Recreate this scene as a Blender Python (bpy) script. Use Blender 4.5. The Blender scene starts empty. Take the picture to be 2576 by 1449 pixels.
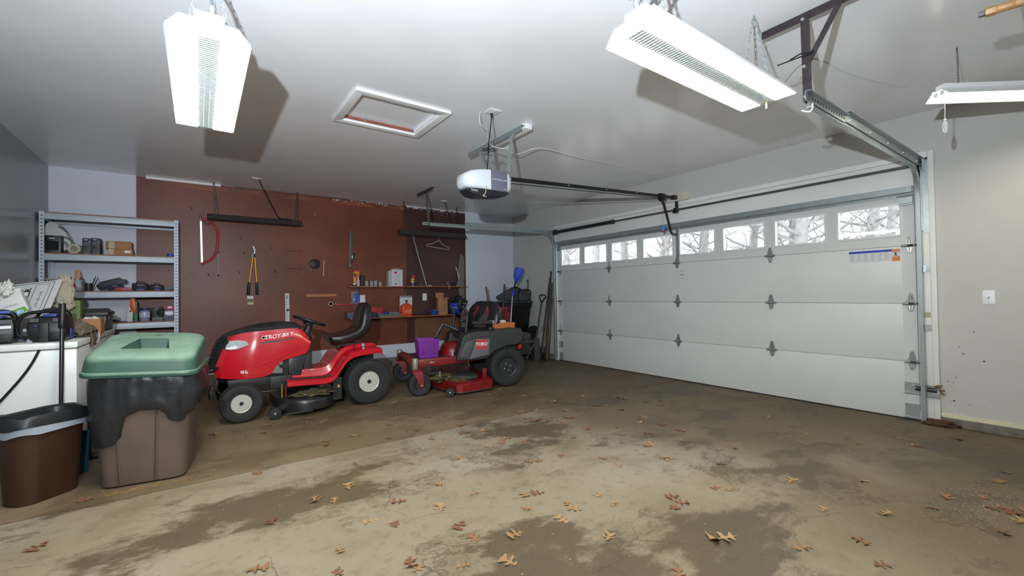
import bpy, bmesh, math, random
from mathutils import Vector, Matrix
SC = bpy.context.scene
COL = SC.collection
rnd = random.Random(11)
PI = math.pi
# ---------------------------------------------------------------- camera
FPX, YAW, PITCH, ROLL = 1099.61, 0.6230, 0.0150, -0.0138
CAM = Vector((0.0, 0.0, 1.1992))
_f = Vector((math.sin(YAW)*math.cos(PITCH), math.cos(YAW)*math.cos(PITCH), math.sin(PITCH)))
_r = Vector((math.cos(YAW), -math.sin(YAW), 0))
_u = _r.cross(_f)
_r, _u = math.cos(ROLL)*_r + math.sin(ROLL)*_u, -math.sin(ROLL)*_r + math.cos(ROLL)*_u
cam = bpy.data.cameras.new('camera')
cam.sensor_fit = 'HORIZONTAL'
cam.sensor_width = 36
cam.lens = 36*FPX/2576
cam.clip_start = 0.05
camo = bpy.data.objects.new('camera', cam)
COL.objects.link(camo)
mw = Matrix((_r, _u, -_f)).transposed().to_4x4()
mw.translation = CAM
camo.matrix_world = mw
SC.camera = camo
# ---------------------------------------------------------------- sky, lights, exposure
world = bpy.data.worlds.new('overcast_sky')
SC.world = world
world.use_nodes = True
bg = world.node_tree.nodes['Background']
bg.inputs[0].default_value = (0.93, 0.96, 1.0, 1)
bg.inputs[1].default_value = 3.2
flash = bpy.data.lights.new('camera_flash', 'SPOT')        # the photographer's flash, up and to the left of the lens, tilted at the ceiling
flash.energy = 530
flash.spot_size = math.radians(172)
flash.spot_blend = 1.0
flash.color = (0.84, 0.92, 1.0)
flash.shadow_soft_size = 0.022
flo = bpy.data.objects.new('camera_flash', flash)
flo.location = (-0.33, 0.12, 1.65)
flo.rotation_euler = Vector((1.9, 2.9, 2.6)).to_track_quat('-Z', 'Y').to_euler()
COL.objects.link(flo)
LAMP = 32.0        # radiance of the lit diffusers
TUBE = 16.0
SC.view_settings.view_transform = 'Standard'
SC.view_settings.look = 'None'
SC.view_settings.gamma = 1
SC.view_settings.exposure = 0.48
SC.view_settings.use_curve_mapping = False
# ---------------------------------------------------------------- helpers: points seen in the photograph on a known plane
def ray(px, py): return _f + (px-1288)/FPX*_r - (py-724.5)/FPX*_u
def onY(px, py, y): d = ray(px, py); return CAM + (y/d.y)*d
def onX(px, py, x): d = ray(px, py); return CAM + (x/d.x)*d
def onZ(px, py, z=0.0): d = ray(px, py); return CAM + ((z-CAM.z)/d.z)*d
# ---------------------------------------------------------------- helpers: colour and materials
def lin(c): return tuple((x/255/12.92 if x/255 <= .04045 else ((x/255+.055)/1.055)**2.4) for x in c)
MATS = {}
def M(name, col, rough=.5, metal=0.0, var=0.0, vs=6.0, bump=0.0, bs=80.0, coat=0.0, spec=.5, emit=0.0, vdet=4, stretch=None):
    if name in MATS: return MATS[name]
    m = bpy.data.materials.new(name); m.use_nodes = True
    nt = m.node_tree; b = nt.nodes['Principled BSDF']
    c = lin(col)
    b.inputs['Base Color'].default_value = (*c, 1)
    b.inputs['Roughness'].default_value = rough
    b.inputs['Metallic'].default_value = metal
    b.inputs['Specular IOR Level'].default_value = spec
    b.inputs['Coat Weight'].default_value = coat
    b.inputs['Coat Roughness'].default_value = .08
    if emit:
        b.inputs['Emission Color'].default_value = (*c, 1); b.inputs['Emission Strength'].default_value = emit
    if var or bump:
        tc = nt.nodes.new('ShaderNodeTexCoord'); src = tc.outputs['Object']
        if stretch:
            mp = nt.nodes.new('ShaderNodeMapping'); mp.inputs['Scale'].default_value = stretch
            nt.links.new(src, mp.inputs[0]); src = mp.outputs[0]
    if var:
        n = nt.nodes.new('ShaderNodeTexNoise'); n.inputs['Scale'].default_value = vs; n.inputs['Detail'].default_value = vdet
        nt.links.new(src, n.inputs['Vector'])
        r = nt.nodes.new('ShaderNodeValToRGB')
        r.color_ramp.elements[0].position = .3; r.color_ramp.elements[1].position = .7
        r.color_ramp.elements[0].color = (*[x*(1-var) for x in c], 1)
        r.color_ramp.elements[1].color = (*[min(1, x*(1+var)) for x in c], 1)
        nt.links.new(n.outputs[0], r.inputs[0]); nt.links.new(r.outputs[0], b.inputs['Base Color'])
    if bump:
        n2 = nt.nodes.new('ShaderNodeTexNoise'); n2.inputs['Scale'].default_value = bs; n2.inputs['Detail'].default_value = 3
        nt.links.new(src, n2.inputs['Vector'])
        bp = nt.nodes.new('ShaderNodeBump'); bp.inputs['Strength'].default_value = bump; bp.inputs['Distance'].default_value = .01
        nt.links.new(n2.outputs[0], bp.inputs['Height']); nt.links.new(bp.outputs[0], b.inputs['Normal'])
    MATS[name] = m
    return m
# ---------------------------------------------------------------- helpers: mesh building
WM = {}                                   # world matrix of every thing / part, by object name
class MB:
    def __init__(s): s.v = []; s.f = []; s.T = None
    def add(s, vs, fs):
        k = len(s.v)
        for p in vs:
            p = Vector(p)
            s.v.append(s.T @ p if s.T is not None else p)
        s.f += [tuple(i+k for i in f) for f in fs]
        return s
    def box(s, x0, x1, y0, y1, z0, z1):
        return s.add([(x, y, z) for z in (z0, z1) for y in (y0, y1) for x in (x0, x1)],
                     [(0, 2, 3, 1), (4, 5, 7, 6), (0, 1, 5, 4), (2, 6, 7, 3), (0, 4, 6, 2), (1, 3, 7, 5)])
    def obox(s, c, size, rot=(0, 0, 0)):
        m = Matrix.Translation(Vector(c)) @ (Matrix.Rotation(rot[2], 4, 'Z') @ Matrix.Rotation(rot[1], 4, 'Y') @ Matrix.Rotation(rot[0], 4, 'X'))
        a, b, d = [q/2 for q in size]
        return s.add([m @ Vector((x*a, y*b, z*d)) for z in (-1, 1) for y in (-1, 1) for x in (-1, 1)],
                     [(0, 2, 3, 1), (4, 5, 7, 6), (0, 1, 5, 4), (2, 6, 7, 3), (0, 4, 6, 2), (1, 3, 7, 5)])
    def beam(s, p0, p1, w, t, up=(0, 0, 1)):
        """a bar from p0 to p1, w wide across and t thick along 'up'"""
        p0, p1 = Vector(p0), Vector(p1); d = (p1-p0).normalized(); up = Vector(up)
        a = d.cross(up)
        if a.length < 1e-4: a = d.orthogonal()
        a.normalize(); b = a.cross(d).normalized()
        vs = []
        for p in (p0, p1):
            for i, j in ((-1, -1), (1, -1), (1, 1), (-1, 1)): vs.append(p + a*(i*w/2) + b*(j*t/2))
        return s.add(vs, [(0, 1, 2, 3), (7, 6, 5, 4), (0, 4, 5, 1), (1, 5, 6, 2), (2, 6, 7, 3), (3, 7, 4, 0)])
    def cyl(s, p0, p1, r0, r1=None, n=16):
        p0, p1 = Vector(p0), Vector(p1); r1 = r0 if r1 is None else r1
        d = (p1-p0).normalized(); a = d.orthogonal().normalized(); b = d.cross(a)
        vs = [p + (a*math.cos(2*PI*i/n) + b*math.sin(2*PI*i/n))*r for p, r in ((p0, r0), (p1, r1)) for i in range(n)]
        return s.add(vs, [tuple(range(n))[::-1], tuple(range(n, 2*n))] + [(i, (i+1) % n, n+(i+1) % n, n+i) for i in range(n)])
    def tube(s, pts, r, n=8, closed=False, taper=None):
        P = [Vector(p) for p in pts]; m = len(P)
        a = None; rings = []
        for i in range(m):
            if closed: d = P[(i+1) % m]-P[i-1]
            else: d = P[min(i+1, m-1)]-P[max(i-1, 0)]
            d.normalize()
            if a is None: a = d.orthogonal().normalized()
            else:
                a = a - d*a.dot(d)
                a = a.normalized() if a.length > 1e-6 else d.orthogonal().normalized()
            b = d.cross(a); rr = r[i] if isinstance(r, (list, tuple)) else r
            rings.append([P[i] + (a*math.cos(2*PI*k/n) + b*math.sin(2*PI*k/n))*rr for k in range(n)])
        return s.loft(rings, caps=not closed, closed=closed)
    def loft(s, rings, caps=True, closed=False, ring=True):
        n = len(rings[0]); m = len(rings); vs = [p for r in rings for p in r]; fs = []
        for i in range(m if closed else m-1):
            j = (i+1) % m
            for k in range(n if ring else n-1):
                q = (k+1) % n
                fs.append((i*n+k, i*n+q, j*n+q, j*n+k))
        if caps and not closed and ring: fs += [tuple(range(n))[::-1], tuple(range((m-1)*n, m*n))]
        return s.add(vs, fs)
    def lathe(s, prof, c=(0, 0, 0), axis=(0, 0, 1), n=24):
        c = Vector(c); d = Vector(axis).normalized(); a = d.orthogonal().normalized(); b = d.cross(a)
        rings = [[c + d*z + (a*math.cos(2*PI*k/n) + b*math.sin(2*PI*k/n))*max(r, 1e-5) for k in range(n)] for r, z in prof]
        return s.loft(rings)
    def prism(s, poly, o, ex, ey, th):
        """outline (2-D) placed at o with axes ex, ey, given thickness th along ex x ey"""
        o, ex, ey = Vector(o), Vector(ex), Vector(ey); nz = ex.cross(ey).normalized()
        n = len(poly)
        A = [o + ex*x + ey*y for x, y in poly]; B = [p + nz*th for p in A]
        return s.add(A+B, [tuple(range(n))[::-1], tuple(range(n, 2*n))] + [(i, (i+1) % n, n+(i+1) % n, n+i) for i in range(n)])
    def sph(s, c, r, n=12, m=8, sc=(1, 1, 1)):
        c = Vector(c)
        rings = []
        for i in range(m+1):
            t = PI*i/m; rr = max(math.sin(t), 1e-4)
            rings.append([c + Vector((math.cos(2*PI*k/n)*rr*r*sc[0], math.sin(2*PI*k/n)*rr*r*sc[1], -math.cos(t)*r*sc[2])) for k in range(n)])
        return s.loft(rings)
    def quad(s, a, b, c, d): return s.add([a, b, c, d], [(0, 1, 2, 3)])
    def text(s, txt, size, o, ex, ey, th=.001, shear=0.0, bold=0.0, sx=1.0):
        cu = bpy.data.curves.new('t', 'FONT'); cu.body = txt; cu.size = size; cu.extrude = th; cu.align_x = 'CENTER'; cu.align_y = 'CENTER'
        cu.shear = shear; cu.offset = bold; cu.resolution_u = 3
        ob = bpy.data.objects.new('t', cu); COL.objects.link(ob)
        dg = bpy.context.evaluated_depsgraph_get()
        me = bpy.data.meshes.new_from_object(ob.evaluated_get(dg))
        o, ex, ey = Vector(o), Vector(ex).normalized(), Vector(ey).normalized(); nz = ex.cross(ey)
        s.add([o + ex*v.co.x*sx + ey*v.co.y + nz*v.co.z for v in me.vertices], [tuple(p.vertices) for p in me.polygons])
        bpy.data.objects.remove(ob); bpy.data.curves.remove(cu); bpy.data.meshes.remove(me)
        return s
    def build(s, name, mat, parent=None, bev=0.0, seg=2, smooth=38, local=False):
        me = bpy.data.meshes.new(name)
        vs = s.v; loc = None
        if parent is not None:
            if not local:
                inv = WM[parent.name].inverted(); vs = [inv @ p for p in vs]
        else:
            lo = [min(p[i] for p in vs) for i in range(3)]; hi = [max(p[i] for p in vs) for i in range(3)]
            loc = Vector(((lo[0]+hi[0])/2, (lo[1]+hi[1])/2, lo[2])); vs = [p-loc for p in vs]
        me.from_pydata([tuple(p) for p in vs], [], s.f)
        bm = bmesh.new(); bm.from_mesh(me)
        bmesh.ops.recalc_face_normals(bm, faces=bm.faces[:])
        if bev:
            es = [e for e in bm.edges if len(e.link_faces) == 2 and e.calc_face_angle(0) > .5]
            bmesh.ops.bevel(bm, geom=es, offset=bev, segments=seg, profile=.6, affect='EDGES', clamp_overlap=True)
        bm.to_mesh(me); bm.free()
        for p in me.polygons: p.use_smooth = True
        me.set_sharp_from_angle(angle=math.radians(smooth))
        me.materials.append(mat)
        o = bpy.data.objects.new(name, me); COL.objects.link(o)
        if parent is not None:
            o.parent = parent; WM[o.name] = WM[parent.name]
        else:
            o.location = loc; WM[o.name] = Matrix.Translation(loc)
        return o
def tag(o, label=None, cat=None, group=None, kind=None):
    if label: o['label'] = label
    if cat: o['category'] = cat
    if group: o['group'] = group
    if kind: o['kind'] = kind
    return o
def thing(name, label, cat, loc=(0, 0, 0), rotz=0.0, group=None, kind=None):
    o = bpy.data.objects.new(name, None); COL.objects.link(o); o.empty_display_size = .05
    o.location = loc; o.rotation_euler = (0, 0, rotz)
    WM[o.name] = Matrix.Translation(Vector(loc)) @ Matrix.Rotation(rotz, 4, 'Z')
    return tag(o, label, cat, group, kind)
def copy_thing(o, loc, rotz=0.0, label=None, parent=None):
    c = o.copy(); COL.objects.link(c)
    if parent is None:
        c.location = loc; c.rotation_euler = (0, 0, rotz)
    else: c.parent = parent
    if label: c['label'] = label
    for ch in [q for q in KIDS.get(o.name, [])]: copy_thing(ch, None, 0, None, c)
    return c
KIDS = {}
def refresh_kids():
    KIDS.clear()
    for o in list(COL.objects):
        if o.parent: KIDS.setdefault(o.parent.name, []).append(o)
def chain(mb, p0, p1, link=.034, r=.0022, w=.011):
    p0, p1 = Vector(p0), Vector(p1); d = p1-p0; L = d.length; d.normalize(); n = max(2, int(L/(link*.74)))
    a = d.orthogonal().normalized(); b = d.cross(a)
    for i in range(n):
        c = p0 + d*(L*(i+.5)/n); e = a if i % 2 else b; h = link/2
        pts = [c + e*(w/2*math.cos(t)) + d*((h-w/2)*(1 if math.sin(t) > 0 else -1) + w/2*math.sin(t)) for t in [PI/8 + k*PI/4 for k in range(8)]]
        mb.tube(pts, r, n=4, closed=True)
    return mb
def arc(c, r, a0, a1, n, ex=(1, 0, 0), ey=(0, 0, 1)):
    c, ex, ey = Vector(c), Vector(ex), Vector(ey)
    return [c + ex*(r*math.cos(a0+(a1-a0)*i/n)) + ey*(r*math.sin(a0+(a1-a0)*i/n)) for i in range(n+1)]
def smooth_path(pts, k=6):
    P = [Vector(p) for p in pts]; out = []
    for i in range(len(P)-1):
        p0, p1, p2, p3 = P[max(i-1, 0)], P[i], P[i+1], P[min(i+2, len(P)-1)]
        for j in range(k):
            t = j/k
            out.append(.5*((2*p1) + (p2-p0)*t + (2*p0-5*p1+4*p2-p3)*t*t + (3*p1-p0-3*p2+p3)*t**3))
    out.append(P[-1]); return out
def rrect(w, h, r, n=4):
    """rounded rectangle outline centred on 0"""
    out = []
    for cx, cy, a in ((w/2-r, h/2-r, 0), (-w/2+r, h/2-r, PI/2), (-w/2+r, -h/2+r, PI), (w/2-r, -h/2+r, 1.5*PI)):
        for i in range(n+1): out.append((cx + r*math.cos(a+PI/2*i/n), cy + r*math.sin(a+PI/2*i/n)))
    return out
X1, Y1, X0, YN, H = 5.318, 7.346, -1.43, -1.6, 2.795      # door wall, pegboard wall, left wall, near wall, ceiling height
XA, ZA, YA = Vector((1, 0, 0)), Vector((0, 0, 1)), Vector((0, 1, 0))
# ================================================================ materials of the shell
def node(nt, t, **kw):
    n = nt.nodes.new(t)
    for k, v in kw.items(): n.inputs[k].default_value = v
    return n
def mixc(nt, fac, a, b):
    n = nt.nodes.new('ShaderNodeMix'); n.data_type = 'RGBA'
    for i, q in ((0, fac), (6, a), (7, b)):
        if isinstance(q, (int, float)): n.inputs[i].default_value = q
        elif isinstance(q, tuple): n.inputs[i].default_value = (*q, 1) if len(q) == 3 else q
        else: nt.links.new(q, n.inputs[i])
    return n.outputs[2]
def ramp(nt, src, a, b, va=0.0, vb=1.0):
    r = nt.nodes.new('ShaderNodeMapRange'); r.inputs[1].default_value = a; r.inputs[2].default_value = b
    r.inputs[3].default_value = va; r.inputs[4].default_value = vb; r.interpolation_type = 'SMOOTHSTEP'
    nt.links.new(src, r.inputs[0]); return r.outputs[0]
def mul(nt, a, b):
    n = nt.nodes.new('ShaderNodeMath'); n.operation = 'MULTIPLY'
    for i, q in enumerate((a, b)):
        if isinstance(q, (int, float)): n.inputs[i].default_value = q
        else: nt.links.new(q, n.inputs[i])
    return n.outputs[0]
def world_pos(nt, scale=(1, 1, 1), off=(0, 0, 0)):
    g = nt.nodes.new('ShaderNodeNewGeometry'); mp = nt.nodes.new('ShaderNodeMapping')
    mp.inputs['Scale'].default_value = scale; mp.inputs['Location'].default_value = off
    nt.links.new(g.outputs['Position'], mp.inputs[0]); return mp.outputs[0]
def noise(nt, vec, sc, det=4, dist=0.0, rough=.5):
    n = node(nt, 'ShaderNodeTexNoise', Scale=sc, Detail=det, Distortion=dist, Roughness=rough)
    nt.links.new(vec, n.inputs['Vector']); return n.outputs[0]
def concrete(name, base, dark, pale, amt_dark, amt_moss):
    m = bpy.data.materials.new(name); m.use_nodes = True; nt = m.node_tree; b = nt.nodes['Principled BSDF']
    base, dark, pale = lin(base), lin(dark), lin(pale)
    w = world_pos(nt)
    c = mixc(nt, ramp(nt, noise(nt, w, .8, 6, .3), .42, .68), base, pale)
    sx_ = nt.nodes.new('ShaderNodeSeparateXYZ'); nt.links.new(w, sx_.inputs[0])
    wear = nt.nodes.new('ShaderNodeMath'); wear.operation = 'ADD'                     # mud tracked in from the garage door
    nt.links.new(ramp(nt, sx_.outputs[0], .6, 4.6, -.12, .34), wear.inputs[0]); nt.links.new(noise(nt, w, .55, 7, .2), wear.inputs[1])
    c = mixc(nt, mul(nt, ramp(nt, wear.outputs[0], .5, .78), .8), c, lin((98, 83, 63)))
    st = world_pos(nt, (.8, 1.1, 1), (3.1, 7.7, 0))
    c = mixc(nt, mul(nt, ramp(nt, noise(nt, st, .85, 12, .12, .68), .50, .56), amt_dark), c, dark)              # damp stains with hard edges
    c = mixc(nt, mul(nt, ramp(nt, noise(nt, st, 2.3, 8, .2), .5, .7), amt_moss), c, lin((104, 92, 66)))   # dirt
    c = mixc(nt, mul(nt, ramp(nt, noise(nt, w, 14, 6), .5, .75), .45), c, lin((96, 84, 66)))
    c = mixc(nt, mul(nt, ramp(nt, noise(nt, w, 130, 3), .62, .74), .5), c, lin((156, 147, 129)))            # sand grains
    c = mixc(nt, mul(nt, ramp(nt, noise(nt, w, 60, 4), .64, .72), .5), c, lin((66, 54, 42)))
    tide = mul(nt, ramp(nt, noise(nt, st, .85, 12, .12, .68), .485, .50), ramp(nt, noise(nt, st, .85, 12, .12, .68), .50, .515, 1, 0))   # dried edges of the stains
    c = mixc(nt, mul(nt, mul(nt, tide, ramp(nt, noise(nt, w, 1.7, 3), .45, .6)), .6), c, lin((70, 57, 42)))
    # hairline cracks
    wn = node(nt, 'ShaderNodeTexNoise', Scale=2.2, Detail=6); nt.links.new(w, wn.inputs['Vector'])
    va = nt.nodes.new('ShaderNodeVectorMath'); va.operation = 'MULTIPLY_ADD'; va.inputs[1].default_value = (.5, .5, 0)
    nt.links.new(wn.outputs['Color'], va.inputs[0]); nt.links.new(w, va.inputs[2])
    vo = nt.nodes.new('ShaderNodeTexVoronoi'); vo.feature = 'DISTANCE_TO_EDGE'; vo.inputs['Scale'].default_value = 1.7
    nt.links.new(va.outputs[0], vo.inputs['Vector'])
    crk = ramp(nt, vo.outputs['Distance'], .001, .007, 1, 0)
    crk = mul(nt, crk, ramp(nt, noise(nt, w, 1.3, 3), .5, .6))
    c = mixc(nt, mul(nt, crk, .55), c, lin((62, 50, 38)))
    nt.links.new(c, b.inputs['Base Color'])
    nt.links.new(ramp(nt, noise(nt, st, .85, 10, .12, .6), .48, .57, .7, .5), b.inputs['Roughness'])
    b.inputs['Specular IOR Level'].default_value = .35
    bp = node(nt, 'ShaderNodeBump', Strength=.25, Distance=.01); nt.links.new(noise(nt, w, 45, 6), bp.inputs['Height'])
    nt.links.new(bp.outputs[0], b.inputs['Normal'])
    MATS[name] = m; return m
def painted(name, col, rough, streak=0.0, marks=0.0, bumpy=.06):
    m = bpy.data.materials.new(name); m.use_nodes = True; nt = m.node_tree; b = nt.nodes['Principled BSDF']
    c0 = lin(col); w = world_pos(nt)
    c = mixc(nt, mul(nt, ramp(nt, noise(nt, w, 1.6, 5), .4, .7), .5), c0, tuple(x*.9 for x in c0))
    if marks:
        c = mixc(nt, mul(nt, ramp(nt, noise(nt, w, 26, 3), .71, .76), marks), c, lin((84, 76, 68)))
    nt.links.new(c, b.inputs['Base Color'])
    if streak: nt.links.new(ramp(nt, noise(nt, world_pos(nt, (.5, 3.0, 1)), 1.2, 5), .35, .7, rough-streak, rough+streak), b.inputs['Roughness'])
    else: b.inputs['Roughness'].default_value = rough
    bp = node(nt, 'ShaderNodeBump', Strength=bumpy, Distance=.01); nt.links.new(noise(nt, w, 90, 4), bp.inputs['Height'])
    nt.links.new(bp.outputs[0], b.inputs['Normal'])
    MATS[name] = m; return m
def pegboard(name, col, holes=True):
    m = bpy.data.materials.new(name); m.use_nodes = True; nt = m.node_tree; b = nt.nodes['Principled BSDF']
    c0 = lin(col); w = world_pos(nt)
    c = mixc(nt, ramp(nt, noise(nt, w, 1.4, 5), .35, .7), tuple(x*.82 for x in c0), tuple(x*1.18 for x in c0))
    c = mixc(nt, mul(nt, ramp(nt, noise(nt, w, 22, 4), .66, .78), .5), c, tuple(x*.6 for x in c0))
    # worn, unpainted strips of the board along its upper edge
    s = nt.nodes.new('ShaderNodeSeparateXYZ'); g = nt.nodes.new('ShaderNodeNewGeometry'); nt.links.new(g.outputs['Position'], s.inputs[0])
    band = mul(nt, ramp(nt, s.outputs[2], 2.69, 2.71), ramp(nt, s.outputs[2], 2.755, 2.775, 1, 0))
    band = mul(nt, band, ramp(nt, noise(nt, world_pos(nt, (1, 1, 3)), 1.7, 6, 0, .7), .46, .56))
    c = mixc(nt, mul(nt, band, .75 if holes else .0), c, lin((150, 92, 58)))
    if holes:
        vm = nt.nodes.new('ShaderNodeVectorMath'); vm.operation = 'SCALE'; vm.inputs['Scale'].default_value = 1/.0254
        nt.links.new(g.outputs['Position'], vm.inputs[0])
        fr = nt.nodes.new('ShaderNodeVectorMath'); fr.operation = 'FRACTION'; nt.links.new(vm.outputs[0], fr.inputs[0])
        sb = nt.nodes.new('ShaderNodeVectorMath'); sb.operation = 'SUBTRACT'; sb.inputs[1].default_value = (.5, .5, .5); nt.links.new(fr.outputs[0], sb.inputs[0])
        mm = nt.nodes.new('ShaderNodeVectorMath'); mm.operation = 'MULTIPLY'; mm.inputs[1].default_value = (1, 0, 1); nt.links.new(sb.outputs[0], mm.inputs[0])
        ln = nt.nodes.new('ShaderNodeVectorMath'); ln.operation = 'LENGTH'; nt.links.new(mm.outputs[0], ln.inputs[0])
        c = mixc(nt, ramp(nt, ln.outputs['Value'], .1, .16, .75, 0), c, lin((30, 18, 14)))
    nt.links.new(c, b.inputs['Base Color']); b.inputs['Roughness'].default_value = .42; b.inputs['Specular IOR Level'].default_value = .4
    MATS[name] = m; return m
m_floor_near = concrete('concrete_near', (136, 124, 105), (78, 66, 50), (149, 139, 125), .85, .5)
m_floor_far = concrete('concrete_far', (114, 98, 76), (82, 68, 50), (126, 111, 90), .6, .5)
m_curb = M('curb_concrete', (116, 110, 102), .9, var=.3, vs=14, bump=.5, bs=60)
m_ceil = painted('ceiling_paint', (243, 244, 247), .24, bumpy=.012)
m_wallw = painted('wall_white', (212, 217, 229), .5, bumpy=.05)
m_wallg = painted('wall_grey', (193, 192, 187), .5, marks=.0, bumpy=.05)
m_walll = painted('wall_left_grey', (138, 138, 141), .25, bumpy=.03)
m_peg = pegboard('pegboard_brown', (120, 64, 46))
m_peg2 = pegboard('pegboard_plum', (74, 44, 42), False)
m_trim = painted('trim_white', (226, 226, 222), .45, marks=.35, bumpy=.05)
m_door = painted('door_white', (207, 210, 208), .36, bumpy=.02)
m_galv = M('galvanised', (166, 176, 178), .34, .6, var=.08, vs=12)
m_galv2 = M('zinc', (178, 186, 188), .3, .6, var=.08, vs=20)
m_dkmetal = M('dark_metal', (74, 70, 70), .4, .6, var=.25, vs=30)
m_black = M('black_plastic', (15, 15, 17), .42)
m_blackr = M('black_rubber', (30, 31, 33), .75, var=.2, vs=30)
m_white = M('white_plastic', (226, 228, 230), .35)
m_wood = M('wood_orange', (158, 96, 52), .5, var=.25, vs=5, stretch=(1, 12, 12))
# ================================================================ floor, walls, ceiling
JY = 3.535
fl = thing('floor', 'stained concrete garage floor with a control joint across it', 'floor', (0, 0, 0), kind='structure')
MB().box(X0-.1, X1+.12, YN-.1, JY-.006, -.15, 0).build('slab', m_floor_near, fl)
MB().box(X0-.1, X1+.12, JY+.006, Y1+.1, -.15, 0).build('slab', m_floor_far, fl)
MB().box(X0-.1, X1+.12, JY-.006, JY+.006, -.15, -.012).build('control_joint', M('joint_dirt', (58, 48, 36), .95, var=.4, vs=30), fl)
wb = tag(MB().box(X0-.1, X1+.12, Y1, Y1+.12, .15, H+.1).build('wall_back', m_wallw), 'white rear wall carrying brown pegboard sheets', 'wall', kind='structure')
tag(MB().box(X0-.1, X1+.12, Y1-.012, Y1+.12, 0, .15).build('baseboard_back', m_curb, bev=.006), 'grey concrete kerb under the pegboard wall', 'baseboard', kind='structure')
XS = [-.64, .565, 1.77, 2.985, 4.182]
for i in range(4):
    MB().box(XS[i]+.0002, XS[i+1]-.0002, Y1-(.010 if i < 3 else .007), Y1, .37, H-.004-(.0 if i < 3 else .012)).build('pegboard_sheet', m_peg if i < 3 else m_peg2, wb)
MB().box(3.13, 4.13, Y1-.013, Y1-.007, .37, .80).build('backing_board', M('bare_hardboard', (116, 78, 48), .6, var=.2, vs=3), wb)
wl = tag(MB().box(X0-.12, X0, YN-.1, Y1+.1, .12, H+.1).build('wall_left', m_walll), 'grey semi-gloss side wall behind the freezer', 'wall', kind='structure')
tag(MB().box(X0-.12, X0+.012, YN-.1, Y1, 0, .12).build('baseboard_left', m_curb), 'concrete kerb under the grey side wall', 'baseboard', kind='structure')
tag(MB().box(X0-.1, X1+.12, YN-.12, YN, 0, H+.1).build('wall_front', m_wallg), 'plain wall behind the viewer', 'wall', kind='structure')
DY0, DY1, DZ = 1.078, 5.955, 2.134
wr = MB()
wr.box(X1, X1+.12, YN-.1, DY0, .095, H+.1); wr.box(X1, X1+.12, DY1, Y1+.1, .095, H+.1); wr.box(X1, X1+.12, DY0, DY1, DZ, H+.1)
wr = tag(wr.build('wall_right', m_wallg), 'pale grey wall around the garage door', 'wall', kind='structure')
br = MB(); br.box(X1-.02, X1+.12, YN-.1, DY0-.12, 0, .075); br.box(X1-.02, X1+.12, DY1+.05, Y1, 0, .09)
br = tag(br.build('baseboard_right', m_curb, bev=.008), 'crumbling concrete kerb beside the garage door', 'baseboard', kind='structure')
MB().box(X1-.012, X1, YN, DY0-.14, .075, .108).build('sill_strip', M('cream_strip', (214, 208, 178), .6), br)
HX0, HX1, HY0, HY1 = 1.045, 1.725, 3.425, 4.005
ce = MB()
ce.box(X0-.1, HX0, YN-.1, Y1+.1, H, H+.1); ce.box(HX1, X1+.12, YN-.1, Y1+.1, H, H+.1)
ce.box(HX0, HX1, YN-.1, HY0, H, H+.1); ce.box(HX0, HX1, HY1, Y1+.1, H, H+.1)
tag(ce.build('ceiling', m_ceil), 'white painted garage ceiling', 'ceiling', kind='structure')
# attic hatch
ah = thing('attic_hatch', 'white framed attic hatch set in the ceiling', 'hatch', (1.385, 3.715, H))
tw = .066
for pl in ([(HX0-tw, HY0-tw), (HX1+tw, HY0-tw), (HX1, HY0), (HX0, HY0)], [(HX1+tw, HY0-tw), (HX1+tw, HY1+tw), (HX1, HY1), (HX1, HY0)],
           [(HX1+tw, HY1+tw), (HX0-tw, HY1+tw), (HX0, HY1), (HX1, HY1)], [(HX0-tw, HY1+tw), (HX0-tw, HY0-tw), (HX0, HY0), (HX0, HY1)]):
    mb = MB(); mb.prism(pl, (0, 0, H-.022), (1, 0, 0), (0, 1, 0), .022); mb.build('trim_board', M('hatch_trim', (236, 236, 236), .4), ah, bev=.004)
MB().box(HX0, HX1, HY0, HY1, H+.024, H+.044).build('hatch_panel', m_ceil, ah)
m_jamb = M('hatch_wood', (140, 78, 58), .6, var=.2, vs=8)
for jm, b6 in ((m_jamb, (HX0, HX1, HY1-.012, HY1, H, H+.024)), (m_ceil, (HX0, HX1, HY0, HY0+.012, H, H+.024)), (m_ceil, (HX0, HX0+.012, HY0+.012, HY1-.012, H, H+.024)), (m_ceil, (HX1-.012, HX1, HY0+.012, HY1-.012, H, H+.024))):
    MB().box(*b6).build('jamb_board', jm, ah)
MB().box(1.235, 1.247, HY1-.05, HY1-.008, H+.003, H+.022).build('latch', m_galv, ah)
# trims around the door
tr = thing('trim_1', 'white painted jamb board at the near side of the garage door', 'trim', (X1, DY0-.07, 0), kind='structure')
MB().box(X1-.022, X1, .985, DY0-.002, 0, 2.40).build('jamb_board', m_trim, tr, bev=.002)
MB().box(X1-.03, X1, .944, .983, 0.0, 2.43).build('casing_board', m_trim, tr, bev=.002)
tr = thing('trim_2', 'white header board above the garage door', 'trim', (X1, 3.5, DZ), kind='structure')
MB().box(X1-.022, X1, .985, 6.03, DZ, 2.378).build('header_board', m_trim, tr, bev=.002)
MB().box(X1-.03, X1, .985, 6.03, 2.38, 2.43).build('header_casing', m_trim, tr, bev=.002)
tr = thing('trim_3', 'white jamb board at the far side of the garage door', 'trim', (X1, DY1+.04, 0), kind='structure')
MB().box(X1-.022, X1, DY1+.002, 6.03, 0, DZ).build('jamb_board', m_trim, tr, bev=.002)
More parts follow.
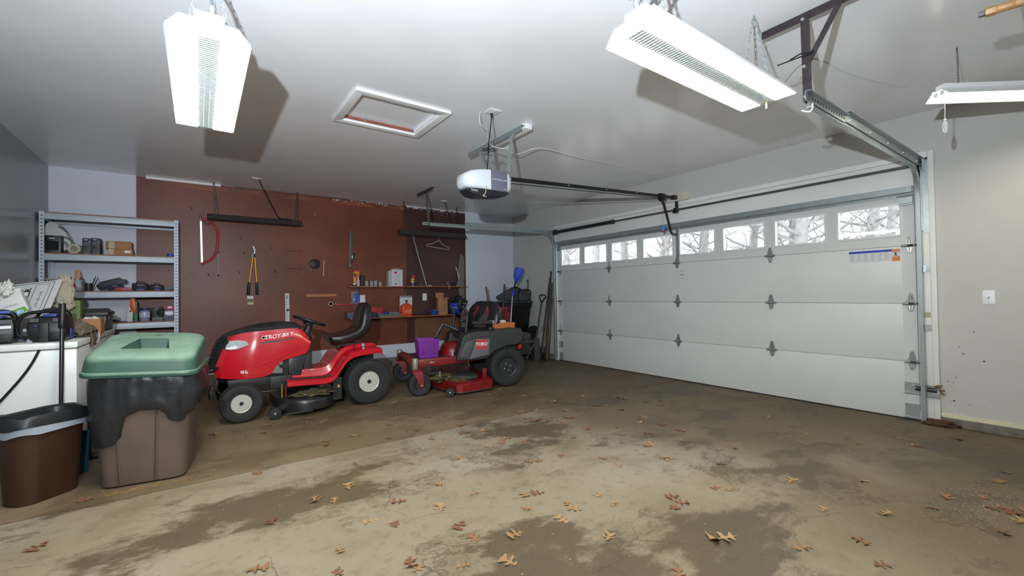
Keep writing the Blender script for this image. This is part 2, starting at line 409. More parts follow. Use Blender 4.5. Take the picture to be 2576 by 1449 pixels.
# ================================================================ garage door
def glass():
    m = bpy.data.materials.new('window_glass'); m.use_nodes = True; nt = m.node_tree
    for n in list(nt.nodes): nt.nodes.remove(n)
    o = nt.nodes.new('ShaderNodeOutputMaterial'); t = nt.nodes.new('ShaderNodeBsdfTransparent'); t.inputs[0].default_value = (.95, .97, .98, 1)
    g = nt.nodes.new('ShaderNodeBsdfGlossy'); g.inputs['Roughness'].default_value = .03
    mx = nt.nodes.new('ShaderNodeMixShader'); mx.inputs[0].default_value = .06
    nt.links.new(t.outputs[0], mx.inputs[1]); nt.links.new(g.outputs[0], mx.inputs[2]); nt.links.new(mx.outputs[0], o.inputs[0]); return m
m_glass = glass()
gd = thing('door_1', 'white sectional garage door with a row of eight windows', 'garage door', (X1, 3.516, 0), kind='structure')
SH = DZ/4
secs = []
WY = [5.88-.6017*i for i in range(8)]
for k in range(4):
    mb = MB(); z0, z1 = k*SH + (.012 if k == 0 else .0015), (k+1)*SH-.0015
    if k < 3: mb.box(X1, X1+.045, DY0+.003, DY1-.003, z0, z1)
    else:
        mb.box(X1, X1+.045, DY0+.003, DY1-.003, z0, 1.712); mb.box(X1, X1+.045, DY0+.003, DY1-.003, 1.988, z1)
        e = [DY1-.003]
        for w in WY: e += [w, w-.478]
        e.append(DY0+.003)
        for i in range(0, len(e), 2): mb.box(X1, X1+.045, e[i+1], e[i], 1.712, 1.988)
    s = mb.build('door_section', m_door, gd, bev=.0012 if k < 3 else 0)
    secs.append(s)
    for yy in (DY0+.055, DY1-.055): MB().box(X1-.002, X1, yy-.05, yy+.05, z0+.002, z1-.002).build('end_stile', m_door, s)
for w in WY:
    mb = MB(); a, b, c, d = w+.022, w-.5, 1.690, 2.010
    for q in ((a-.022, a, c, d), (b, b+.022, c, d), (b+.022, a-.022, c, c+.022), (b+.022, a-.022, d-.022, d)): mb.box(X1-.006, X1+.0, q[0], q[1], q[2], q[3])
    mb.build('window_frame', M('window_frame_white', (214, 216, 216), .4, var=.05), secs[3], bev=.0015)
    MB().box(X1+.02, X1+.024, w-.478, w, 1.712, 1.988).build('window_pane', m_glass, secs[3])
MB().box(X1, X1+.03, DY0, DY1, 0, .012).build('bottom_seal', m_blackr, gd)
for k in range(1, 4): MB().box(X1+.012, X1+.05, DY0, DY1, k*SH-.02, k*SH+.02).build('joint_strip', m_dkmetal, gd)
# hinges: two pressed leaves on a barrel
hp = [(-.052, .0), (-.046, .012), (-.030, .018), (-.014, .088), (0, .10), (.014, .088), (.030, .018), (.046, .012), (.052, 0)]
def hinge_mb(y, z, wide=1.0):
    mb = MB()
    for sg, sc in ((1, 1.0), (-1, .78)):
        poly = [(u*wide, v*sg*sc) for u, v in hp]
        if sg < 0: poly = poly[::-1]
        mb.prism(poly, (X1-.005, y, z), (0, -1, 0), (0, 0, 1), .0035)
        mb.tube([(X1-.006, y+.012*wide, z+.02*sg), (X1-.007, y+.006*wide, z+.075*sg*sc)], .0035, 5); mb.tube([(X1-.006, y-.012*wide, z+.02*sg), (X1-.007, y-.006*wide, z+.075*sg*sc)], .0035, 5)
        mb.cyl((X1-.004, y, z+.052*sg*sc), (X1-.014, y, z+.052*sg*sc), .008, n=6)
    mb.cyl((X1-.016, y+.056*wide, z), (X1-.016, y-.056*wide, z), .011, n=10)
    return mb
HY = [5.9, 4.742, 3.525, 2.33, 1.125]
for k in range(3):
    for y in HY: hinge_mb(y, SH*(k+1)).build('hinge', M('hinge_zinc', (170, 176, 178), .28, .7, var=.2, vs=60), secs[k])
for y, sg in ((1.085, -1), (5.95, 1)):
    for k in range(3):
        mb = MB(); mb.cyl((X1-.03, y, SH*(k+1)), (X1-.03, y+sg*.035, SH*(k+1)), .006, n=8); mb.cyl((X1-.03, y-sg*.01, SH*(k+1)), (X1-.03, y-sg*.05, SH*(k+1)), .009, n=8); mb.build('roller', m_dkmetal, secs[k])
for y in (1.13, 5.9):
    for z0, z1 in ((.03, .15), (.25, .345)):
        mb = MB(); mb.box(X1-.006, X1-.002, y-.055, y+.055, z0, z1); mb.box(X1-.022, X1-.002, y-.06, y+.06, z0-.006, z0)
        for zz in (z0+.03, z1-.03): mb.cyl((X1-.012, y, zz), (X1-.005, y, zz), .008, n=6)
        mb.build('bottom_bracket', m_galv2, secs[0])
mb = MB(); mb.box(X1-.058, X1-.052, DY0+.01, DY1-.01, 2.085, 2.14); mb.box(X1-.056, X1, DY0+.01, DY1-.01, 2.136, 2.14); mb.box(X1-.056, X1, DY0+.01, DY1-.01, 2.085, 2.089); mb.box(X1-.004, X1-.001, DY0+.01, DY1-.01, 2.055, 2.085)
mb.build('stiffening_strut', m_galv, gd)
MB().box(X1-.012, X1-.002, 3.49, 3.53, 1.60, 2.13).build('arm_plate', m_galv, secs[3])
for y, sg in ((1.14, 1), (5.9, -1)):
    mb = MB(); mb.box(X1-.03, X1-.002, y-.05, y+.05, 1.99, 2.05); mb.cyl((X1-.035, y-.06, 2.056), (X1-.035, y+.06, 2.056), .009, n=8); mb.box(X1-.034, X1-.002, y-.055, y+.055, 1.975, 1.985)
    mb.build('top_bracket', m_galv2, secs[3])
# warning sticker with its blue header, columns of print and orange pictogram
st = thing('warning_sticker', 'white sticker with blue header and orange warning on the garage door', 'sticker', (X1-.003, 1.39, 1.47))
MB().box(X1-.003, X1-.002, 1.25, 1.585, 1.47, 1.578).build('paper', M('sticker_white', (208, 212, 214), .5), st)
MB().box(X1-.0036, X1-.003, 1.25, 1.585, 1.556, 1.578).build('header_stripe', M('sticker_blue', (44, 62, 176), .5), st)
MB().box(X1-.0036, X1-.002, 1.192, 1.25, 1.465, 1.576).build('orange_panel', M('sticker_orange', (214, 128, 44), .5), st)
MB().box(X1-.0042, X1-.0036, 1.195, 1.247, 1.507, 1.552).build('pictogram_field', M('sticker_white', (208, 212, 214), .5), st)
mb = MB(); px_ = X1-.0048
mb.beam((px_, 1.232, 1.513), (px_, 1.222, 1.531), .006, .001, (1, 0, 0)); mb.beam((px_, 1.212, 1.511), (px_, 1.222, 1.531), .006, .001, (1, 0, 0)); mb.beam((px_, 1.222, 1.531), (px_, 1.228, 1.545), .007, .001, (1, 0, 0)); mb.beam((px_, 1.236, 1.532), (px_, 1.212, 1.541), .005, .001, (1, 0, 0)); mb.cyl((px_, 1.231, 1.547), (px_-.001, 1.231, 1.547), .004, n=8)
mb.build('pictogram', m_black, st)
mb = MB()
for c in range(6):
    for l in range(11): mb.box(X1-.0035, X1-.003, 1.575-c*.054-.040*(.6+.4*rnd.random()), 1.575-c*.054, 1.546-l*.0065, 1.5495-l*.0065)
mb.build('print_columns', M('sticker_print', (176, 180, 182), .5), st)
# bolt holes left by an old handle
mb = MB()
for i, z in enumerate((1.485, 1.435, 1.385)):
    mb.box(X1-.0015, X1+.001, 3.44, 3.475, z, z+.004)
    if i == 1: mb.cyl((X1-.003, 3.44, z), (X1, 3.44, z), .006, n=8); mb.cyl((X1-.003, 3.475, z), (X1, 3.475, z), .006, n=8)
mb.build('handle_scar', M('scar', (50, 48, 46), .8), secs[2])
# ================================================================ tracks
def sweep_c(mb, path, y, w=.05, d=.03, t=.003, sg=1):
    """C channel swept along a path in the XZ plane at y; open side towards sg along y"""
    prof = [(sg*d, w/2), (0, w/2), (0, -w/2), (sg*d, -w/2), (sg*d, -w/2+t*3), (sg*t, -w/2+t*3), (sg*t, w/2-t*3), (sg*d, w/2-t*3)]
    rings = []
    for i, p in enumerate(path):
        a = Vector(path[max(i-1, 0)]); b = Vector(path[min(i+1, len(path)-1)]); d_ = (b-a).normalized(); n_ = Vector((-d_.y, d_.x))
        rings.append([(p[0]+n_.x*v, y+u, p[1]+n_.y*v) for u, v in prof])
    mb.loft(rings)
def track(y, sg, name, label, xend, zend):
    t = thing(name, label, 'door track', (5.27, y, 0))
    xv = 5.262; zc = 2.02; R = .28; xc = xv-R
    path = [(xv, .02), (xv, 1.0), (xv, zc)] + [(xc+R*math.cos(a), zc+R*math.sin(a)) for a in [PI/2*i/10 for i in range(1, 11)]]
    mb = MB(); sweep_c(mb, path, y, sg=sg); mb.build('vertical_track', m_galv, t)
    mb = MB(); sweep_c(mb, [(xc+.001, zc+R), (xend+.12, zend)], y, sg=sg); mb.build('horizontal_track', m_galv, t)
    yo = y-sg*.004
    mb = MB(); mb.box(xv-.02, X1-.023, yo-.002, yo+.002, 1.72, 2.33); mb.box(X1-.0255, X1-.0225, yo-.055 if sg > 0 else yo, yo if sg > 0 else yo+.055, 1.70, 2.36)
    for zz in (1.75, 1.9, 2.1): mb.cyl((X1-.032, yo-sg*.03, zz), (X1-.024, yo-sg*.03, zz), .008, n=6)
    mb.build('flag_bracket', m_galv2, t)
    mb = MB(); mb.box(3.42, xv+.03, yo-.0045, yo-.0015, zc+R-.005, zc+R+.055); mb.box(3.42, xv+.03, min(yo, yo-sg*.035), max(yo, yo-sg*.035), zc+R+.052, zc+R+.055)
    for i in range(5): mb.cyl((3.5+i*.4, yo-.012, zc+R+.02), (3.5+i*.4, yo+.012, zc+R+.02), .008, n=6)
    mb.build('reinforcing_angle', m_galv, t)
    mb = MB(); mb.box(xend, 3.42, yo-.004, yo-.001, zend-.015, zend+.03)
    mb.box(xend, 3.42, min(yo, yo-sg*.03), max(yo, yo-sg*.03), zend+.028, zend+.031)
    mb.build('perforated_strap', m_galv, t)
    mb = MB()
    for i in range(14): mb.box(xend+.04+i*.042, xend+.058+i*.042, yo-.0055, yo-.0035, zend+.002, zend+.016)
    tag(mb.build('strap_slots', m_black, t), kind='stuff')
    for zz in (.28, .82, 1.35):
        mb = MB(); mb.box(xv-.02, X1-.023, yo-.0035, yo-.0005, zz, zz+.06); mb.box(X1-.026, X1-.0225, min(yo, yo-sg*.05), max(yo, yo-sg*.05), zz, zz+.06); mb.cyl((X1-.034, yo-sg*.028, zz+.03), (X1-.025, yo-sg*.028, zz+.03), .008, n=6); mb.build('wall_clip', m_galv2, t)
    return t
tR = track(1.028, 1, 'door_track', 'galvanised door track hung from the black angle bracket', 2.80, 2.30)
tL = track(6.005, -1, 'door_track', 'galvanised door track running in front of the pegboard', 2.70, 2.265)
# hanger of the near track: dark angle irons
hg = thing('track_hanger', 'black angle-iron hanger holding up the near door track', 'bracket', (2.84, 1.02, 2.3))
m_blki = M('black_angle_iron', (62, 54, 56), .45, .5, var=.3, vs=14)
def angle(mb, p0, p1, w=.045, t=.004, n1=(1, 0, 0), n2=(0, 1, 0)):
    p0, p1, n1, n2 = Vector(p0), Vector(p1), Vector(n1), Vector(n2)
    prof = [Vector((0, 0)), Vector((w, 0)), Vector((w, t)), Vector((t, t)), Vector((t, w)), Vector((0, w))]
    mb.loft([[p + n1*q.x + n2*q.y for q in prof] for p in (p0, p1)])
mb = MB(); angle(mb, (2.83, 1.26, H-.001), (2.83, .55, H-.001), n1=(1, 0, 0), n2=(0, 0, -1)); mb.build('ceiling_angle', m_blki, hg)
mb = MB(); angle(mb, (2.82, 1.045, H-.03), (2.835, 1.045, 2.285), n1=(0, -1, 0), n2=(1, 0, 0)); mb.build('drop_angle', m_blki, hg)
mb = MB(); angle(mb, (2.825, .865, H-.02), (2.83, 1.045, 2.48), w=.032, n1=(0, -.9, -.4), n2=(1, 0, 0)); mb.build('diagonal_brace', m_blki, hg)
for p in ((2.815, 1.03, H-.045), (2.822, 1.03, 2.48), (2.83, 1.03, 2.31)): MB().cyl((p[0]-.008, p[1], p[2]), (p[0]+.012, p[1], p[2]), .009, n=6).build('bolt', m_galv2, hg)
MB().tube(smooth_path([(2.81, 1.1, 2.545), (2.80, 1.03, 2.552), (2.80, .98, 2.535), (2.72, 1.13, 2.50)], 5), .004, 6).build('zip_tie', m_black, hg)
MB().tube(smooth_path([(2.90, 1.035, 2.335), (2.90, 1.02, 2.27), (2.88, 1.03, 2.235), (2.85, 1.06, 2.245)], 5), .004, 6).build('wire_hook', m_white, hg)
hg = thing('track_hanger', 'grey steel hanger holding up the far door track by the pegboard', 'bracket', (2.8, 6.0, 2.26))
mb = MB(); angle(mb, (2.79, 6.40, H-.001), (2.79, 5.86, H-.001), n1=(1, 0, 0), n2=(0, 0, -1)); mb.build('ceiling_angle', m_dkmetal, hg)
mb = MB(); angle(mb, (2.80, 6.12, H-.03), (2.79, 6.02, 2.25), w=.04, n1=(.3, -1, 0), n2=(1, .3, 0)); mb.build('drop_angle', M('angle_grey', (122, 118, 112), .4, .6, var=.2, vs=20), hg)
# torsion shaft, spring, drums
ts = thing('torsion_shaft', 'torsion shaft with black spring above the garage door', 'torsion spring', (5.235, 3.5, 2.31))
MB().cyl((5.235, 1.00, 2.31), (5.235, 5.99, 2.31), .0125, n=12).build('shaft', M('steel_dark', (112, 112, 112), .35, .8), ts)
mb = MB(); n = 46
for i in range(n):
    y = 5.90-(5.90-4.62)*i/n; mb.cyl((5.235, y, 2.31), (5.235, y-.022, 2.31), .029, .027, n=12)
mb.build('spring', M('spring_steel', (66, 68, 70), .4, .7, var=.3, vs=30), ts)
MB().lathe([(.02, 0), (.036, .006), (.036, .04), (.03, .055), (.02, .06)], (5.235, 4.56, 2.31), (0, 1, 0), 12).build('winding_cone', m_dkmetal, ts)
for y, sg in ((5.93, -1), (1.045, 1)):
    MB().lathe([(.02, 0), (.05, .004), (.05, .012), (.036, .016), (.036, .045), (.044, .05), (.02, .055)], (5.235, y-.02, 2.31), (0, 1, 0), 16).build('cable_drum', m_dkmetal, ts)
    mb = MB(); mb.box(5.20, X1-.03, y+.045*(-sg)-.003, y+.045*(-sg)+.003, 2.26, 2.35); mb.build('end_bearing_plate', m_galv2, ts)
mb = MB(); mb.box(5.21, 5.262, 3.47, 3.50, 2.285, 2.335); mb.box(5.25, 5.292, 3.472, 3.498, 2.28, 2.43); mb.box(5.21, 5.262, 3.455, 3.515, 2.27, 2.287); mb.build('centre_bracket', m_black, ts)
for y in (1.075, 5.95):
    MB().cyl((5.285, y, .1), (5.265, y, 2.30), .002, n=5).build('lift_cable', m_galv2, ts)
# ================================================================ outside: ground and bare trees in the haze
tag(MB().box(X1+.12, 60, -25, 40, -.2, -.05).build('ground', M('pale_ground', (176, 174, 166), .9, var=.2, vs=.4)), 'pale winter ground outside the garage', 'ground', kind='structure')
m_bark = M('pale_bark', (154, 151, 150), .9, var=.2, vs=5)
def grow(mb, p, d, L, r, depth, rr):
    pts = [p]; q = p; n = 4
    for i in range(n):
        d = (d + Vector((rr.uniform(-.22, .22), rr.uniform(-.22, .22), rr.uniform(-.08, .16)))*(1.0 if depth else .35)).normalized()
        q = q + d*(L/n); pts.append(q)
    rad = [max(.006, r*(1-.45*i/n)) for i in range(n+1)]
    mb.tube(pts, rad, n=6 if depth < 2 else 4)
    if depth < 4:
        for k in range(rr.randint(3, 4) if depth else 9):
            t = rr.uniform(.3, 1.0) if depth else rr.uniform(.2, 1)
            i = min(n-1, int(t*n)); b = pts[i].lerp(pts[i+1], t*n-i)
            a = rr.uniform(0, 2*PI); side = Vector((math.cos(a), math.sin(a), rr.uniform(.0, .8)))
            grow(mb, b, (side + d*rr.uniform(.2, .7)).normalized(), L*rr.uniform(.42, .66), rad[i]*rr.uniform(.35, .55), depth+1, rr)
trees = [(12.0, 12.6, .22, 'forked bare tree filling the far-left door windows'), (10.5, 9.95, .16, 'bare tree with a leaning trunk in the second door window'), (14.0, 11.66, .2, 'slim bare tree in the third door window'),
         (13.0, 9.36, .19, 'bare tree behind the red release handle, in the fourth door window'), (15.0, 9.05, .22, 'branchy bare tree in the fifth door window'), (17.0, 8.38, .2, 'wide bare tree in the sixth door window'),
         (15.0, 5.7, .24, 'thick straight bare trunk in the seventh door window'), (16.5, 6.55, .2, 'second bare trunk beside the thick one in the seventh door window'), (16.0, 4.55, .2, 'leaning bare tree in the near-end door window'),
         (19.5, 5.0, .2, 'more distant straight bare tree in the middle of the near-end door window'), (21.0, 9.2, .2, 'distant thin bare tree between the sixth and seventh door windows')]
for i, (x, y, r, lb) in enumerate(trees):
    rr = random.Random(40+i)
    t = thing('bare_tree', lb, 'tree', (x, y, -.06), rr.uniform(0, 6), 'bare trees outside the garage door')
    mb = MB(); pts = [Vector((0, 0, 0))]; d = Vector((rr.uniform(-.1, .1), rr.uniform(-.1, .1), 1))
    for k in range(6): pts.append(pts[-1] + Vector((d.x*1.3+rr.uniform(-.1, .1), d.y*1.3+rr.uniform(-.1, .1), 1.3)))
    mb.tube(pts, [r*(1-.11*k) for k in range(7)], n=9); mb.build('trunk', m_bark, t, local=True)
    mb = MB()
    for k in range(24):
        h = rr.uniform(1.2, 6.0); j = min(5, int(h/1.3)); b = pts[j].lerp(pts[j+1], h/1.3-j)
        a = rr.uniform(0, 2*PI)
        grow(mb, b, Vector((math.cos(a), math.sin(a), rr.uniform(.1, .7))).normalized(), rr.uniform(1.2, 2.4), r*rr.uniform(.18, .34), 2, rr)
    mb.build('branches', m_bark, t, local=True)
# ================================================================ lit fixtures
def lamp_mat(name, col, s):
    m = M(name, col, .5, emit=s); return m
m_diff = lamp_mat('lit_diffuser', (255, 250, 226), LAMP)
m_house = M('fixture_white', (236, 236, 236), .35)
m_refl = M('fixture_reflector', (208, 212, 212), .2, .6, bump=.3, bs=30)
def highbay(label, c, ang, chains, mirror=1):
    """linear fixture 1.22 m long: local y runs along it, z is up, origin under its centre at the diffuser"""
    t = thing('high_bay_light', label, 'ceiling light', c, ang)
    W, L, h = .1525, .605, .07
    ring = lambda y: [(-W, y, .003), (W, y, .003), (W*.97, y, .018), (.105, y, h), (-.105, y, h), (-W*.97, y, .018)]
    mb = MB()
    o = ring(-L); mb.loft([ring(-L), ring(L)], caps=False)
    mb.build('housing', m_house, t, local=True)
    for y in (-L, L): mb = MB(); mb.loft([ring(y), ring(y+.003 if y > 0 else y-.003)]); mb.build('end_cap', m_house, t, local=True)
    for x0, x1 in ((-W+.006, -.042), (.042, W-.006)): MB().box(x0, x1, -L+.006, L-.006, .0, .008).build('diffuser', m_diff, t, local=True)
    MB().box(-.042, .042, -L+.004, L-.004, .022, .026).build('reflector', m_refl, t, local=True)
    mb = MB()
    for x in (-.038, -.012, .014, .038): mb.beam((x, -L+.004, .003), (x, L-.004, .003), .0028, .0028)
    for i in range(62): y = -L+.01+i*.0192; mb.beam((-.042, y, .005), (.042, y, .005), .0024, .012)
    tag(mb.build('wire_guard', M('guard_wire', (200, 208, 206), .3, .7), t, local=True), kind='stuff')
    MB().box(-.055, .055, -L*.99, -L+.26, h, h+.04).build('ballast_box', m_house, t, bev=.003, local=True)
    mb = MB(); mb.lathe([(.010, 0), (.012, .02), (.009, .03), (.012, .045), (.012, .06), (.006, .068)], (.01, -L+.012, h+.038), (0, -.25, 1), 10); mb.build('cord_grip', m_galv2, t, local=True)
    top = H-c[2]
    for x, y, tx, ty in chains:
        mb = MB(); chain(mb, (x, y, h), (tx, ty, top)); mb.cyl((tx, ty, top-.03), (tx, ty, top), .003, n=6); mb.build('chain', m_galv2, t, local=True)
    return t
t = highbay('glowing high-bay light with end towards the viewer, its shadow on the ceiling beside it', (.042, 2.825, 2.30), 0.0,
        [(-.08, -.5, 0, -.42), (.08, -.5, .0, -.42), (-.08, .5, 0, .42), (.08, .5, 0, .42)])
MB().tube(smooth_path([(.01, -.61, .14), (.0, -.62, .22), (-.03, -.55, .33), (-.04, -.4, .47), (-.02, -.2, .495)], 6), .006, 8).build('power_cord', M('grey_cord', (92, 96, 104), .5), t, local=True)
t = highbay('glowing high-bay light hung in front of the garage door track', (2.112, 1.185, 2.30), -PI/2,
        [(-.08, -.5, 0, -.45), (.08, -.5, .0, -.45), (-.08, .45, -.02, .50), (.08, .45, -.02, .50)])
MB().tube(smooth_path([(.0, -.62, .14), (.03, -.66, .2), (.05, -.55, .28), (-.02, -.42, .22), (-.12, -.36, .22), (-.16, -.28, .30), (-.08, -.2, .40), (.05, -.15, .494)], 6), .007, 8).build('power_cord', M('grey_cord', (92, 96, 104), .5), t, local=True)
MB().box(-.004, .004, .585, .587, -.035, .004).build('pull_tab', M('pull_tab', (222, 206, 140), .6), t, local=True)
# strip light at the edge of the view
d2 = (onZ(2576, 243, 2.46)-onZ(2355, 250, 2.46)); d2.z = 0; d2.normalize()
p0 = onZ(2357, 247, 2.46)
n2 = Vector((-d2.y, d2.x, 0))
sl = thing('strip_light', 'lit fluorescent strip light with a white pull cord', 'ceiling light', (p0.x, p0.y, p0.z))
def along(s, w, z): return Vector((p0.x, p0.y, p0.z)) + d2*s + n2*w + Vector((0, 0, z))
for sg in (-1, 1):
    mb = MB(); mb.loft([[along(s, sg*.03, .055), along(s, sg*.085, .0), along(s, sg*.085, -.003), along(s, sg*.026, .051)] for s in (0, 1.22)]); mb.build('reflector_wing', m_house, sl)
mb = MB(); mb.loft([[along(s, -.03, .05), along(s, .03, .05), along(s, .03, .085), along(s, -.03, .085)] for s in (.02, 1.2)]); mb.build('housing', m_house, sl)
for w in (-.022, .022): MB().cyl(along(.02, w, .028), along(1.2, w, .028), .0125, n=12).build('fluorescent_tube', lamp_mat('lit_tube', (255, 251, 230), TUBE), sl)
mb = MB(); [mb.cyl(along(.012, w, .028), along(.02, w, .028), .016, n=10) for w in (-.022, .022)]; mb.build('lamp_holder', m_white, sl)
cp = onZ(2407, 120, H)
mb = MB(); chain(mb, along(.14, 0, .085), cp, link=.026, r=.0015, w=.008); mb.cyl(cp, cp-Vector((0, 0, .02)), .003, n=6); mb.build('chain', m_dkmetal, sl)
mb = MB(); a = along(.03, -.02, .02); mb.tube(smooth_path([a, a+Vector((0, 0, -.10)), a+Vector((0, .002, -.16))], 4), .0022, 6)
b = a+Vector((0, .002, -.16))
for k in range(3):
    e = Vector((math.cos(k*1.1), math.sin(k*1.1), 0))
    mb.tube([b + e*(.012*math.cos(tt)) + Vector((0, 0, -.045-k*.01 + .035*math.sin(tt))) for tt in [2*PI*i/12 for i in range(12)]], .0025, 5, closed=True)
mb.sph(b+Vector((0, 0, -.012)), .008, 8, 6); mb.build('pull_cord', M('cord_white', (230, 230, 226), .7), sl)
# unlit dark strip lights in front of the pegboard
def dark_light(label, x0, x1, y, z, chx, plug, loop):
    t = thing('strip_light', label, 'ceiling light', ((x0+x1)/2, y, z), 0, 'unlit dark strip lights by the pegboard')
    prof = [(-.065, -.025), (-.062, -.018), (-.03, .05), (.03, .05), (.062, -.018), (.065, -.025), (.024, .03), (-.024, .03)]
    mb = MB(); mb.loft([[(x, y+a, z+b) for a, b in prof] for x in (x0, x1)]); mb.build('housing', M('fixture_dark', (58, 52, 52), .45), t, bev=0)
    for w in (-.02, .02): MB().cyl((x0+.02, y+w, z+.012), (x1-.02, y+w, z+.012), .012, n=10).build('fluorescent_tube', M('dead_tube', (70, 62, 60), .3), t)
    for x, tx in chx:
        mb = MB(); chain(mb, (x-.018, y, z+.045), (tx-.004, y, H-.02), link=.03, r=.002); chain(mb, (x+.018, y, z+.045), (tx+.004, y, H-.02), link=.03, r=.002); mb.build('chain', m_dkmetal, t)
        MB().tube(smooth_path([(tx, y, H), (tx, y, H-.012), (tx+.006, y, H-.02), (tx, y, H-.028), (tx-.006, y, H-.02)], 4), .002, 6).build('ceiling_hook', m_white, t)
    MB().tube(smooth_path([plug, (plug[0]+.01, plug[1]+.01, plug[2]-.05)] + loop, 6), .006, 8).build('power_cord', m_blackr, t)
    MB().cyl((x1-.06, y-.03, z), (x1-.06, y-.03, z-.16), .0012, n=5).build('pull_chain', m_dkmetal, t)
    return t
dark_light('unlit dark strip light hanging above the bow saw and loppers', .10, 1.25, 7.09, 2.285, [(.20, .17), (1.17, 1.195)], (.675, 6.70, H-.01),
           [(.80, 6.86, 2.55), (.93, 7.03, 2.36), (.97, 7.06, 2.335), (1.04, 7.03, 2.34), (1.12, 7.05, 2.335), (1.0, 7.06, 2.335), (.94, 7.02, 2.355)])
dark_light('unlit dark strip light behind the far door track', 2.66, 3.90, 6.86, 2.24, [(2.74, 2.76), (3.72, 3.74)], (3.42, 6.66, H-.01),
           [(3.50, 6.74, 2.62), (3.62, 6.84, 2.40), (3.66, 6.86, 2.29)])
# ceiling boxes with their outlets
def outlet(name, label, c, ex, ey, w=.07, h=.115, hasout=True, grp=None, cat='outlet', toggle=False):
    c, ex, ey = Vector(c), Vector(ex), Vector(ey); nz = ex.cross(ey).normalized()
    t = thing(name, label, cat, c, 0, grp)
    mb = MB(); mb.prism(rrect(w, h, .004, 2), c, ex, ey, .006); mb.build('cover_plate', m_white, t, bev=.0015)
    if hasout:
        for s in (-1, 1):
            mb = MB(); mb.prism(rrect(.034, .028, .012, 3), c + ey*(s*.02) + nz*.006, ex, ey, .002); f = mb.build('receptacle', m_white, t)
            mb = MB()
            for q in (-.007, .007): mb.prism([(-.0015, -.004), (.0015, -.004), (.0015, .004), (-.0015, .004)], c + ey*(s*.02) + ex*q + nz*.0081, ex, ey, .0008)
            mb.build('slots', m_black, f)
    if toggle:
        mb = MB(); mb.prism(rrect(.011, .024, .001, 1), c + nz*.006, ex, ey, .001); mb.build('slot', M('slot_grey', (150, 150, 150), .5), t)
        mb = MB(); mb.obox(c + nz*.012 + ey*.004, (.012, .008, .012), (0, .5, 0)); mb.build('toggle', m_white, t)
        mb = MB(); [mb.cyl(c + ey*s + nz*.005, c + ey*s + nz*.0075, .003, n=8) for s in (-.042, .042)]; mb.build('screw', m_galv2, t)
    return t
outlet('ceiling_outlet', 'white outlet plate in the ceiling above the door opener', onZ(1240, 281, H)+Vector((0, 0, 0)), (1, 0, 0), (0, -1, 0), .115, .115)
outlet('ceiling_outlet', 'white outlet plate in the ceiling above the bow saw light', (.64, 6.70, H), (1, 0, 0), (0, -1, 0), .12, .075)
outlet('ceiling_outlet', 'white outlet plate in the ceiling behind the far track hanger', (3.38, 6.66, H), (1, 0, 0), (0, -1, 0), .12, .075)
outlet('wall_outlet', 'white wall outlet on the pegboard behind the mower seat', onY(912, 752, Y1-.01), (1, 0, 0), (0, 0, 1), .085, .13)
outlet('wall_outlet', 'white wall outlet on the plum board between the two shelves', onY(1068, 747, Y1-.007), (1, 0, 0), (0, 0, 1), .08, .13)
outlet('light_switch', 'white light switch on the wall beside the garage door', (X1, .638, 1.122), (0, -1, 0), (0, 0, 1), .072, .116, False, None, 'switch', True)
# ================================================================ garage door opener
go = thing('garage_door_opener', 'white and grey garage door opener hung on slotted steel straps', 'door opener', (2.2, 3.516, 2.14))
YO = 3.516
def ob_ring(x, y0, y1, z0, z1, r): return [(x, YO+(y0+y1)/2+a, (z0+z1)/2+b) for a, b in rrect(y1-y0, z1-z0, r, 3)]
mb = MB(); mb.loft([ob_ring(x, -w, w, z0, z1, r) for x, w, z0, z1, r in ((1.95, .055, 2.22, 2.285, .03), (1.972, .095, 2.19, 2.315, .045), (2.03, .125, 2.175, 2.345, .05), (2.12, .137, 2.172, 2.36, .04), (2.205, .138, 2.172, 2.365, .02))]); mb.build('rear_cover', M('opener_white', (214, 220, 226), .35), go)
MB().box(2.205, 2.39, YO-.139, YO+.139, 2.172, 2.368).build('motor_housing', M('opener_grey', (104, 106, 120), .45), go, bev=.006)
mb = MB(); mb.loft([ob_ring(x, -w, w, z0, z1, r) for x, w, z0, z1, r in ((2.39, .136, 2.174, 2.365, .02), (2.43, .128, 2.18, 2.36, .04), (2.462, .10, 2.20, 2.34, .045), (2.478, .06, 2.23, 2.31, .03))]); mb.build('front_cover', M('opener_white', (214, 220, 226), .35), go)
mb = MB(); mb.loft([[(x, YO+a*w, z) for a, z in ((-1, 2.174), (1, 2.174), (.75, zb), (-.75, zb))] for x, w, zb in ((1.985, .08, 2.165), (2.05, .115, 2.125), (2.14, .128, 2.118), (2.39, .125, 2.14), (2.44, .1, 2.165))]); mb.build('belly_lens', M('opener_dark', (44, 46, 52), .3), go)
mb = MB()
for i in range(4): mb.beam((2.0+i*.018, YO-.128+i*.001, 2.16), (2.015+i*.018, YO-.125, 2.14), .004, .003)
mb.build('lens_ribs', m_white, go)
MB().text('CHAMBERLAIN', .026, (2.30, YO-.1395, 2.275), (1, 0, 0), (0, 0, 1), .0006).build('lettering', M('opener_print', (178, 182, 190), .5), go)
MB().box(2.345, 2.375, YO-.1402, YO-.139, 2.192, 2.198).build('badge', M('opener_print', (178, 182, 190), .5), go)
MB().box(2.23, 2.40, YO-.09, YO+.09, 2.366, 2.376).build('mounting_plate', m_galv2, go)
def strap(mb, p0, p1, w=.032, up=(0, 1, 0)):
    mb.beam(p0, p1, w, .003, up)
ZS = H-.06
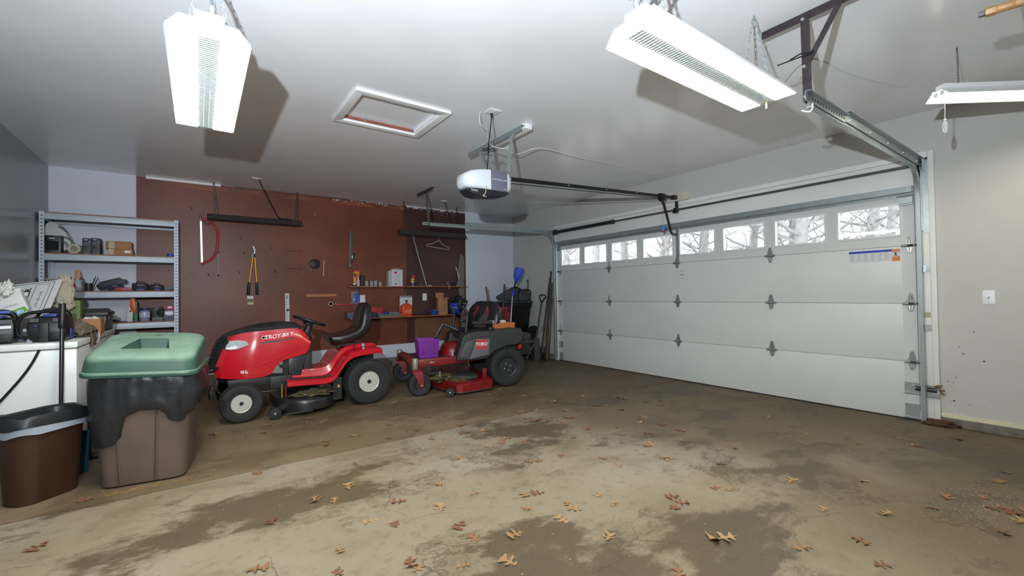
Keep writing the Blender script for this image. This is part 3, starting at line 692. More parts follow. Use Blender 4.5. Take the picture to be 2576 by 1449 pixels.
def slotted(name, p0, p1, up):
    mb = MB(); strap(mb, p0, p1, .034, up); o = mb.build(name, m_galv, go)
    p0, p1 = Vector(p0), Vector(p1); d = p1-p0; n = max(3, int(d.length/.035)); u = Vector(up).normalized(); mb = MB()
    for i in range(n):
        c = p0 + d*((i+.5)/n); mb.cyl(c-u*.0022, c+u*.0022, .0045, n=6)
    tag(mb.build('slots', m_dkmetal, o), kind='stuff'); return o
slotted('strap', (2.405, YO-.14, 2.37), (2.43, YO-.16, ZS), (-.95, -.3, 0))
slotted('strap', (2.33, YO+.14, 2.37), (2.43, YO+.16, ZS), (-.9, -.4, 0))
slotted('strap', (2.35, YO+.14, 2.37), (2.43, YO+.42, ZS), (-.9, -.4, 0))
mb = MB(); angle(mb, (2.42, 3.19, ZS+.03), (2.42, 4.16, ZS+.03), w=.05, t=.003, n1=(0, 0, -1), n2=(1, 0, 0)); oa = mb.build('slotted_angle', m_galv, go)
mb = MB()
for i in range(30): mb.cyl((2.4185, 3.21+i*.032, ZS+.012), (2.42, 3.21+i*.032, ZS+.012), .005, n=6); mb.cyl((2.4185, 3.21+i*.032, ZS-.008), (2.42, 3.21+i*.032, ZS-.008), .005, n=6)
tag(mb.build('slots', m_dkmetal, oa), kind='stuff')
mb = MB(); mb.beam((2.478, YO, 2.345), (5.235, YO, 2.485), .028, .036); mb.build('rail', m_black, go, bev=.003)
mb = MB(); mb.beam((2.49, YO, 2.302), (4.98, YO, 2.440), .012, .008); mb.build('drive_chain', M('chain_dark', (70, 70, 70), .5, .6), go)
mb = MB()
for x in (2.52, 3.3, 3.9, 4.45): mb.cyl((x, YO-.02, 2.345+(x-2.478)*.0508), (x, YO+.02, 2.345+(x-2.478)*.0508), .008, n=6)
mb.build('rail_bolt', m_galv2, go)
mb = MB(); mb.box(4.93, 5.04, YO-.028, YO+.028, 2.425, 2.505); mb.box(4.95, 5.0, YO-.02, YO+.02, 2.405, 2.43); mb.build('trolley', m_black, go, bev=.006)
mb = MB(); mb.beam((5.0, YO, 2.43), (5.16, YO, 2.05), .012, .034); mb.tube(smooth_path([(5.14, YO, 2.10), (5.165, YO, 2.03), (5.20, YO, 1.99), (5.30, YO, 1.985)], 5), .014, 8); mb.build('door_arm', m_black, go)
mb = MB(); mb.box(5.225, 5.292, YO-.03, YO+.03, 2.46, 2.515); mb.build('header_bracket', m_dkmetal, go)
mb = MB(); mb.box(5.292, X1-.001, YO-.20, YO+.12, 2.436, 2.545); mb.build('header_block', M('header_block', (206, 198, 182), .6, var=.1), go)
mb = MB(); mb.cyl((4.965, YO-.02, 2.41), (4.965, YO-.02, 2.10), .0018, n=5); mb.build('release_cord', M('release_red', (150, 60, 60), .6), go)
mb = MB(); mb.prism([(-.03, -.02), (.03, -.02), (.036, .01), (.03, .05), (-.03, .05)], (4.965, YO-.022, 2.03), (1, 0, 0), (0, 0, 1), .006); mb.build('release_tag', M('release_blue', (56, 132, 200), .5), go)
MB().box(4.945, 4.985, YO-.03, YO-.016, 1.99, 2.01).build('release_handle', M('release_red2', (150, 30, 40), .5), go, bev=.003)
oc = onZ(1240, 281, H)
mb = MB(); mb.tube(smooth_path([(oc.x, oc.y+.02, H-.008), (oc.x+.01, oc.y+.05, 2.70), (2.10, 3.24, 2.58), (2.13, 3.30, 2.50), (2.20, 3.42, 2.44), (2.22, 3.47, 2.37)], 6), .005, 8)
for k in range(2):
    mb.tube([(2.12+.035*math.cos(a)+.05*k-.025, 3.28+.035*math.sin(a), 2.50+.006*math.sin(3*a)) for a in [2*PI*i/14 for i in range(14)]], .004, 6, closed=True)
mb.build('power_cord', m_black, go)
mb = MB(); mb.cyl((oc.x, oc.y+.02, H-.006), (oc.x+.004, oc.y+.026, H-.045), .013, .008, n=8); mb.build('plug', m_black, go)
a = onZ(1208, 281, H)
MB().tube(smooth_path([a, a+Vector((.0, .01, -.10)), (2.10, 3.28, 2.68), (2.25, 3.45, 2.62), (2.40, 3.40, 2.60), (2.44, 3.36, 2.70), (2.46, 3.30, H-.02)], 6), .003, 6).build('bell_wire', M('wire_white', (216, 216, 210), .5), go)
MB().tube(smooth_path([(2.15, YO-.14, 2.20), (2.13, YO-.17, 2.17), (2.12, YO-.17, 2.12), (2.10, YO-.16, 2.10), (2.13, YO-.17, 2.095)], 5), .003, 6).build('antenna_wire', M('antenna', (212, 200, 160), .6), go)
tag(MB().box(2.472, 2.56, 3.20, 4.06, H-.048, H-.0005).build('ceiling_batten', m_house, bev=.003), 'short white batten screwed to the ceiling by the opener angle', 'batten')
w = [onZ(1270, 372, H-.02), onZ(1300, 388, H-.10), onZ(1360, 372, H-.06), onZ(1450, 395, H-.03), onZ(1550, 415, H-.015), onZ(1675, 445, H-.01)]
tag(MB().tube(smooth_path(w, 6), .0035, 6).build('bell_wire', M('wire_white', (216, 216, 210), .5)), 'thin white wire stapled along the ceiling from the opener towards the garage door', 'wire')
w = [onZ(1970, 208, H-.02), onZ(2015, 160, H-.01), onZ(2060, 152, H-.004), onZ(2150, 190, H-.004), onZ(2280, 220, H-.004)]
tag(MB().tube(smooth_path(w, 6), .003, 6).build('bell_wire', M('wire_white', (216, 216, 210), .5)), 'thin white wire on the ceiling behind the black track hanger', 'wire')
# air-line coupling at the upper corner
ac = thing('air_coupling', 'brass air-line coupling with a square grey plug under the ceiling', 'pipe fitting', onZ(2520, 25, 2.46))
q0, q1 = onZ(2462, 38, 2.46), onZ(2640, -18, 2.46); dd = (q1-q0).normalized()
m_brass = M('brass_tape', (176, 138, 92), .5, .2, var=.2, vs=30)
mb = MB(); mb.beam(q0, q0+dd*.02, .022, .022); mb.build('square_plug', M('plug_grey', (108, 110, 114), .5, .4), ac, bev=.002)
mb = MB(); mb.cyl(q0+dd*.02, q0+dd*.055, .021, n=6); mb.build('hex_nut', m_brass, ac, bev=.001)
mb = MB(); mb.lathe([(.017, 0), (.019, .003), (.019, .05), (.0175, .053), (.02, .056), (.02, .10), (.018, .104)], q0+dd*.055, dd, 14); mb.build('coupler_body', m_brass, ac)
mb = MB(); mb.cyl(q0+dd*.159, q0+dd*.4, .014, n=12); mb.build('pipe', m_galv, ac)
mb = MB(); c0 = q0+dd*.10; mb.tube([c0+Vector((0, 0, .018)), c0+Vector((0, 0, .15)), (c0.x, c0.y, H)], .004, 6); mb.build('hanger_wire', m_brass, ac)
# ================================================================ shelving unit and what stands on it
from mathutils import noise as mnoise
def blob(mb, c, size, seed, amp=.25, fr=1.6, n=18, m=12, flat=True):
    c = Vector(c); rings = []
    for i in range(m+1):
        t = PI*i/m; rr = max(math.sin(t), .02); ring = []
        for k in range(n):
            d = Vector((math.cos(2*PI*k/n)*rr, math.sin(2*PI*k/n)*rr, -math.cos(t)))
            q = 1 + amp*mnoise.noise(d*fr + Vector((seed, seed*.7, 0))) + amp*.6*mnoise.noise(d*fr*2.7 + Vector((0, seed, 3)))
            p = Vector((d.x*size[0]*q, d.y*size[1]*q, d.z*size[2]*q))
            if flat: p.z = max(p.z, -size[2]*.72)
            ring.append(c + p)
        rings.append(ring)
    return mb.loft(rings)
def cloth(mb, c, sx, sy, seed, hfun, th=.006, n=22, m=16, rz=0.0):
    """a draped sheet: height field over a wavy outline, given thickness"""
    c = Vector(c); top = []; R = Matrix.Rotation(rz, 3, 'Z')
    for j in range(m+1):
        for i in range(n+1):
            u, v = i/n-.5, j/m-.5
            w = 1 + .18*mnoise.noise(Vector((u*3+seed, v*3, seed)))
            p = R @ Vector((u*sx*w, v*sy*w, 0)); z = hfun(u, v)
            top.append(c + Vector((p.x, p.y, z)))
    N = len(top); bot = [p - Vector((0, 0, th)) for p in top]; fs = []
    for j in range(m):
        for i in range(n):
            a = j*(n+1)+i; fs.append((a, a+1, a+n+2, a+n+1)); fs.append((N+a, N+a+n+1, N+a+n+2, N+a+1))
    edge = [i for i in range(n+1)] + [j*(n+1)+n for j in range(1, m+1)] + [m*(n+1)+i for i in range(n-1, -1, -1)] + [j*(n+1) for j in range(m-1, 0, -1)]
    for a, b in zip(edge, edge[1:]+edge[:1]): fs.append((b, a, N+a, N+b))
    return mb.add(top+bot, fs)
SYF, SYB = 6.88, 7.325
SX0, SX1 = -1.412, -.200
m_rack = M('rack_grey', (184, 194, 204), .45, .1, var=.06, vs=10)
m_board = M('particle_board', (150, 112, 88), .75, var=.2, vs=30)
su = thing('shelving_unit', 'grey metal shelving unit with particle-board shelves against the rear wall', 'shelf', ((SX0+SX1)/2, 7.1, 0))
for x, sx in ((SX0, 1), (SX1, -1)):
    for y, sy in ((SYF, 1), (SYB, -1)):
        mb = MB(); angle(mb, (x, y, 0), (x, y, 2.185), w=.042, t=.003, n1=(sx, 0, 0), n2=(0, sy, 0)); post = mb.build('post', m_rack, su)
        mb = MB()
        for i in range(52):
            z = .12+i*.0395
            mb.box(x+sx*.016 if sx > 0 else x-.028, x+.028 if sx > 0 else x-.016, y-.001, y+.0005, z, z+.011) if sy > 0 else None
            if sx < 0: mb.box(x-.0005, x+.001, y+sy*.022-.005, y+sy*.022+.005, z, z+.014)
        if mb.v: tag(mb.build('keyhole_slots', M('slot_dark', (26, 28, 30), .9), post), kind='stuff')
LV = [onY(440, yy, SYF).z for yy in (557, 648, 733.5, 809)]
LV.append(.35)
for z in LV:
    for y in (SYF, SYB-.03):
        mb = MB(); mb.box(SX0+.042, SX1-.042, y+.001, y+.028, z-.068, z); mb.build('beam', m_rack, su, bev=.004)
    for x in (SX0+.003, SX1-.031): MB().box(x, x+.028, SYF+.043, SYB-.043, z-.068, z).build('side_beam', m_rack, su)
    MB().box(SX0+.004, SX1-.004, SYF+.006, SYB-.006, z, z+.014).build('shelf_board', m_board, su)
    MB().box(SX0+.04, SX1-.04, (SYF+SYB)/2-.015, (SYF+SYB)/2+.015, z-.03, z-.001).build('cross_bar', m_rack, su)
ZT = [z+.0145 for z in LV]
def bx(name, label, cat, px0, px1, pytop, zb, yf, depth, mat, bev=.004, group=None, parts=None):
    """a carton: left/right/top edges seen in the photograph on the plane of its front face, bottom on the shelf"""
    a, b = onY(px0, pytop, yf), onY(px1, pytop, yf); zt = (a.z+b.z)/2
    t = thing(name, label, cat, ((a.x+b.x)/2, yf+depth/2, zb), 0, group)
    MB().box(a.x, b.x, yf, yf+depth, zb, zt).build('body', mat, t, bev=bev)
    return t, a.x, b.x, zt
# --- upper shelf
z = ZT[1]
t, xa, xb, zt = bx('speaker_box', 'black boxy speaker in front of the white machine hood', 'speaker', 110, 154, 592, z, 6.93, .13, m_black, .008)
MB().box(xa+.02, xb-.02, 6.926, 6.931, z+.03, zt-.06).build('grille', M('grille_black', (16, 16, 17), .8, bump=.5, bs=300), t)
MB().box(xa+.04, xa+.085, 6.927, 6.931, zt-.035, zt-.028).build('badge', m_white, t)
P = [onY(*q, 7.07) for q in ((110, 591), (110, 575), (114, 563), (124, 557), (140, 559), (152, 567), (163, 580), (172, 596), (178, 608), (180, 618), (172, 626), (158, 634), (112, 637))]
t = thing('machine_hood', 'white curved machine hood with grey arcs at the end of the upper shelf', 'appliance', (P[0].x+.1, 7.15, z))
mb = MB(); mb.prism([(p.x, max(p.z, z)) for p in P], (0, 7.07, 0), (1, 0, 0), (0, 0, 1), -.2); mb.build('shell', M('hood_white', (196, 200, 196), .45), t, bev=.012, seg=3)
for r0, r1, ma in ((.085, .055, M('hood_grey', (120, 122, 122), .5)), (.135, .115, M('hood_grey2', (92, 94, 96), .5))):
    c = onY(150, 622, 7.064); mb = MB()
    pl = [(r0*math.cos(a), r0*math.sin(a)) for a in [-.1+1.7*i/10 for i in range(11)]] + [(r1*math.cos(a), r1*math.sin(a)) for a in [1.6-1.7*i/10 for i in range(11)]]
    mb.prism(pl, (c.x, 7.066, max(c.z, z+.05)), (1, 0, 0), (0, 0, 1), .006); mb.build('trim_arc', ma, t)
mb = MB(); c = onY(158, 577, 7.064); mb.prism([(-.045, .03), (-.03, .038), (.045, -.025), (.04, -.036), (.02, -.02)], (c.x, 7.066, c.z), (1, 0, 0), (0, 0, 1), .006); mb.build('vent_slot', m_black, t)
t = thing('packing_tape', 'big roll of clear tape lying on its side on the upper shelf', 'tape', onY(187, 626, 6.95)-Vector((0, 0, .06)))
c = onY(187, 626, 6.95); r = c.z-z
mb = MB(); mb.lathe([(r*.58, 0), (r, 0), (r, .10), (r*.58, .10), (r*.58, 0)], (c.x, 6.93, c.z), (.15, 1, 0), 28); mb.build('tape_roll', M('tape_clear', (190, 184, 160), .35), t)
mb = MB(); mb.lathe([(r*.53, .004), (r*.58, .004), (r*.58, .096), (r*.53, .096), (r*.53, .004)], (c.x, 6.93, c.z), (.15, 1, 0), 28); mb.build('cardboard_core', M('core_brown', (76, 54, 44), .8), t)
for i, (a, b) in enumerate(((207, 229), (229.3, 252))):
    t, xa, xb, zt = bx('carton', ('black printed carton beside the tape roll', 'black printed carton touching the brown cartons')[i], 'box', a, b, 599, z, 6.95, .13, M('carton_black', (24, 25, 34), .5), .002, 'black cartons on the upper shelf')
    mb = MB(); mb.box(xa+.012, xa+.045, 6.9485, 6.95, zt-.026, zt-.012); mb.box(xb-.016, xb-.008, 6.9485, 6.95, zt-.055, zt-.03)
    for k, w in ((.05, .05), (.062, .035), (.076, .055), (.145, .05), (.165, .04), (.178, .06)): mb.box(xa+.008, xa+.008+w, 6.9488, 6.95, zt-k-.003, zt-k)
    mb.build('print', M('carton_print', (150, 154, 168), .5), t)
m_card = M('cardboard', (168, 122, 84), .75, var=.12, vs=9)
t, xa, xb, zt = bx('carton', 'lower of two small brown cartons, with a white label', 'box', 272, 334, 626.5, z, 6.95, .16, m_card, .002, 'brown cartons on the upper shelf')
MB().box(xb-.075, xb-.02, 6.9485, 6.95, zt-.045, zt-.018).build('label', m_white, t)
MB().box(xa-.0, xa+.05, 6.9484, 6.95, z+.004, zt-.003).build('tape', M('tape_shine', (196, 178, 150), .15), t)
z2 = zt+.0005
t, xa, xb, zt = bx('carton', 'upper of two small brown cartons, slightly crushed', 'box', 265, 331, 607, z2, 6.955, .15, m_card, .005, 'brown cartons on the upper shelf')
MB().box(xa+.03, xa+.08, 6.9535, 6.955, z2+.004, zt-.005).build('tape', M('tape_shine', (196, 178, 150), .15), t)
c = onY(430, 640, 6.98)
t = thing('tape_roll', 'small blue tape roll at the end of the upper shelf', 'tape', (c.x, 7.0, z))
MB().lathe([(.022, 0), (.038, 0), (.038, .042), (.022, .042), (.022, 0)], (c.x-.005, 7.0, z), (0, 0, 1), 20).build('roll', M('tape_blue', (48, 84, 170), .5), t)
MB().lathe([(.02, .001), (.022, .001), (.022, .041), (.02, .041), (.02, .001)], (c.x-.005, 7.0, z), (0, 0, 1), 20).build('core', M('core_brown', (76, 54, 44), .8), t)
# --- middle shelf
z = ZT[2]
t, xa, xb, zt = bx('carton', 'long beige carton behind the sign', 'box', 104, 186, 700, z, 7.0, .2, M('beige_card', (176, 170, 152), .7, var=.1, vs=6), .003)
mb = MB()
for k in range(5): mb.box(xa+.02+k*.028, xa+.04+k*.028, 6.9985, 7.0, zt-.035, zt-.016)
mb.build('print', M('print_dark', (60, 54, 50), .6), t)
t, xa, xb, zt = bx('biscuit_tin', 'ribbed pale tin between the long carton and the white can', 'tin', 168, 184, 703, z, 6.95, .1, M('tin_ribbed', (150, 148, 136), .4, .4), .006)
mb = MB()
for k in range(6): mb.box(xa-.001, xb+.001, 6.948, 6.951, z+.02+k*.02, z+.026+k*.02)
mb.build('ribs', M('tin_rib', (120, 118, 108), .4, .4), t)
a, b = onY(181, 731, 6.95), onY(207, 704, 6.95); cx_, rr = (a.x+b.x)/2, (b.x-a.x)/2
t = thing('tin_can', 'white-grey can with a red mark on the middle shelf', 'can', (cx_, 6.95+rr, z))
mb = MB(); mb.lathe([(rr*.94, 0), (rr*.96, b.z-z-.004), (rr, b.z-z), (rr*.93, b.z-z), (rr*.9, .006), (.001, .006)], (cx_, 6.95+rr, z), (0, 0, 1), 20); mb.build('can_body', M('can_white', (176, 184, 190), .4, .2), t)
mb = MB(); mb.prism([(-.014, -.02), (.014, -.02), (.014, .025), (-.014, .025)], (cx_-rr*.62, 6.95+rr*.2, z+.06), (.8, -.6, 0), (0, 0, 1), .002); mb.build('red_mark', M('red_mark', (178, 40, 60), .5), t)
t = thing('paint_brush', 'wooden brush handle standing in the white-grey can', 'brush', (cx_+.0, 6.95+rr, z+.008))
mb = MB(); q = [onY(*p, 6.99) for p in ((188, 704), (187, 684), (192, 678.5), (200, 679), (203, 686), (200, 705))]
q = [(p.x, p.z) for p in q]; q = [(q[0][0], z+.02)] + q + [(q[-1][0], z+.02)]
mb.prism(q, (0, 7.01, 0), (1, 0, 0), (0, 0, 1), .022); mb.build('handle', M('brush_wood', (186, 142, 92), .5), t, bev=.004)
MB().obox((q[-2][0]+.018, 7.0, onY(203, 700, 7.0).z), (.02, .02, .035)).build('ferrule', M('brush_red', (120, 40, 36), .5), t)
a, b = onY(211, 731, 6.96), onY(232, 712, 6.96); cx_, rr = (a.x+b.x)/2, (b.x-a.x)/2
t = thing('tin_can', 'dark can holding thin brushes and pens', 'can', (cx_, 6.96+rr, z))
mb = MB(); mb.lathe([(rr*.96, 0), (rr, .004), (rr, b.z-z), (rr*.93, b.z-z), (rr*.9, .006), (.001, .006)], (cx_, 6.96+rr, z), (0, 0, 1), 20); mb.build('can_body', M('can_dark', (58, 52, 48), .4, .4), t)
for k, (dx, dz, cc) in enumerate(((-.05, .075, (60, 40, 40)), (-.03, .07, (40, 44, 60)), (.045, .10, (30, 30, 34)), (.06, .09, (50, 56, 90)), (.035, .08, (90, 84, 80)))):
    c0 = Vector((cx_+dx*.35, 6.96+rr+.01*(k-2), z+.008)); o = tag(MB().tube([c0, c0+Vector((dx, 0, .06+dz))], [.003, .0045], 6).build('pencil', M('stick%d' % k, cc, .5)), 'thin %s in the dark can on the middle shelf' % ('reddish brush leaning furthest towards the sign', 'navy pen', 'black brush leaning highest', 'blue pen leaning outermost', 'grey stick')[k], 'pen', 'brushes and pens in the dark can')
P = [onY(*q, 6.97) for q in ((241, 720), (252, 709), (300, 698), (306, 702), (319, 703), (319, 712), (300, 716), (262, 727), (250, 730))]
t = thing('power_tool_case', 'long black tapered tool leaning on the middle shelf', 'tool', (P[0].x+.2, 7.0, z))
mb = MB(); mb.prism([(p.x, max(p.z, z+.001)) for p in P], (0, 7.02, 0), (1, 0, 0), (0, 0, 1), .05); mb.build('body', M('tool_black', (18, 19, 21), .5), t, bev=.008)
mb = MB(); c = onY(296, 706, 6.965); mb.prism(rrect(.10, .014, .005, 2), (c.x, 6.9695, c.z), (.97, 0, .2), (-.2, 0, .97), .004); mb.build('grip_inlay', M('tool_grey', (64, 66, 70), .6), t)
t, xa, xb, zt = bx('tool_bag', 'small navy tool pouch under the black tapered tool', 'bag', 271, 310, 716, z, 6.93, .05, M('navy_nylon', (30, 36, 62), .7), .008)
MB().box(xa+.04, xa+.09, 6.9285, 6.93, zt-.018, zt-.011).build('badge', M('pouch_print', (130, 136, 160), .6), t)
t, xa, xb, zt = bx('tape_reel', 'red tape measure on the middle shelf', 'tape measure', 288, 329, 723, z, 6.895, .03, M('tape_red', (176, 28, 36), .4), .006)
mb = MB(); [mb.box(xa+k, xa+k+.016, 6.8935, 6.895, z+.004, zt-.004) for k in (.06, .095)]; mb.build('label_band', M('red_dark', (110, 18, 26), .4), t)
for k, (p0, p1, pt, lb) in enumerate(((331, 372, 712, 'navy soft tool bag with a rounded top on the middle shelf'), (376, 411, 716, 'low navy tool bag near the end of the middle shelf'))):
    t, xa, xb, zt = bx('tool_bag', lb, 'bag', p0, p1, pt, z, 6.93, .09, M('navy_bag', (18, 20, 34), .65), .018, 'navy bags on the middle shelf')
    MB().box(xa+.045, xb-.035, 6.928, 6.931, z+.004, z+.022).build('blue_patch', M('blue_patch', (40, 64, 160), .5), t)
    MB().box(xa+.05, xb-.04, 6.928, 6.931, zt-.03, zt-.018).build('badge', M('pouch_print', (130, 136, 160), .6), t)
    mb = MB(); mb.tube(smooth_path([(xa+.03, 6.97, zt-.01), (xa+.06, 6.96, zt+.018), (xb-.05, 6.96, zt+.012), (xb-.02, 6.97, zt-.012)], 5), .006, 6); mb.build('strap', m_black, t)
P = [onY(*q, 6.96) for q in ((414, 722), (438, 717), (438, 727), (414, 731))]
tag(MB().prism([(p.x, max(p.z, z)) for p in P], (0, 7.02, 0), (1, 0, 0), (0, 0, 1), .06).build('paper_stack', M('paper_grey', (120, 118, 118), .8), bev=.002), 'grey paper sleeve at the end of the middle shelf', 'paper')
# --- lower shelf
z = ZT[3]
P = [onY(*q, 6.96) for q in ((268, 812), (272, 806), (290, 803), (307, 810), (300, 813))]
tag(MB().prism([(p.x, max(p.z, z)) for p in P], (0, 7.0, 0), (1, 0, 0), (0, 0, 1), .08).build('folded_cloth', M('rag_dark', (46, 44, 46), .9), bev=.006), 'crumpled dark rag on the lower shelf', 'rag')
t = thing('seed_bag', 'standing white, orange and green bag on the lower shelf', 'bag', (onY(332, 811, 6.95).x, 6.98, z))
def bag_half(pts, mat, nm, dy):
    P = [onY(*q, 6.95) for q in pts]; mb = MB(); mb.prism([(p.x, max(p.z, z)) for p in P], (0, 6.99-dy, 0), (1, 0, 0), (0, 0, 1), .05); mb.build(nm, mat, t, bev=.01)
bag_half(((318, 808), (320, 785), (324, 765), (327, 752), (334, 749), (336, 770), (334, 811), (322, 811)), M('bag_white', (206, 204, 200), .4), 'white_panel', 0)
bag_half(((326, 770), (328, 750), (340, 751), (343, 770), (342, 788), (333, 786)), M('bag_orange', (206, 84, 34), .4), 'orange_panel', .012)
bag_half(((335, 811), (336, 786), (342, 784), (341, 752), (346, 762), (347, 811)), M('bag_green', (46, 104, 56), .4), 'green_panel', .008)
bag_half(((326, 781), (329, 779), (330, 784), (327, 786)), m_black, 'print', .006)
a, b = onY(349, 809, 6.94), onY(377, 775, 6.94); cx_, rr = (a.x+b.x)/2, (b.x-a.x)/2; hh = b.z-z
t = thing('storage_jar', 'clear jar with blue lid and colourful label on the lower shelf', 'jar', (cx_, 6.94+rr, z))
MB().lathe([(rr*.9, 0), (rr, .008), (rr, hh*.8), (rr*.85, hh*.86), (rr*.85, hh*.88)], (cx_, 6.94+rr, z), (0, 0, 1), 20).build('jar_body', M('jar_clear', (140, 140, 170), .15), t)
MB().lathe([(rr*.98, hh*.84), (rr*1.0, hh*.86), (rr*1.0, hh), (rr*.9, hh*1.01), (.001, hh*1.01)], (cx_, 6.94+rr, z), (0, 0, 1), 20).build('lid', M('jar_lid', (40, 48, 110), .4), t)
MB().lathe([(rr*1.01, hh*.3), (rr*1.015, hh*.31), (rr*1.015, hh*.68), (rr*1.01, hh*.69)], (cx_, 6.94+rr, z), (0, 0, 1), 20).build('label', M('jar_label', (190, 188, 214), .3, var=.35, vs=40), t)
a, b = onY(378, 805, 7.05), onY(410, 772, 7.05); cx_, rr = (a.x+b.x)/2, (b.x-a.x)/2; hh = b.z-z
t = thing('plastic_tub', 'dull grey tub with a stick behind the green box', 'tub', (cx_, 7.05+rr, z))
MB().lathe([(rr*.8, 0), (rr*.97, hh), (rr*.92, hh), (rr*.76, .005), (.001, .005)], (cx_, 7.05+rr, z), (0, 0, 1), 20).build('tub_body', M('tub_grey', (92, 92, 94), .5), t)
MB().tube([onY(378, 775, 7.04), onY(392, 769, 7.1)], .004, 6).build('stick', M('stick_pale', (150, 146, 130), .6), t)
blob(mb := MB(), (cx_+.045, 7.0, z+.10), (.045, .03, .045), 4, .5); mb.build('wire_tangle', M('tangle', (40, 42, 44), .7), t)
t, xa, xb, zt = bx('small_case', 'small grey-green box on the lower shelf in front of the grey tub', 'box', 383, 410, 799, z, 6.93, .06, M('case_green', (82, 94, 90), .5), .004)
MB().box(xa-.004, xb+.004, 6.926, 6.994, zt-.010, zt+.002).build('lid', M('case_green2', (100, 112, 106), .5), t, bev=.002)
t, xa, xb, zt = bx('plastic_box', 'clear purple-grey box at the end of the lower shelf', 'box', 412, 437, 781, z, 6.95, .10, M('clear_purple', (112, 104, 124), .3), .006)
MB().box(xa+.03, xb-.01, 6.9485, 6.95, z+.02, z+.055).build('label', M('label_purple', (70, 50, 96), .5), t)
MB().box(xa+.015, xb-.005, 6.9485, 6.95, zt-.05, zt-.015).build('white_label', m_white, t)
t, xa2, xb2, zt2 = bx('carton', 'small pink carton on top of the purple-grey box', 'box', 417, 437, 769, zt+.0005, 6.96, .07, M('carton_pink', (176, 52, 92), .5), .002)
MB().box(xa2+.02, xb2-.02, 6.9585, 6.96, zt2-.03, zt2-.012).build('print', m_white, t)
tag(MB().box(-1.2, -.3, 6.98, 7.25, LV[4]+.0145, LV[4]+.30).build('storage_tote', M('tote_dark', (44, 42, 42), .6), bev=.02), 'dark storage tote on the lowest shelf behind the trash can', 'tote')
# ================================================================ chest freezer and the clutter on it
FX0, FX1, FY0, FY1, FZ = -1.395, -.722, 4.50, 6.30, .897
m_enam = M('enamel_white', (226, 230, 230), .3, var=.03)
cf = thing('chest_freezer', 'white chest freezer along the side wall, covered in clutter', 'freezer', ((FX0+FX1)/2, 5.4, 0))
MB().box(FX0+.01, FX1-.006, FY0+.008, FY1-.01, .03, FZ-.055).build('cabinet', m_enam, cf, bev=.008)
MB().box(FX0+.01, FX1-.01, FY0+.016, FY1-.02, FZ-.056, FZ-.046).build('gasket', M('gasket', (150, 146, 132), .7), cf)
MB().box(FX0, FX1, FY0, FY1, FZ-.046, FZ).build('lid', m_enam, cf, bev=.01)
MB().box(FX0+.03, FX1-.03, FY0+.03, FY1-.03, 0, .03).build('plinth', m_black, cf)
mb = MB(); [mb.box(FX1-.004, FX1+.001, FY0+.004, FY0+.012, zz, zz+.008) for zz in (FZ-.04, FZ-.02)]; mb.build('corner_slots', m_black, cf)
w = [onY(99, 880, 4.496), onY(80, 915, 4.49), onY(50, 955, 4.485), onY(0, 1010, 4.48), onY(-30, 1040, 4.47), onY(-60, 1100, 4.46)]
tag(MB().tube(smooth_path(w, 6), .008, 8).build('extension_cable', m_black), 'black cord hanging across the white freezer front', 'cord')
# broom pole leaning on the freezer
t = thing('broom', 'thin black pole with a foam grip leaning on the freezer', 'broom', onY(153, 1140, 4.40))
p0, p1, p2 = onY(157, 763, 4.47), onY(156, 826, 4.46), onY(152, 1120, 4.36)
MB().tube([p2, p1], .0125, 12).build('pole', M('pole_black', (48, 48, 52), .25, .5), t)
MB().tube([p1, p1.lerp(p0, .04), p1.lerp(p0, .96), p0], [.018, .0205, .0195, .014], 12).build('grip', m_black, t)
MB().cyl(p0+Vector((0, -.02, .0)), p0+Vector((0, .02, .0)), .004, n=6).build('hang_hole', m_galv2, t)
q = Vector((p2.x, p2.y, 0)); mb = MB(); mb.loft([[(p2.x-w2, p2.y-d2_, zz), (p2.x+w2, p2.y-d2_, zz), (p2.x+w2, p2.y+d2_, zz), (p2.x-w2, p2.y+d2_, zz)] for w2, d2_, zz in ((.09, .03, 0), (.075, .025, .10), (.03, .02, p2.z+.01))]); mb.build('bristles', M('bristle', (40, 44, 50), .9), t)
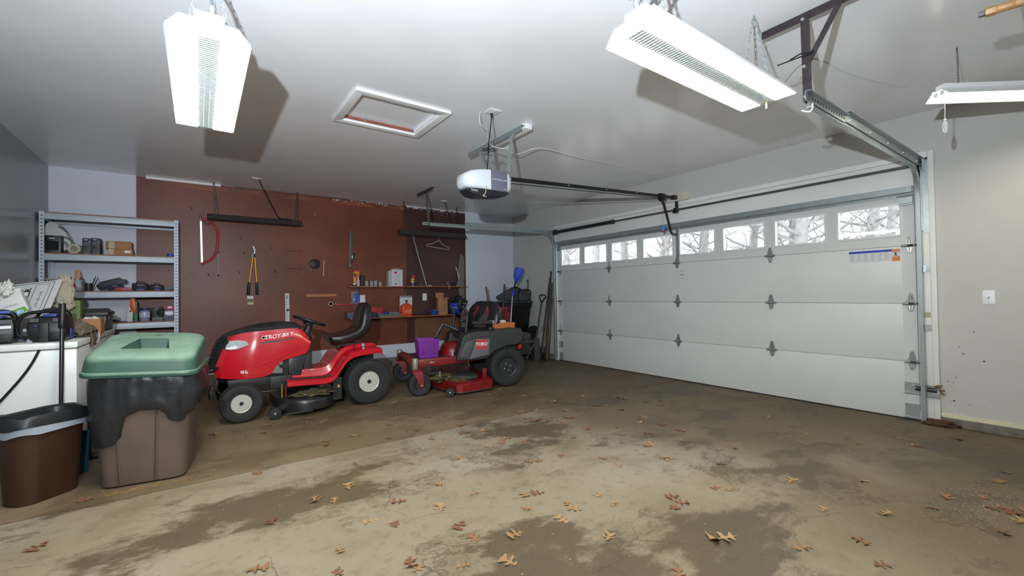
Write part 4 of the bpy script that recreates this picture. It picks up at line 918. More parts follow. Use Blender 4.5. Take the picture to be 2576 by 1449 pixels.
# chainsaws
def chainsaw(name, label, c, s=1.0, rz=0.0, blue_top=False, extra=True):
    """battery chainsaw standing upright, seen from its back handle; local x to the right, y away"""
    t = thing(name, label, 'chainsaw', c, rz, 'battery chainsaws on the freezer')
    mk = M('saw_black', (12, 12, 14), .4); mg = M('saw_grey', (24, 25, 27), .5); mbl = M('saw_blue', (30, 50, 150), .4)
    mb = MB(); mb.loft([[(x*s, y*s, zz*s) for x, y in rrect2] for zz, rrect2 in ((.0, [(-.07, -.1), (.11, -.1), (.11, .14), (-.07, .14)]), (.03, [(-.10, -.13), (.125, -.13), (.125, .16), (-.10, .16)]), (.15, [(-.105, -.13), (.125, -.13), (.125, .16), (-.105, .16)]), (.21, [(-.07, -.10), (.11, -.10), (.11, .15), (-.07, .15)]))]); mb.build('motor_body', mk, t, bev=.015*s, local=True)
    MB().box(-.035*s, .025*s, -.15*s, -.12*s, .0, .16*s).build('rear_handle', mg, t, bev=.012*s, local=True)
    MB().box(.03*s, .115*s, -.136*s, -.12*s, .02*s, .08*s).build('battery_grip', mg, t, bev=.006, local=True)
    MB().box(.122*s, .132*s, .0*s, .12*s, .02*s, .10*s).build('side_cover', mbl, t, bev=.008, local=True)
    MB().box(-.02*s, .06*s, -.10*s, .1*s, .205*s, .225*s).build('top_cover', mbl, t, bev=.006, local=True)
    MB().cyl((-.05*s, -.128*s, .135*s), (-.05*s, -.137*s, .135*s), .008, n=10).build('logo_dot', mbl, t, local=True)
    for x0, x1 in ((-.085, -.035), (.045, .115)): MB().box(x0*s, x1*s, -.133*s, -.128*s, .165*s, .195*s).build('label', M('saw_label', (70, 72, 76), .4), t, local=True)
    mb = MB(); mb.tube(smooth_path([(-.10*s, -.02*s, .02*s), (-.17*s, -.04*s, .06*s), (-.175*s, -.03*s, .16*s), (-.14*s, 0, .225*s), (-.05*s, .02*s, .245*s), (.06*s, .02*s, .245*s), (.10*s, .02*s, .225*s), (.11*s, .02*s, .19*s)], 5), .015*s, 8); mb.build('front_handle', mk, t, local=True)
    mb = MB(); mb.tube(smooth_path([(-.09*s, .09*s, .2*s), (-.06*s, .08*s, .25*s), (.02*s, .08*s, .268*s), (.09*s, .08*s, .25*s), (.11*s, .1*s, .2*s)], 5), .011*s, 8); mb.build('hand_guard', mk, t, local=True)
    if extra:
        mb = MB(); mb.prism([(-.12, .0), (-.10, .055), (-.085, .0)], (0, -.06*s, .0), (s, 0, 0), (0, 0, s), .004); mb.build('bucking_spike', m_galv2, t, local=True)
        MB().cyl((-.125*s, -.05*s, .10*s), (-.125*s, -.075*s, .10*s), .012*s, n=8).build('bolt', m_galv2, t, local=True)
    MB().box(.05*s, .11*s, .16*s, .22*s, .06*s, .13*s).build('bar_scabbard', mk, t, bev=.01, local=True)
    return t
chainsaw('chainsaw', 'black chainsaw with blue side cover in the middle of the freezer lid', (-.912, 4.72, FZ+.0005), .9)
chainsaw('chainsaw', 'second black chainsaw with blue top, cut off by the picture edge', (-1.185, 4.70, FZ+.0005), .88, .1)
t = [o for o in COL.objects if o.name == 'chainsaw.001'][0]
MB().box(-.08, .10, -.145, -.09, .215, .235).build('blue_shroud', M('saw_blue', (36, 60, 168), .4), t, bev=.006, local=True)
MB().box(.01, .10, -.138, -.131, .11, .13).build('white_sticker', m_white, t, local=True)
# sign board
A, B_, C_ = onY(36, 716, 5.38), onY(156, 703, 5.22), onY(128, 781, 5.06)
ex = (B_-A); ey = (B_-C_); sw, sh = ex.length, ey.length; exn = ex.normalized(); eyn = (ey - exn*ey.dot(exn)).normalized(); nz = exn.cross(eyn)
if nz.y > 0: nz = -nz
O = B_ - eyn*(sh*1.15) - exn*(sw*1.05)
W_, H_ = sw*1.05, sh*1.15
sg = thing('yard_sign', 'white for-sale sign with black lettering leaning among the clutter on the freezer', 'sign', (O.x+W_/2, O.y, O.z))
mb = MB(); mb.prism([(0, 0), (W_, 0), (W_, H_), (0, H_)], O - nz*.0, exn, eyn, .006 if exn.cross(eyn).dot(nz) < 0 else -.006); mb.build('board', M('sign_white', (214, 216, 218), .4), sg)
def onsign(poly, nm, mat, h=.001):
    mb = MB(); mb.prism(poly, O + nz*.0002, exn, eyn, h if exn.cross(eyn).dot(nz) > 0 else -h); mb.build(nm, mat, sg)
def frame(x0, x1, y0, y1, w):
    mb = MB()
    for q in ((x0, x1, y0, y0+w), (x0, x1, y1-w, y1), (x0, x0+w, y0, y1), (x1-w, x1, y0, y1)): mb.prism([(q[0], q[2]), (q[1], q[2]), (q[1], q[3]), (q[0], q[3])], O + nz*.0002, exn, eyn, .001 if exn.cross(eyn).dot(nz) > 0 else -.001)
    mb.build('border_line', m_black, sg)
frame(.012, W_-.045, .012, H_-.012, .004); frame(W_*.52, W_-.075, .03, H_-.03, .0025)
mb = MB(); mb.text('OWNER', .062, O + exn*(W_*.40) + eyn*(H_*.50) + nz*.0015, eyn, -exn, .0005, bold=.0016, sx=1.0); mb.build('lettering', m_black, sg)
mb = MB(); mb.text('574-183-1142', .030, O + exn*(W_*.68) + eyn*(H_*.5) + nz*.001, eyn, -exn, .0004, sx=.9); mb.build('handwriting', M('ink', (90, 92, 104), .6), sg)
onsign([(W_*.16, H_*.42), (W_*.30, H_*.62), (W_*.30, H_*.80), (W_*.16, H_*.85)], 'black_block', m_black)
# white LED carton with crumpled paper
lb_ = thing('carton', 'white and green lamp carton marked LED, tilted on the freezer', 'box', (-1.12, 4.92, FZ+.1))
P = [onY(*q, 4.90) for q in ((-30, 768), (52, 736), (72, 776), (60, 800), (-30, 830))]
mb = MB(); mb.prism([(p.x, p.z) for p in P], (0, 4.96, 0), (1, 0, 0), (0, 0, 1), .06); mb.build('carton_body', M('led_white', (204, 206, 206), .5), lb_, bev=.002)
P = [onY(*q, 4.899) for q in ((30, 782), (62, 770), (70, 779), (52, 793), (34, 800))]
mb = MB(); mb.prism([(p.x, p.z) for p in P], (0, 4.8995, 0), (1, 0, 0), (0, 0, 1), .0008); mb.build('green_label', M('led_green', (92, 158, 52), .5), lb_)
P = [onY(*q, 4.898) for q in ((35, 787), (56, 776), (60, 785), (40, 795))]
mb = MB(); mb.prism([(p.x, p.z) for p in P], (0, 4.8985, 0), (1, 0, 0), (0, 0, 1), .0008); mb.build('blue_label', M('led_blue', (44, 150, 200), .5), lb_)
c = onY(48, 785, 4.896); mb = MB(); mb.text('LED', .03, (c.x, 4.8972, c.z), (.92, 0, .39), (-.39, 0, .92), .0004, bold=.0008); mb.build('lettering', m_white, lb_)
c = onY(25, 770, 4.896); mb = MB(); mb.text('COLOR-ADJ', .016, (c.x, 4.8992, c.z), (.92, 0, .39), (-.39, 0, .92), .0003); mb.build('print', M('print_dark', (60, 54, 50), .6), lb_)
P = onY(-2, 742, 5.0)
t = thing('packing_paper', 'heap of crumpled white packing paper on the freezer', 'paper', (P.x-.05, 5.06, P.z-.16))
for k, (dx, dy, dz, sx, sz) in enumerate(((-.07, .02, 0, .10, .10), (.015, .0, .02, .07, .075), (.05, .05, -.03, .06, .07), (-.02, -.03, .05, .06, .05), (-.12, .0, -.07, .09, .10))):
    mb = MB(); blob(mb, (P.x+dx, 5.07+dy, P.z+dz-.02), (sx, .08, sz), 3+k*1.7, .75, 2.6, 30, 20, False); mb.build('crumpled_sheet', M('paper_white', (214, 214, 208), .8), t, smooth=25)
# canvas bundle, green carton under it
t = thing('canvas_bundle', 'crumpled beige canvas bundle behind the sign', 'cloth', onY(160, 775, 5.35))
c = onY(160, 742, 5.35); mb = MB(); blob(mb, c, (.068, .06, .15), 9.3, .5, 2.2, 28, 18, False); mb.build('canvas', M('canvas', (172, 164, 146), .9), t)
t2 = onY(158, 785, 5.4)
tag(MB().box(t2.x-.11, t2.x+.11, 5.40, 5.52, FZ+.0005, t2.z+.10).build('carton', M('carton_lime', (96, 112, 56), .6, var=.25, vs=20), bev=.003), 'yellow-green carton under the beige canvas bundle', 'box')
# grey tool case
t = thing('tool_case', 'closed grey plastic tool case at the far end of the freezer', 'tool case', (-.98, 6.0, FZ))
a, b = onY(184, 790, 5.78), onY(268, 835, 5.78); zt = onY(225, 782, 5.9).z
mc = M('case_grey', (56, 58, 57), .5, var=.1)
MB().box(a.x, b.x, 5.78, 6.18, FZ+.0005, FZ+.15).build('case_base', mc, t, bev=.015)
mb = MB(); mb.loft([[(a.x-d, 5.77-d+o, zz), (b.x+d, 5.77-d+o, zz), (b.x+d, 6.19+d-o, zz), (a.x-d, 6.19+d-o, zz)] for d, o, zz in ((.012, 0, FZ+.152), (.012, 0, FZ+.185), (-.01, .0, zt-.005), (-.03, .01, zt+.02))]); mb.build('case_lid', mc, t, bev=.008)
MB().box(b.x-.035, b.x-.005, 5.765, 5.785, FZ+.06, FZ+.14).build('latch', M('case_latch', (110, 112, 110), .4), t, bev=.003)
mb = MB(); mb.box(b.x+.0, b.x+.012, 5.86, 5.92, FZ+.10, FZ+.19); mb.box(b.x+.0, b.x+.012, 6.04, 6.10, FZ+.10, FZ+.19); mb.build('side_latch', mc, t, bev=.003)
t = thing('carton', 'open brown carton beside the taupe cloth on the freezer', 'box', onZ(240, 842, FZ))
c = onY(236, 822, 5.30)
MB().box(c.x-.10, c.x+.045, 5.30, 5.304, FZ+.0005, c.z+.07).build('front_flap', m_card, t); MB().box(c.x+.041, c.x+.045, 5.305, 5.5, FZ+.0005, c.z+.075).build('side_wall', m_card, t)
MB().box(c.x-.10, c.x-.096, 5.305, 5.5, FZ+.0005, c.z+.05).build('side_wall', m_card, t); MB().box(c.x-.09, c.x+.035, 5.496, 5.5, FZ+.0005, c.z+.05).build('back_wall', m_card, t)
blob(mb := MB(), (c.x-.03, 5.40, c.z+.04), (.06, .05, .05), 2.2, .4); mb.build('white_cloth', M('rag_white', (196, 198, 200), .8), t)
c = onZ(205, 848, FZ)
def hf(u, v):
    b = max(0, 1-(u*1.9)**4)*max(0, 1-(v*1.9)**2)
    return .012 + .10*b*(.75+.25*math.cos(u*5)) + .028*mnoise.noise(Vector((u*7, v*9, 2))) + .016*math.sin(u*16+v*10+3*mnoise.noise(Vector((u*3, v*3, 0)))) + .01
t = thing('shop_rag', 'crumpled taupe cloth drooping over the corner of the freezer', 'cloth', (c.x, c.y, FZ))
mb = MB(); cloth(mb, (-.815, 5.08, FZ+.012), .20, .34, 3.3, lambda u, v: max(hf(u, v), .004), .005, 30, 24); mb.build('cloth', M('taupe', (112, 98, 84), .9), t)
mb = MB(); mb.loft([[(FX1+o, y, zz) for y in (4.96, 5.0, 5.05, 5.10, 5.14)] + [(FX1+o+.008, y, zz) for y in (5.14, 5.10, 5.05, 5.0, 4.96)] for o, zz in ((-.06, FZ+.03), (.002, FZ+.02), (.008, FZ-.02), (.006, FZ-.075))]); mb.build('hanging_corner', M('taupe', (112, 98, 84), .9), t)
w = [onZ(243, 838, FZ+.03), onZ(255, 838, FZ+.05), onZ(262, 850, FZ-.0)]
w = [Vector((-.74, 5.25, FZ+.006)), Vector((-.715, 5.24, FZ+.03)), Vector((-.70, 5.20, FZ-.02)), Vector((-.705, 5.12, FZ-.06))]
tag(MB().tube(smooth_path(w, 6), .004, 6).build('white_cord', M('wire_white', (216, 216, 210), .5)), 'short white cord end hanging over the freezer edge', 'cord')
# ================================================================ bins
def cutmesh(obj, cutter):
    md = obj.modifiers.new('b', 'BOOLEAN'); md.object = cutter; md.operation = 'DIFFERENCE'; md.solver = 'EXACT'
    dg = bpy.context.evaluated_depsgraph_get(); me = bpy.data.meshes.new_from_object(obj.evaluated_get(dg))
    obj.modifiers.remove(md); old = obj.data; obj.data = me; bpy.data.meshes.remove(old)
    cm = cutter.data; bpy.data.objects.remove(cutter); bpy.data.meshes.remove(cm)
    for p in me.polygons: p.use_smooth = True
    me.set_sharp_from_angle(angle=math.radians(38))
GC = (-.262, 3.965, 0); GR = -.14
gc = thing('trash_can', 'large brown trash can with dusty green lid and black liner', 'trash can', GC, GR)
def rr3(w, d, r, z, ox=0, oy=0, n=6, tilt=(0, 0)): return [(ox+x, oy+y, z + x*tilt[0] + y*tilt[1]) for x, y in rrect(w, d, r, n)]
m_canb = M('can_brown', (94, 79, 70), .6, var=.16, vs=5, bump=.08, bs=25)
mb = MB(); mb.loft([rr3(w, d, r, z) for w, d, r, z in ((.40, .42, .06, .0), (.44, .46, .07, .012), (.475, .49, .08, .25), (.51, .525, .085, .5), (.545, .555, .09, .735), (.525, .535, .085, .735), (.42, .44, .06, .02))]); mb.build('can_body', m_canb, gc, local=True)
mb = MB()
for x, w in ((.075, .009), (-.125, .006)):
    mb.loft([[(x*k-w, -y, z), (x*k, -y-.012, z), (x*k+w, -y, z)] for k, y, z in ((.9, .236, .03), (1.0, .252, .3), (1.06, .268, .55), (1.1, .276, .70))], ring=False)
mb.build('moulded_rib', m_canb, gc, local=True)
# liner: skirt with a scalloped lower edge
def skirt(a):
    x = math.cos(a); y = math.sin(a)
    fr = -y
    if fr > .35:
        q = x/ max(fr, .3)
        pts = [(-2, .30), (-.95, .27), (-.55, .28), (-.38, .33), (-.28, .46), (.0, .49), (.3, .49), (.42, .46), (.55, .40), (.75, .39), (1.0, .44), (2, .50)]
        for (a0, b0), (a1, b1) in zip(pts, pts[1:]):
            if a0 <= q <= a1: t = (q-a0)/(a1-a0); t = t*t*(3-2*t); return b0+(b1-b0)*t
    return .42 if x < 0 else .46
N = 120; rings = []
out = []
for j in range(9):
    ring = []
    for k in range(N):
        a = 2*PI*k/N; zl = skirt(a); z = .728 + (zl-.728)*j/8; f = (z)/.735
        w, d = .475+.075*f, .49+.07*f; ca, sa = math.cos(a), math.sin(a); ex_ = 5.0
        rr = 1/((abs(ca)/(w/2))**ex_ + (abs(sa)/(d/2))**ex_)**(1/ex_)
        bul = .012 + (.016 if 0 < j < 8 else .004) + .010*mnoise.noise(Vector((ca*4, sa*4, z*9))) + .008*mnoise.noise(Vector((ca*9, sa*9, z*5+4)))
        if ca > .55: bul += .03*(1-abs(j-5)/6)
        ring.append((ca*(rr+bul), sa*(rr+bul), z))
    rings.append(ring)
inner = [[(x*.985, y*.985, z) for x, y, z in r] for r in rings[::-1]]
mb = MB(); mb.loft(rings+inner, closed=True); mb.build('bin_liner', M('liner_black', (34, 35, 38), .38, bump=.35, bs=22), gc, local=True)
m_lid = M('lid_green', (44, 76, 66), .55, var=.12, vs=7, bump=.05, bs=60)
nt = m_lid.node_tree; b_ = nt.nodes['Principled BSDF']; src = b_.inputs['Base Color'].links[0].from_socket      # dust settled on the upward faces
gn = nt.nodes.new('ShaderNodeNewGeometry'); sp = nt.nodes.new('ShaderNodeSeparateXYZ'); nt.links.new(gn.outputs['Normal'], sp.inputs[0])
dust = mul(nt, ramp(nt, sp.outputs[2], .35, .95), ramp(nt, noise(nt, world_pos(nt), 9, 5), .25, .75, .5, .8))
nt.links.new(mixc(nt, dust, src, lin((138, 166, 150))), b_.inputs['Base Color'])
tl = (-.055, .045); ly = .0
mb = MB(); mb.loft([rr3(w, d, r, z, 0, ly, 8, (tl[0], ty)) for w, d, r, z, ty in ((.56, .60, .08, .725, .045), (.605, .655, .09, .722, .045), (.612, .662, .095, .74, .05), (.602, .648, .09, .752, .05), (.592, .638, .09, .757, .055), (.586, .63, .09, .79, .08), (.578, .618, .10, .84, .15), (.57, .60, .11, .872, .19), (.54, .57, .12, .888, .205), (.48, .51, .12, .896, .21), (.25, .27, .1, .90, .21))]); lid = mb.build('lid', m_lid, gc, local=True)
mb = MB()
dx0, dy0 = -.005, -.02
mb.loft([[(dx0+x, dy0+y, z + (dx0+x)*tl[0] + (dy0+y)*.21) for x, y in pl] for z, pl in ((.835, [(-.08, .03), (.08, .03), (.07, .10), (-.07, .10)]), (.93, [(-.16, -.19), (.15, -.19), (.085, .13), (-.085, .13)]))])
cut = mb.build('cutter', m_lid, gc, local=True)
bpy.context.view_layer.update(); cutmesh(lid, cut)
MB().lathe([(.012, 0), (.016, .0), (.016, .003), (.012, .003), (.012, 0)], (.0, .185, .936), (0, 0, 1), 14).build('lid_stud', M('stud_brown', (84, 76, 66), .5), gc, local=True)
mb = MB(); blob(mb, (.345, -.02, .50), (.018, .03, .055), 5, .3); mb.build('side_grip', m_black, gc, local=True)
# slim brown wastebasket
BC = (-.785, 3.905, 0)
wb_ = thing('wastebasket', 'slim dark brown wastebasket with black liner by the picture edge', 'wastebasket', BC, .72)
m_bb = M('basket_brown', (62, 40, 28), .4, var=.08, vs=4)
mb = MB(); mb.loft([rr3(w, d, r, z) for w, d, r, z in ((.30, .20, .08, .0), (.315, .21, .085, .006), (.37, .255, .10, .47), (.375, .26, .10, .50), (.362, .247, .097, .50), (.29, .19, .08, .012))]); mb.build('basket_body', m_bb, wb_, local=True)
def lin_ring(w, d, r, z, amp, seed): return [(x*(1+amp*mnoise.noise(Vector((x*9, y*9, seed)))), y*(1+amp*mnoise.noise(Vector((x*9, y*9, seed+5)))), z + .02*mnoise.noise(Vector((x*11, y*11, seed)))*(1 if amp else 0)) for x, y, _ in rr3(w, d, r, 0, n=10)]
mb = MB(); mb.loft([lin_ring(.405, .29, .11, .415, .06, 1), lin_ring(.405, .29, .11, .455, .05, 2), lin_ring(.385, .27, .10, .456, .02, 2), lin_ring(.38, .265, .10, .42, .02, 1)], closed=True); mb.build('liner_hem', M('liner_grey', (150, 158, 170), .35), wb_, local=True)
mb = MB(); mb.loft([lin_ring(.41, .295, .11, .452, .06, 2), lin_ring(.41, .295, .11, .50, .05, 3), lin_ring(.395, .28, .105, .522, .03, 4), lin_ring(.36, .245, .095, .515, .02, 4), lin_ring(.33, .215, .09, .40, .05, 6), lin_ring(.26, .15, .06, .30, .1, 7)]); mb.build('bin_liner', M('liner_black', (34, 35, 38), .38, bump=.35, bs=22), wb_, local=True)
# things squeezed between freezer and trash can
p = onZ(205, 1195); tag(MB().obox((p.x-.01, p.y+.03, .15), (.09, .012, .30), (.10, 0, .5)).build('teal_sheet', M('teal_panel', (24, 72, 92), .4), bev=.003), 'dark teal panel standing behind the wastebasket', 'panel')
t = thing('folding_cart', 'black folding cart with orange straps behind the trash can', 'cart', (-.60, 4.62, 0))
a, b = onY(218, 1140, 4.55), onY(222, 985, 4.60)
mb = MB(); mb.tube(smooth_path([(-.675, 4.60, .03), (-.678, 4.64, .35), (-.665, 4.66, .60), (-.63, 4.67, .66), (-.56, 4.66, .66), (-.53, 4.64, .58), (-.525, 4.60, .03)], 5), .012, 8); mb.build('frame', m_black, t)
MB().box(-.66, -.54, 4.645, 4.66, .30, .63).build('back_panel', m_black, t, bev=.01)
for x in (-.645, -.60): MB().obox((x, 4.62, .30), (.03, .012, .12), (.1, 0, .0)).build('orange_strap', M('strap_orange', (196, 70, 40), .5), t, bev=.004)
mb = MB(); mb.tube([(-.68, 4.58, .18), (-.52, 4.58, .18)], .01, 8); mb.tube(smooth_path([(-.60, 4.56, .05), (-.60, 4.55, .2), (-.585, 4.54, .24), (-.56, 4.54, .24)], 4), .011, 8); mb.build('cross_bar', m_black, t)
MB().box(-.70, -.50, 4.54, 4.66, .004, .03).build('toe_plate', m_black, t, bev=.006)
# ================================================================ red lawn tractor
m_red = M('tractor_red', (188, 16, 34), .22, coat=.6)
m_redd = M('mower_red', (120, 18, 23), .38, var=.15, vs=12, coat=.2)
m_blk = M('mower_black', (30, 31, 33), .45)
m_blks = M('satin_black', (44, 46, 48), .35)
m_tyre = M('tyre', (27, 29, 31), .65, var=.1, vs=8)
m_rimw = M('rim_pale', (190, 188, 184), .35, .2)
m_seat = M('vinyl_black', (26, 27, 28), .32)
m_grass = M('clippings', (86, 80, 50), .95, var=.4, vs=40, bump=1.0, bs=120)
YC = 5.36
def wheel(parent, c, r, w, rimr, rim_mat, lugs, sg=-1, local=False, studs=False, tread=True, axis=(0, 1, 0), nm='wheel', deep=.05):
    """tyre + rim: c is the hub centre in the middle of the tyre, sg the side the dish faces along the axle"""
    c = Vector(c); ax = Vector(axis)
    e = bpy.data.objects.new(nm, None); COL.objects.link(e); e.parent = parent; WM[e.name] = WM[parent.name]; e.empty_display_size = .02
    h = w/2
    prof = [(rimr, -h*.72), (rimr*1.08, -h*.86), (r*.78, -h), (r*.92, -h*.95), (r*.97, -h*.8), (r*.985, -h*.4), (r*.985, h*.4), (r*.97, h*.8), (r*.92, h*.95), (r*.78, h), (rimr*1.08, h*.86), (rimr, h*.72)]
    mb = MB(); mb.lathe(prof, c, ax, 40)
    if tread:
        a1 = ax.orthogonal().normalized(); b1 = ax.cross(a1)
        for i in range(lugs):
            for row, off in ((-.62, 0), (-.2, .5), (.2, 0), (.62, .5)):
                t = 2*PI*(i+off)/lugs; d = a1*math.cos(t)+b1*math.sin(t); tg = ax.cross(d)
                rr = r*(.985 if abs(row) < .5 else .965)
                mb.beam(c + d*rr + ax*(row*h) - tg*(r*PI/lugs*.55), c + d*rr + ax*(row*h) + tg*(r*PI/lugs*.55), w*.17, r*.045, d)
    mb.build('tyre', m_tyre, e, local=local)
    f = h*.74*sg
    rp = [(rimr*1.02, f), (rimr*1.0, f*1.06), (rimr*.93, f*1.02), (rimr*.88, f-deep*sg), (rimr*.45, f-deep*sg*1.1), (rimr*.42, f-deep*sg*.5), (rimr*.30, f-deep*sg*.4), (.001, f-deep*sg*.4)]
    mb = MB(); mb.lathe(rp, c, ax, 32); mb.lathe([(rimr*1.0, -f), (rimr*.9, -f*.9), (.001, -f*.8)], c, ax, 24); mb.build('rim', rim_mat, e, local=local)
    mb = MB(); mb.lathe([(rimr*.2, f-deep*sg*.5), (rimr*.2, f+deep*sg*.1), (rimr*.17, f+deep*sg*.2), (.001, f+deep*sg*.2)], c, ax, 16); mb.build('hub_cap', m_blk if not studs else m_blks, e, local=local)
    if studs:
        a1 = ax.orthogonal().normalized(); b1 = ax.cross(a1)
        for i in range(4):
            d = a1*math.cos(i*PI/2+.4)+b1*math.sin(i*PI/2+.4); mb = MB(); mb.cyl(c + d*rimr*.36 + ax*(f-deep*sg*.6), c + d*rimr*.36 + ax*(f+deep*sg*.05), .009, n=6); mb.build('lug_nut', m_galv2, e, local=local)
    else:
        d = Vector((.55, 0, -.6)); mb = MB(); mb.cyl(c + d*rimr*.9 + ax*(f-deep*sg), c + d*rimr*.88 + ax*(f-deep*sg*.2), .006, n=6); mb.build('valve', m_blk, e, local=local)
    return e
lt = thing('lawn_tractor', 'red lawn tractor with black seat and pale wheel rims', 'lawn mower', (.9, YC, 0))
wheel(lt, (.337, 5.005, .186), .186, .15, .088, m_rimw, 26, nm='front_wheel')
wheel(lt, (.337, 2*YC-5.005, .186), .186, .15, .088, m_rimw, 26, sg=1, nm='front_wheel')
wheel(lt, (1.548, 4.985, .252), .252, .21, .112, m_rimw, 30, nm='rear_wheel')
wheel(lt, (1.548, 2*YC-4.985, .252), .252, .21, .112, m_rimw, 30, sg=1, nm='rear_wheel')
YH = 5.10
def P5(q): p = onY(q[0], q[1], YH); return Vector((p.x, p.z))
def resample(pts, n):
    L = [0]
    for a, b in zip(pts, pts[1:]): L.append(L[-1]+(b-a).length)
    out = []
    for i in range(n+1):
        t = L[-1]*i/n; k = 0
        while k < len(pts)-2 and L[k+1] < t: k += 1
        f = (t-L[k])/max(1e-9, L[k+1]-L[k]); out.append(pts[k].lerp(pts[k+1], min(1, max(0, f))))
    return out
def rs2(px, n): return resample([Vector(p[:2]) for p in smooth_path([(P5(q).x, P5(q).y, 0) for q in px], 4)], n)
NS, NR = 30, 9
TOP = rs2(((573, 851), (590, 845), (619, 838), (680, 831), (738, 826), (758, 829), (773, 842), (782, 856)), NS)
BOT = resample([P5(q) for q in ((537, 938), (541, 950), (550, 955), (585, 956), (617, 955), (655, 950), (669, 947), (684, 941), (695, 921), (708, 909), (735, 900), (771, 889), (780, 877), (783, 862))], NS)
def hw(s, f):
    """half width of the hood: s along it (0 front), f 0 at the lower edge .. 1 at the upper edge"""
    base = .175 + .085*min(1, s*3.2)**.7
    return base*(1 - .16*f**2.6) - .015*(1-f)**2
def hood_pt(i, j, side):
    s, f = i/NS, j/NR; p = BOT[i].lerp(TOP[i], f)
    return Vector((p.x, YC + side*hw(s, f)*1.0, p.y))
for side in (-1, 1):
    mb = MB(); o = [[hood_pt(i, j, side) for j in range(NR+1)] for i in range(NS+1)]; inn = [[p - Vector((0, side*.006, 0)) for p in r] for r in o]
    mb.loft([a+b[::-1] for a, b in zip(o, inn)]); mb.build('hood_panel', m_red, lt)
def hood_surf(q, out=.003):
    """point on the near hood panel below pixel q"""
    y = YH
    for _ in range(6):
        p = onY(q[0], q[1], y); P2 = Vector((p.x, p.z))
        best = min(((BOT[i].lerp(TOP[i], j/18)-P2).length, i, j/18) for i in range(NS+1) for j in range(19))
        y = YC - hw(best[1]/NS, best[2]) - out
    return onY(q[0], q[1], y)
# black cowl between the two panels
mb = MB(); rings = []
NC = NS-5
for i in range(NC+1):
    s = i/NS; a = TOP[i]; h = hw(s, 1.0); cr = .03 + .055*math.sin(min(1, s*2.2)*PI/2) - .03*max(0, (s-.62)/.3)
    ring = []
    for k in range(13):
        v = k/12*2-1; ring.append(Vector((a.x - .05*(1-v*v)*max(0, 1-s*5), YC + v*(h+.003), a.y - .014 + cr*(1-abs(v)**3.6))))
    rings.append(ring + [p - Vector((0, 0, .008)) for p in ring[::-1]])
mb.loft(rings); mb.build('hood_cowl', m_blks, lt)
for k in range(6):
    a, b = (641+k*10.0, 826-k*.6), (648+k*10.0, 817.5-k*.6)
    i = min(NC, max(0, min(range(NS+1), key=lambda i: abs(TOP[i].x-onY(a[0], a[1], 5.13).x))))
    x = TOP[i].x; h = hw(i/NS, 1); z0 = TOP[i].y; cr = .085
    def cz(v): return z0 - .014 + cr*(1-abs(v)**3.6)
    mb = MB(); vs = [-.86, -.72, -.56, -.42]
    mb.loft([[(x-.012+j*.012, YC+v*h, cz(v)+.002), (x+.012+j*.012, YC+v*h, cz(v)+.002), (x+.012+j*.012, YC+v*h, cz(v)+.007), (x-.006+j*.012, YC+v*h, cz(v)+.007)] for j, v in enumerate(vs)]); mb.build('vent_louver', m_blk, lt)
# grille at the front
fp = [P5(q) for q in ((568, 848), (559, 857), (551, 869), (541, 894), (533, 917), (527, 930), (531, 944))]
be = [P5(q) for q in ((573, 851), (574, 858), (572, 878), (566, 908), (558, 922), (540, 934), (537, 938))]
fp = resample(fp, 12); be = resample(be, 12); mb = MB(); rings = []
for a, b in zip(fp, be):
    ring = []
    for k in range(11):
        v = k/10*2-1; t = abs(v)**3.0; p = a.lerp(b, t); ring.append(Vector((p.x - .025*(1-t), YC + v*.19, p.y)))
    rings.append(ring + [p + Vector((.012, 0, 0)) for p in ring[::-1]])
mb.loft(rings); mb.build('grille', m_blk, lt)
for f in (2.2, 4.0, 5.8, 7.6):
    i = int(f); a = fp[i]; mb = MB(); mb.tube([(a.x-.028+.02*abs(v)**2, YC+v*.15, a.y) for v in (-1, -.6, -.2, .2, .6, 1)], .007, 6); mb.build('grille_bar', m_blks, lt)
a = fp[-2]; mb = MB(); mb.tube(smooth_path([(a.x+.03, YC-.20, a.y), (a.x-.03, YC-.17, a.y), (a.x-.05, YC, a.y), (a.x-.03, YC+.17, a.y), (a.x+.03, YC+.20, a.y)], 4), .022, 8); mb.build('bumper', m_blk, lt)
# head lamp, decals
hl = [hood_surf(q, .014) for q in ((574, 858), (569, 870), (566, 879), (580, 880), (596, 879), (612, 873), (627, 866.5), (618, 858), (600, 856))]
mb = MB(); mb.add([p for p in hl] + [p + Vector((0, .024, 0)) for p in hl], [tuple(range(9)), tuple(range(17, 8, -1))] + [(i, (i+1) % 9, 9+(i+1) % 9, 9+i) for i in range(9)]); mb.build('headlamp', M('lamp_lens', (200, 204, 206), .12, .55, var=.15, vs=20), lt)
hs = [hood_surf(q, .019) for q in ((567, 878), (569, 875), (592, 870), (598, 872), (594, 878), (580, 880))]
MB().add(hs + [p + Vector((0, .006, 0)) for p in hs], [tuple(range(6)), tuple(range(11, 5, -1))] + [(i, (i+1) % 6, 6+(i+1) % 6, 6+i) for i in range(6)]).build('lamp_bezel', M('lamp_white', (232, 234, 236), .2), lt)
def decal(txt, q0, q1, size, nm, mat, shear=0.0, bold=0.0, sx=1.0):
    a, b = hood_surf(q0, .004), hood_surf(q1, .004); ex = (b-a).normalized(); ey = Vector((-ex.z, 0, ex.x)); ey = (ey - ex*ey.dot(ex)).normalized()
    MB().text(txt, size, (a+b)/2, ex, ey, .0006, shear, bold, sx).build(nm, mat, lt)
m_dec = M('decal_white', (236, 236, 236), .4)
decal('TROY-BILT', (670, 849.5), (733, 841), .058, 'lettering', m_dec, .22, .0009, .94)
decal('TB 42', (605, 938.5), (623, 937.5), .026, 'lettering', m_dec, .1, .001)
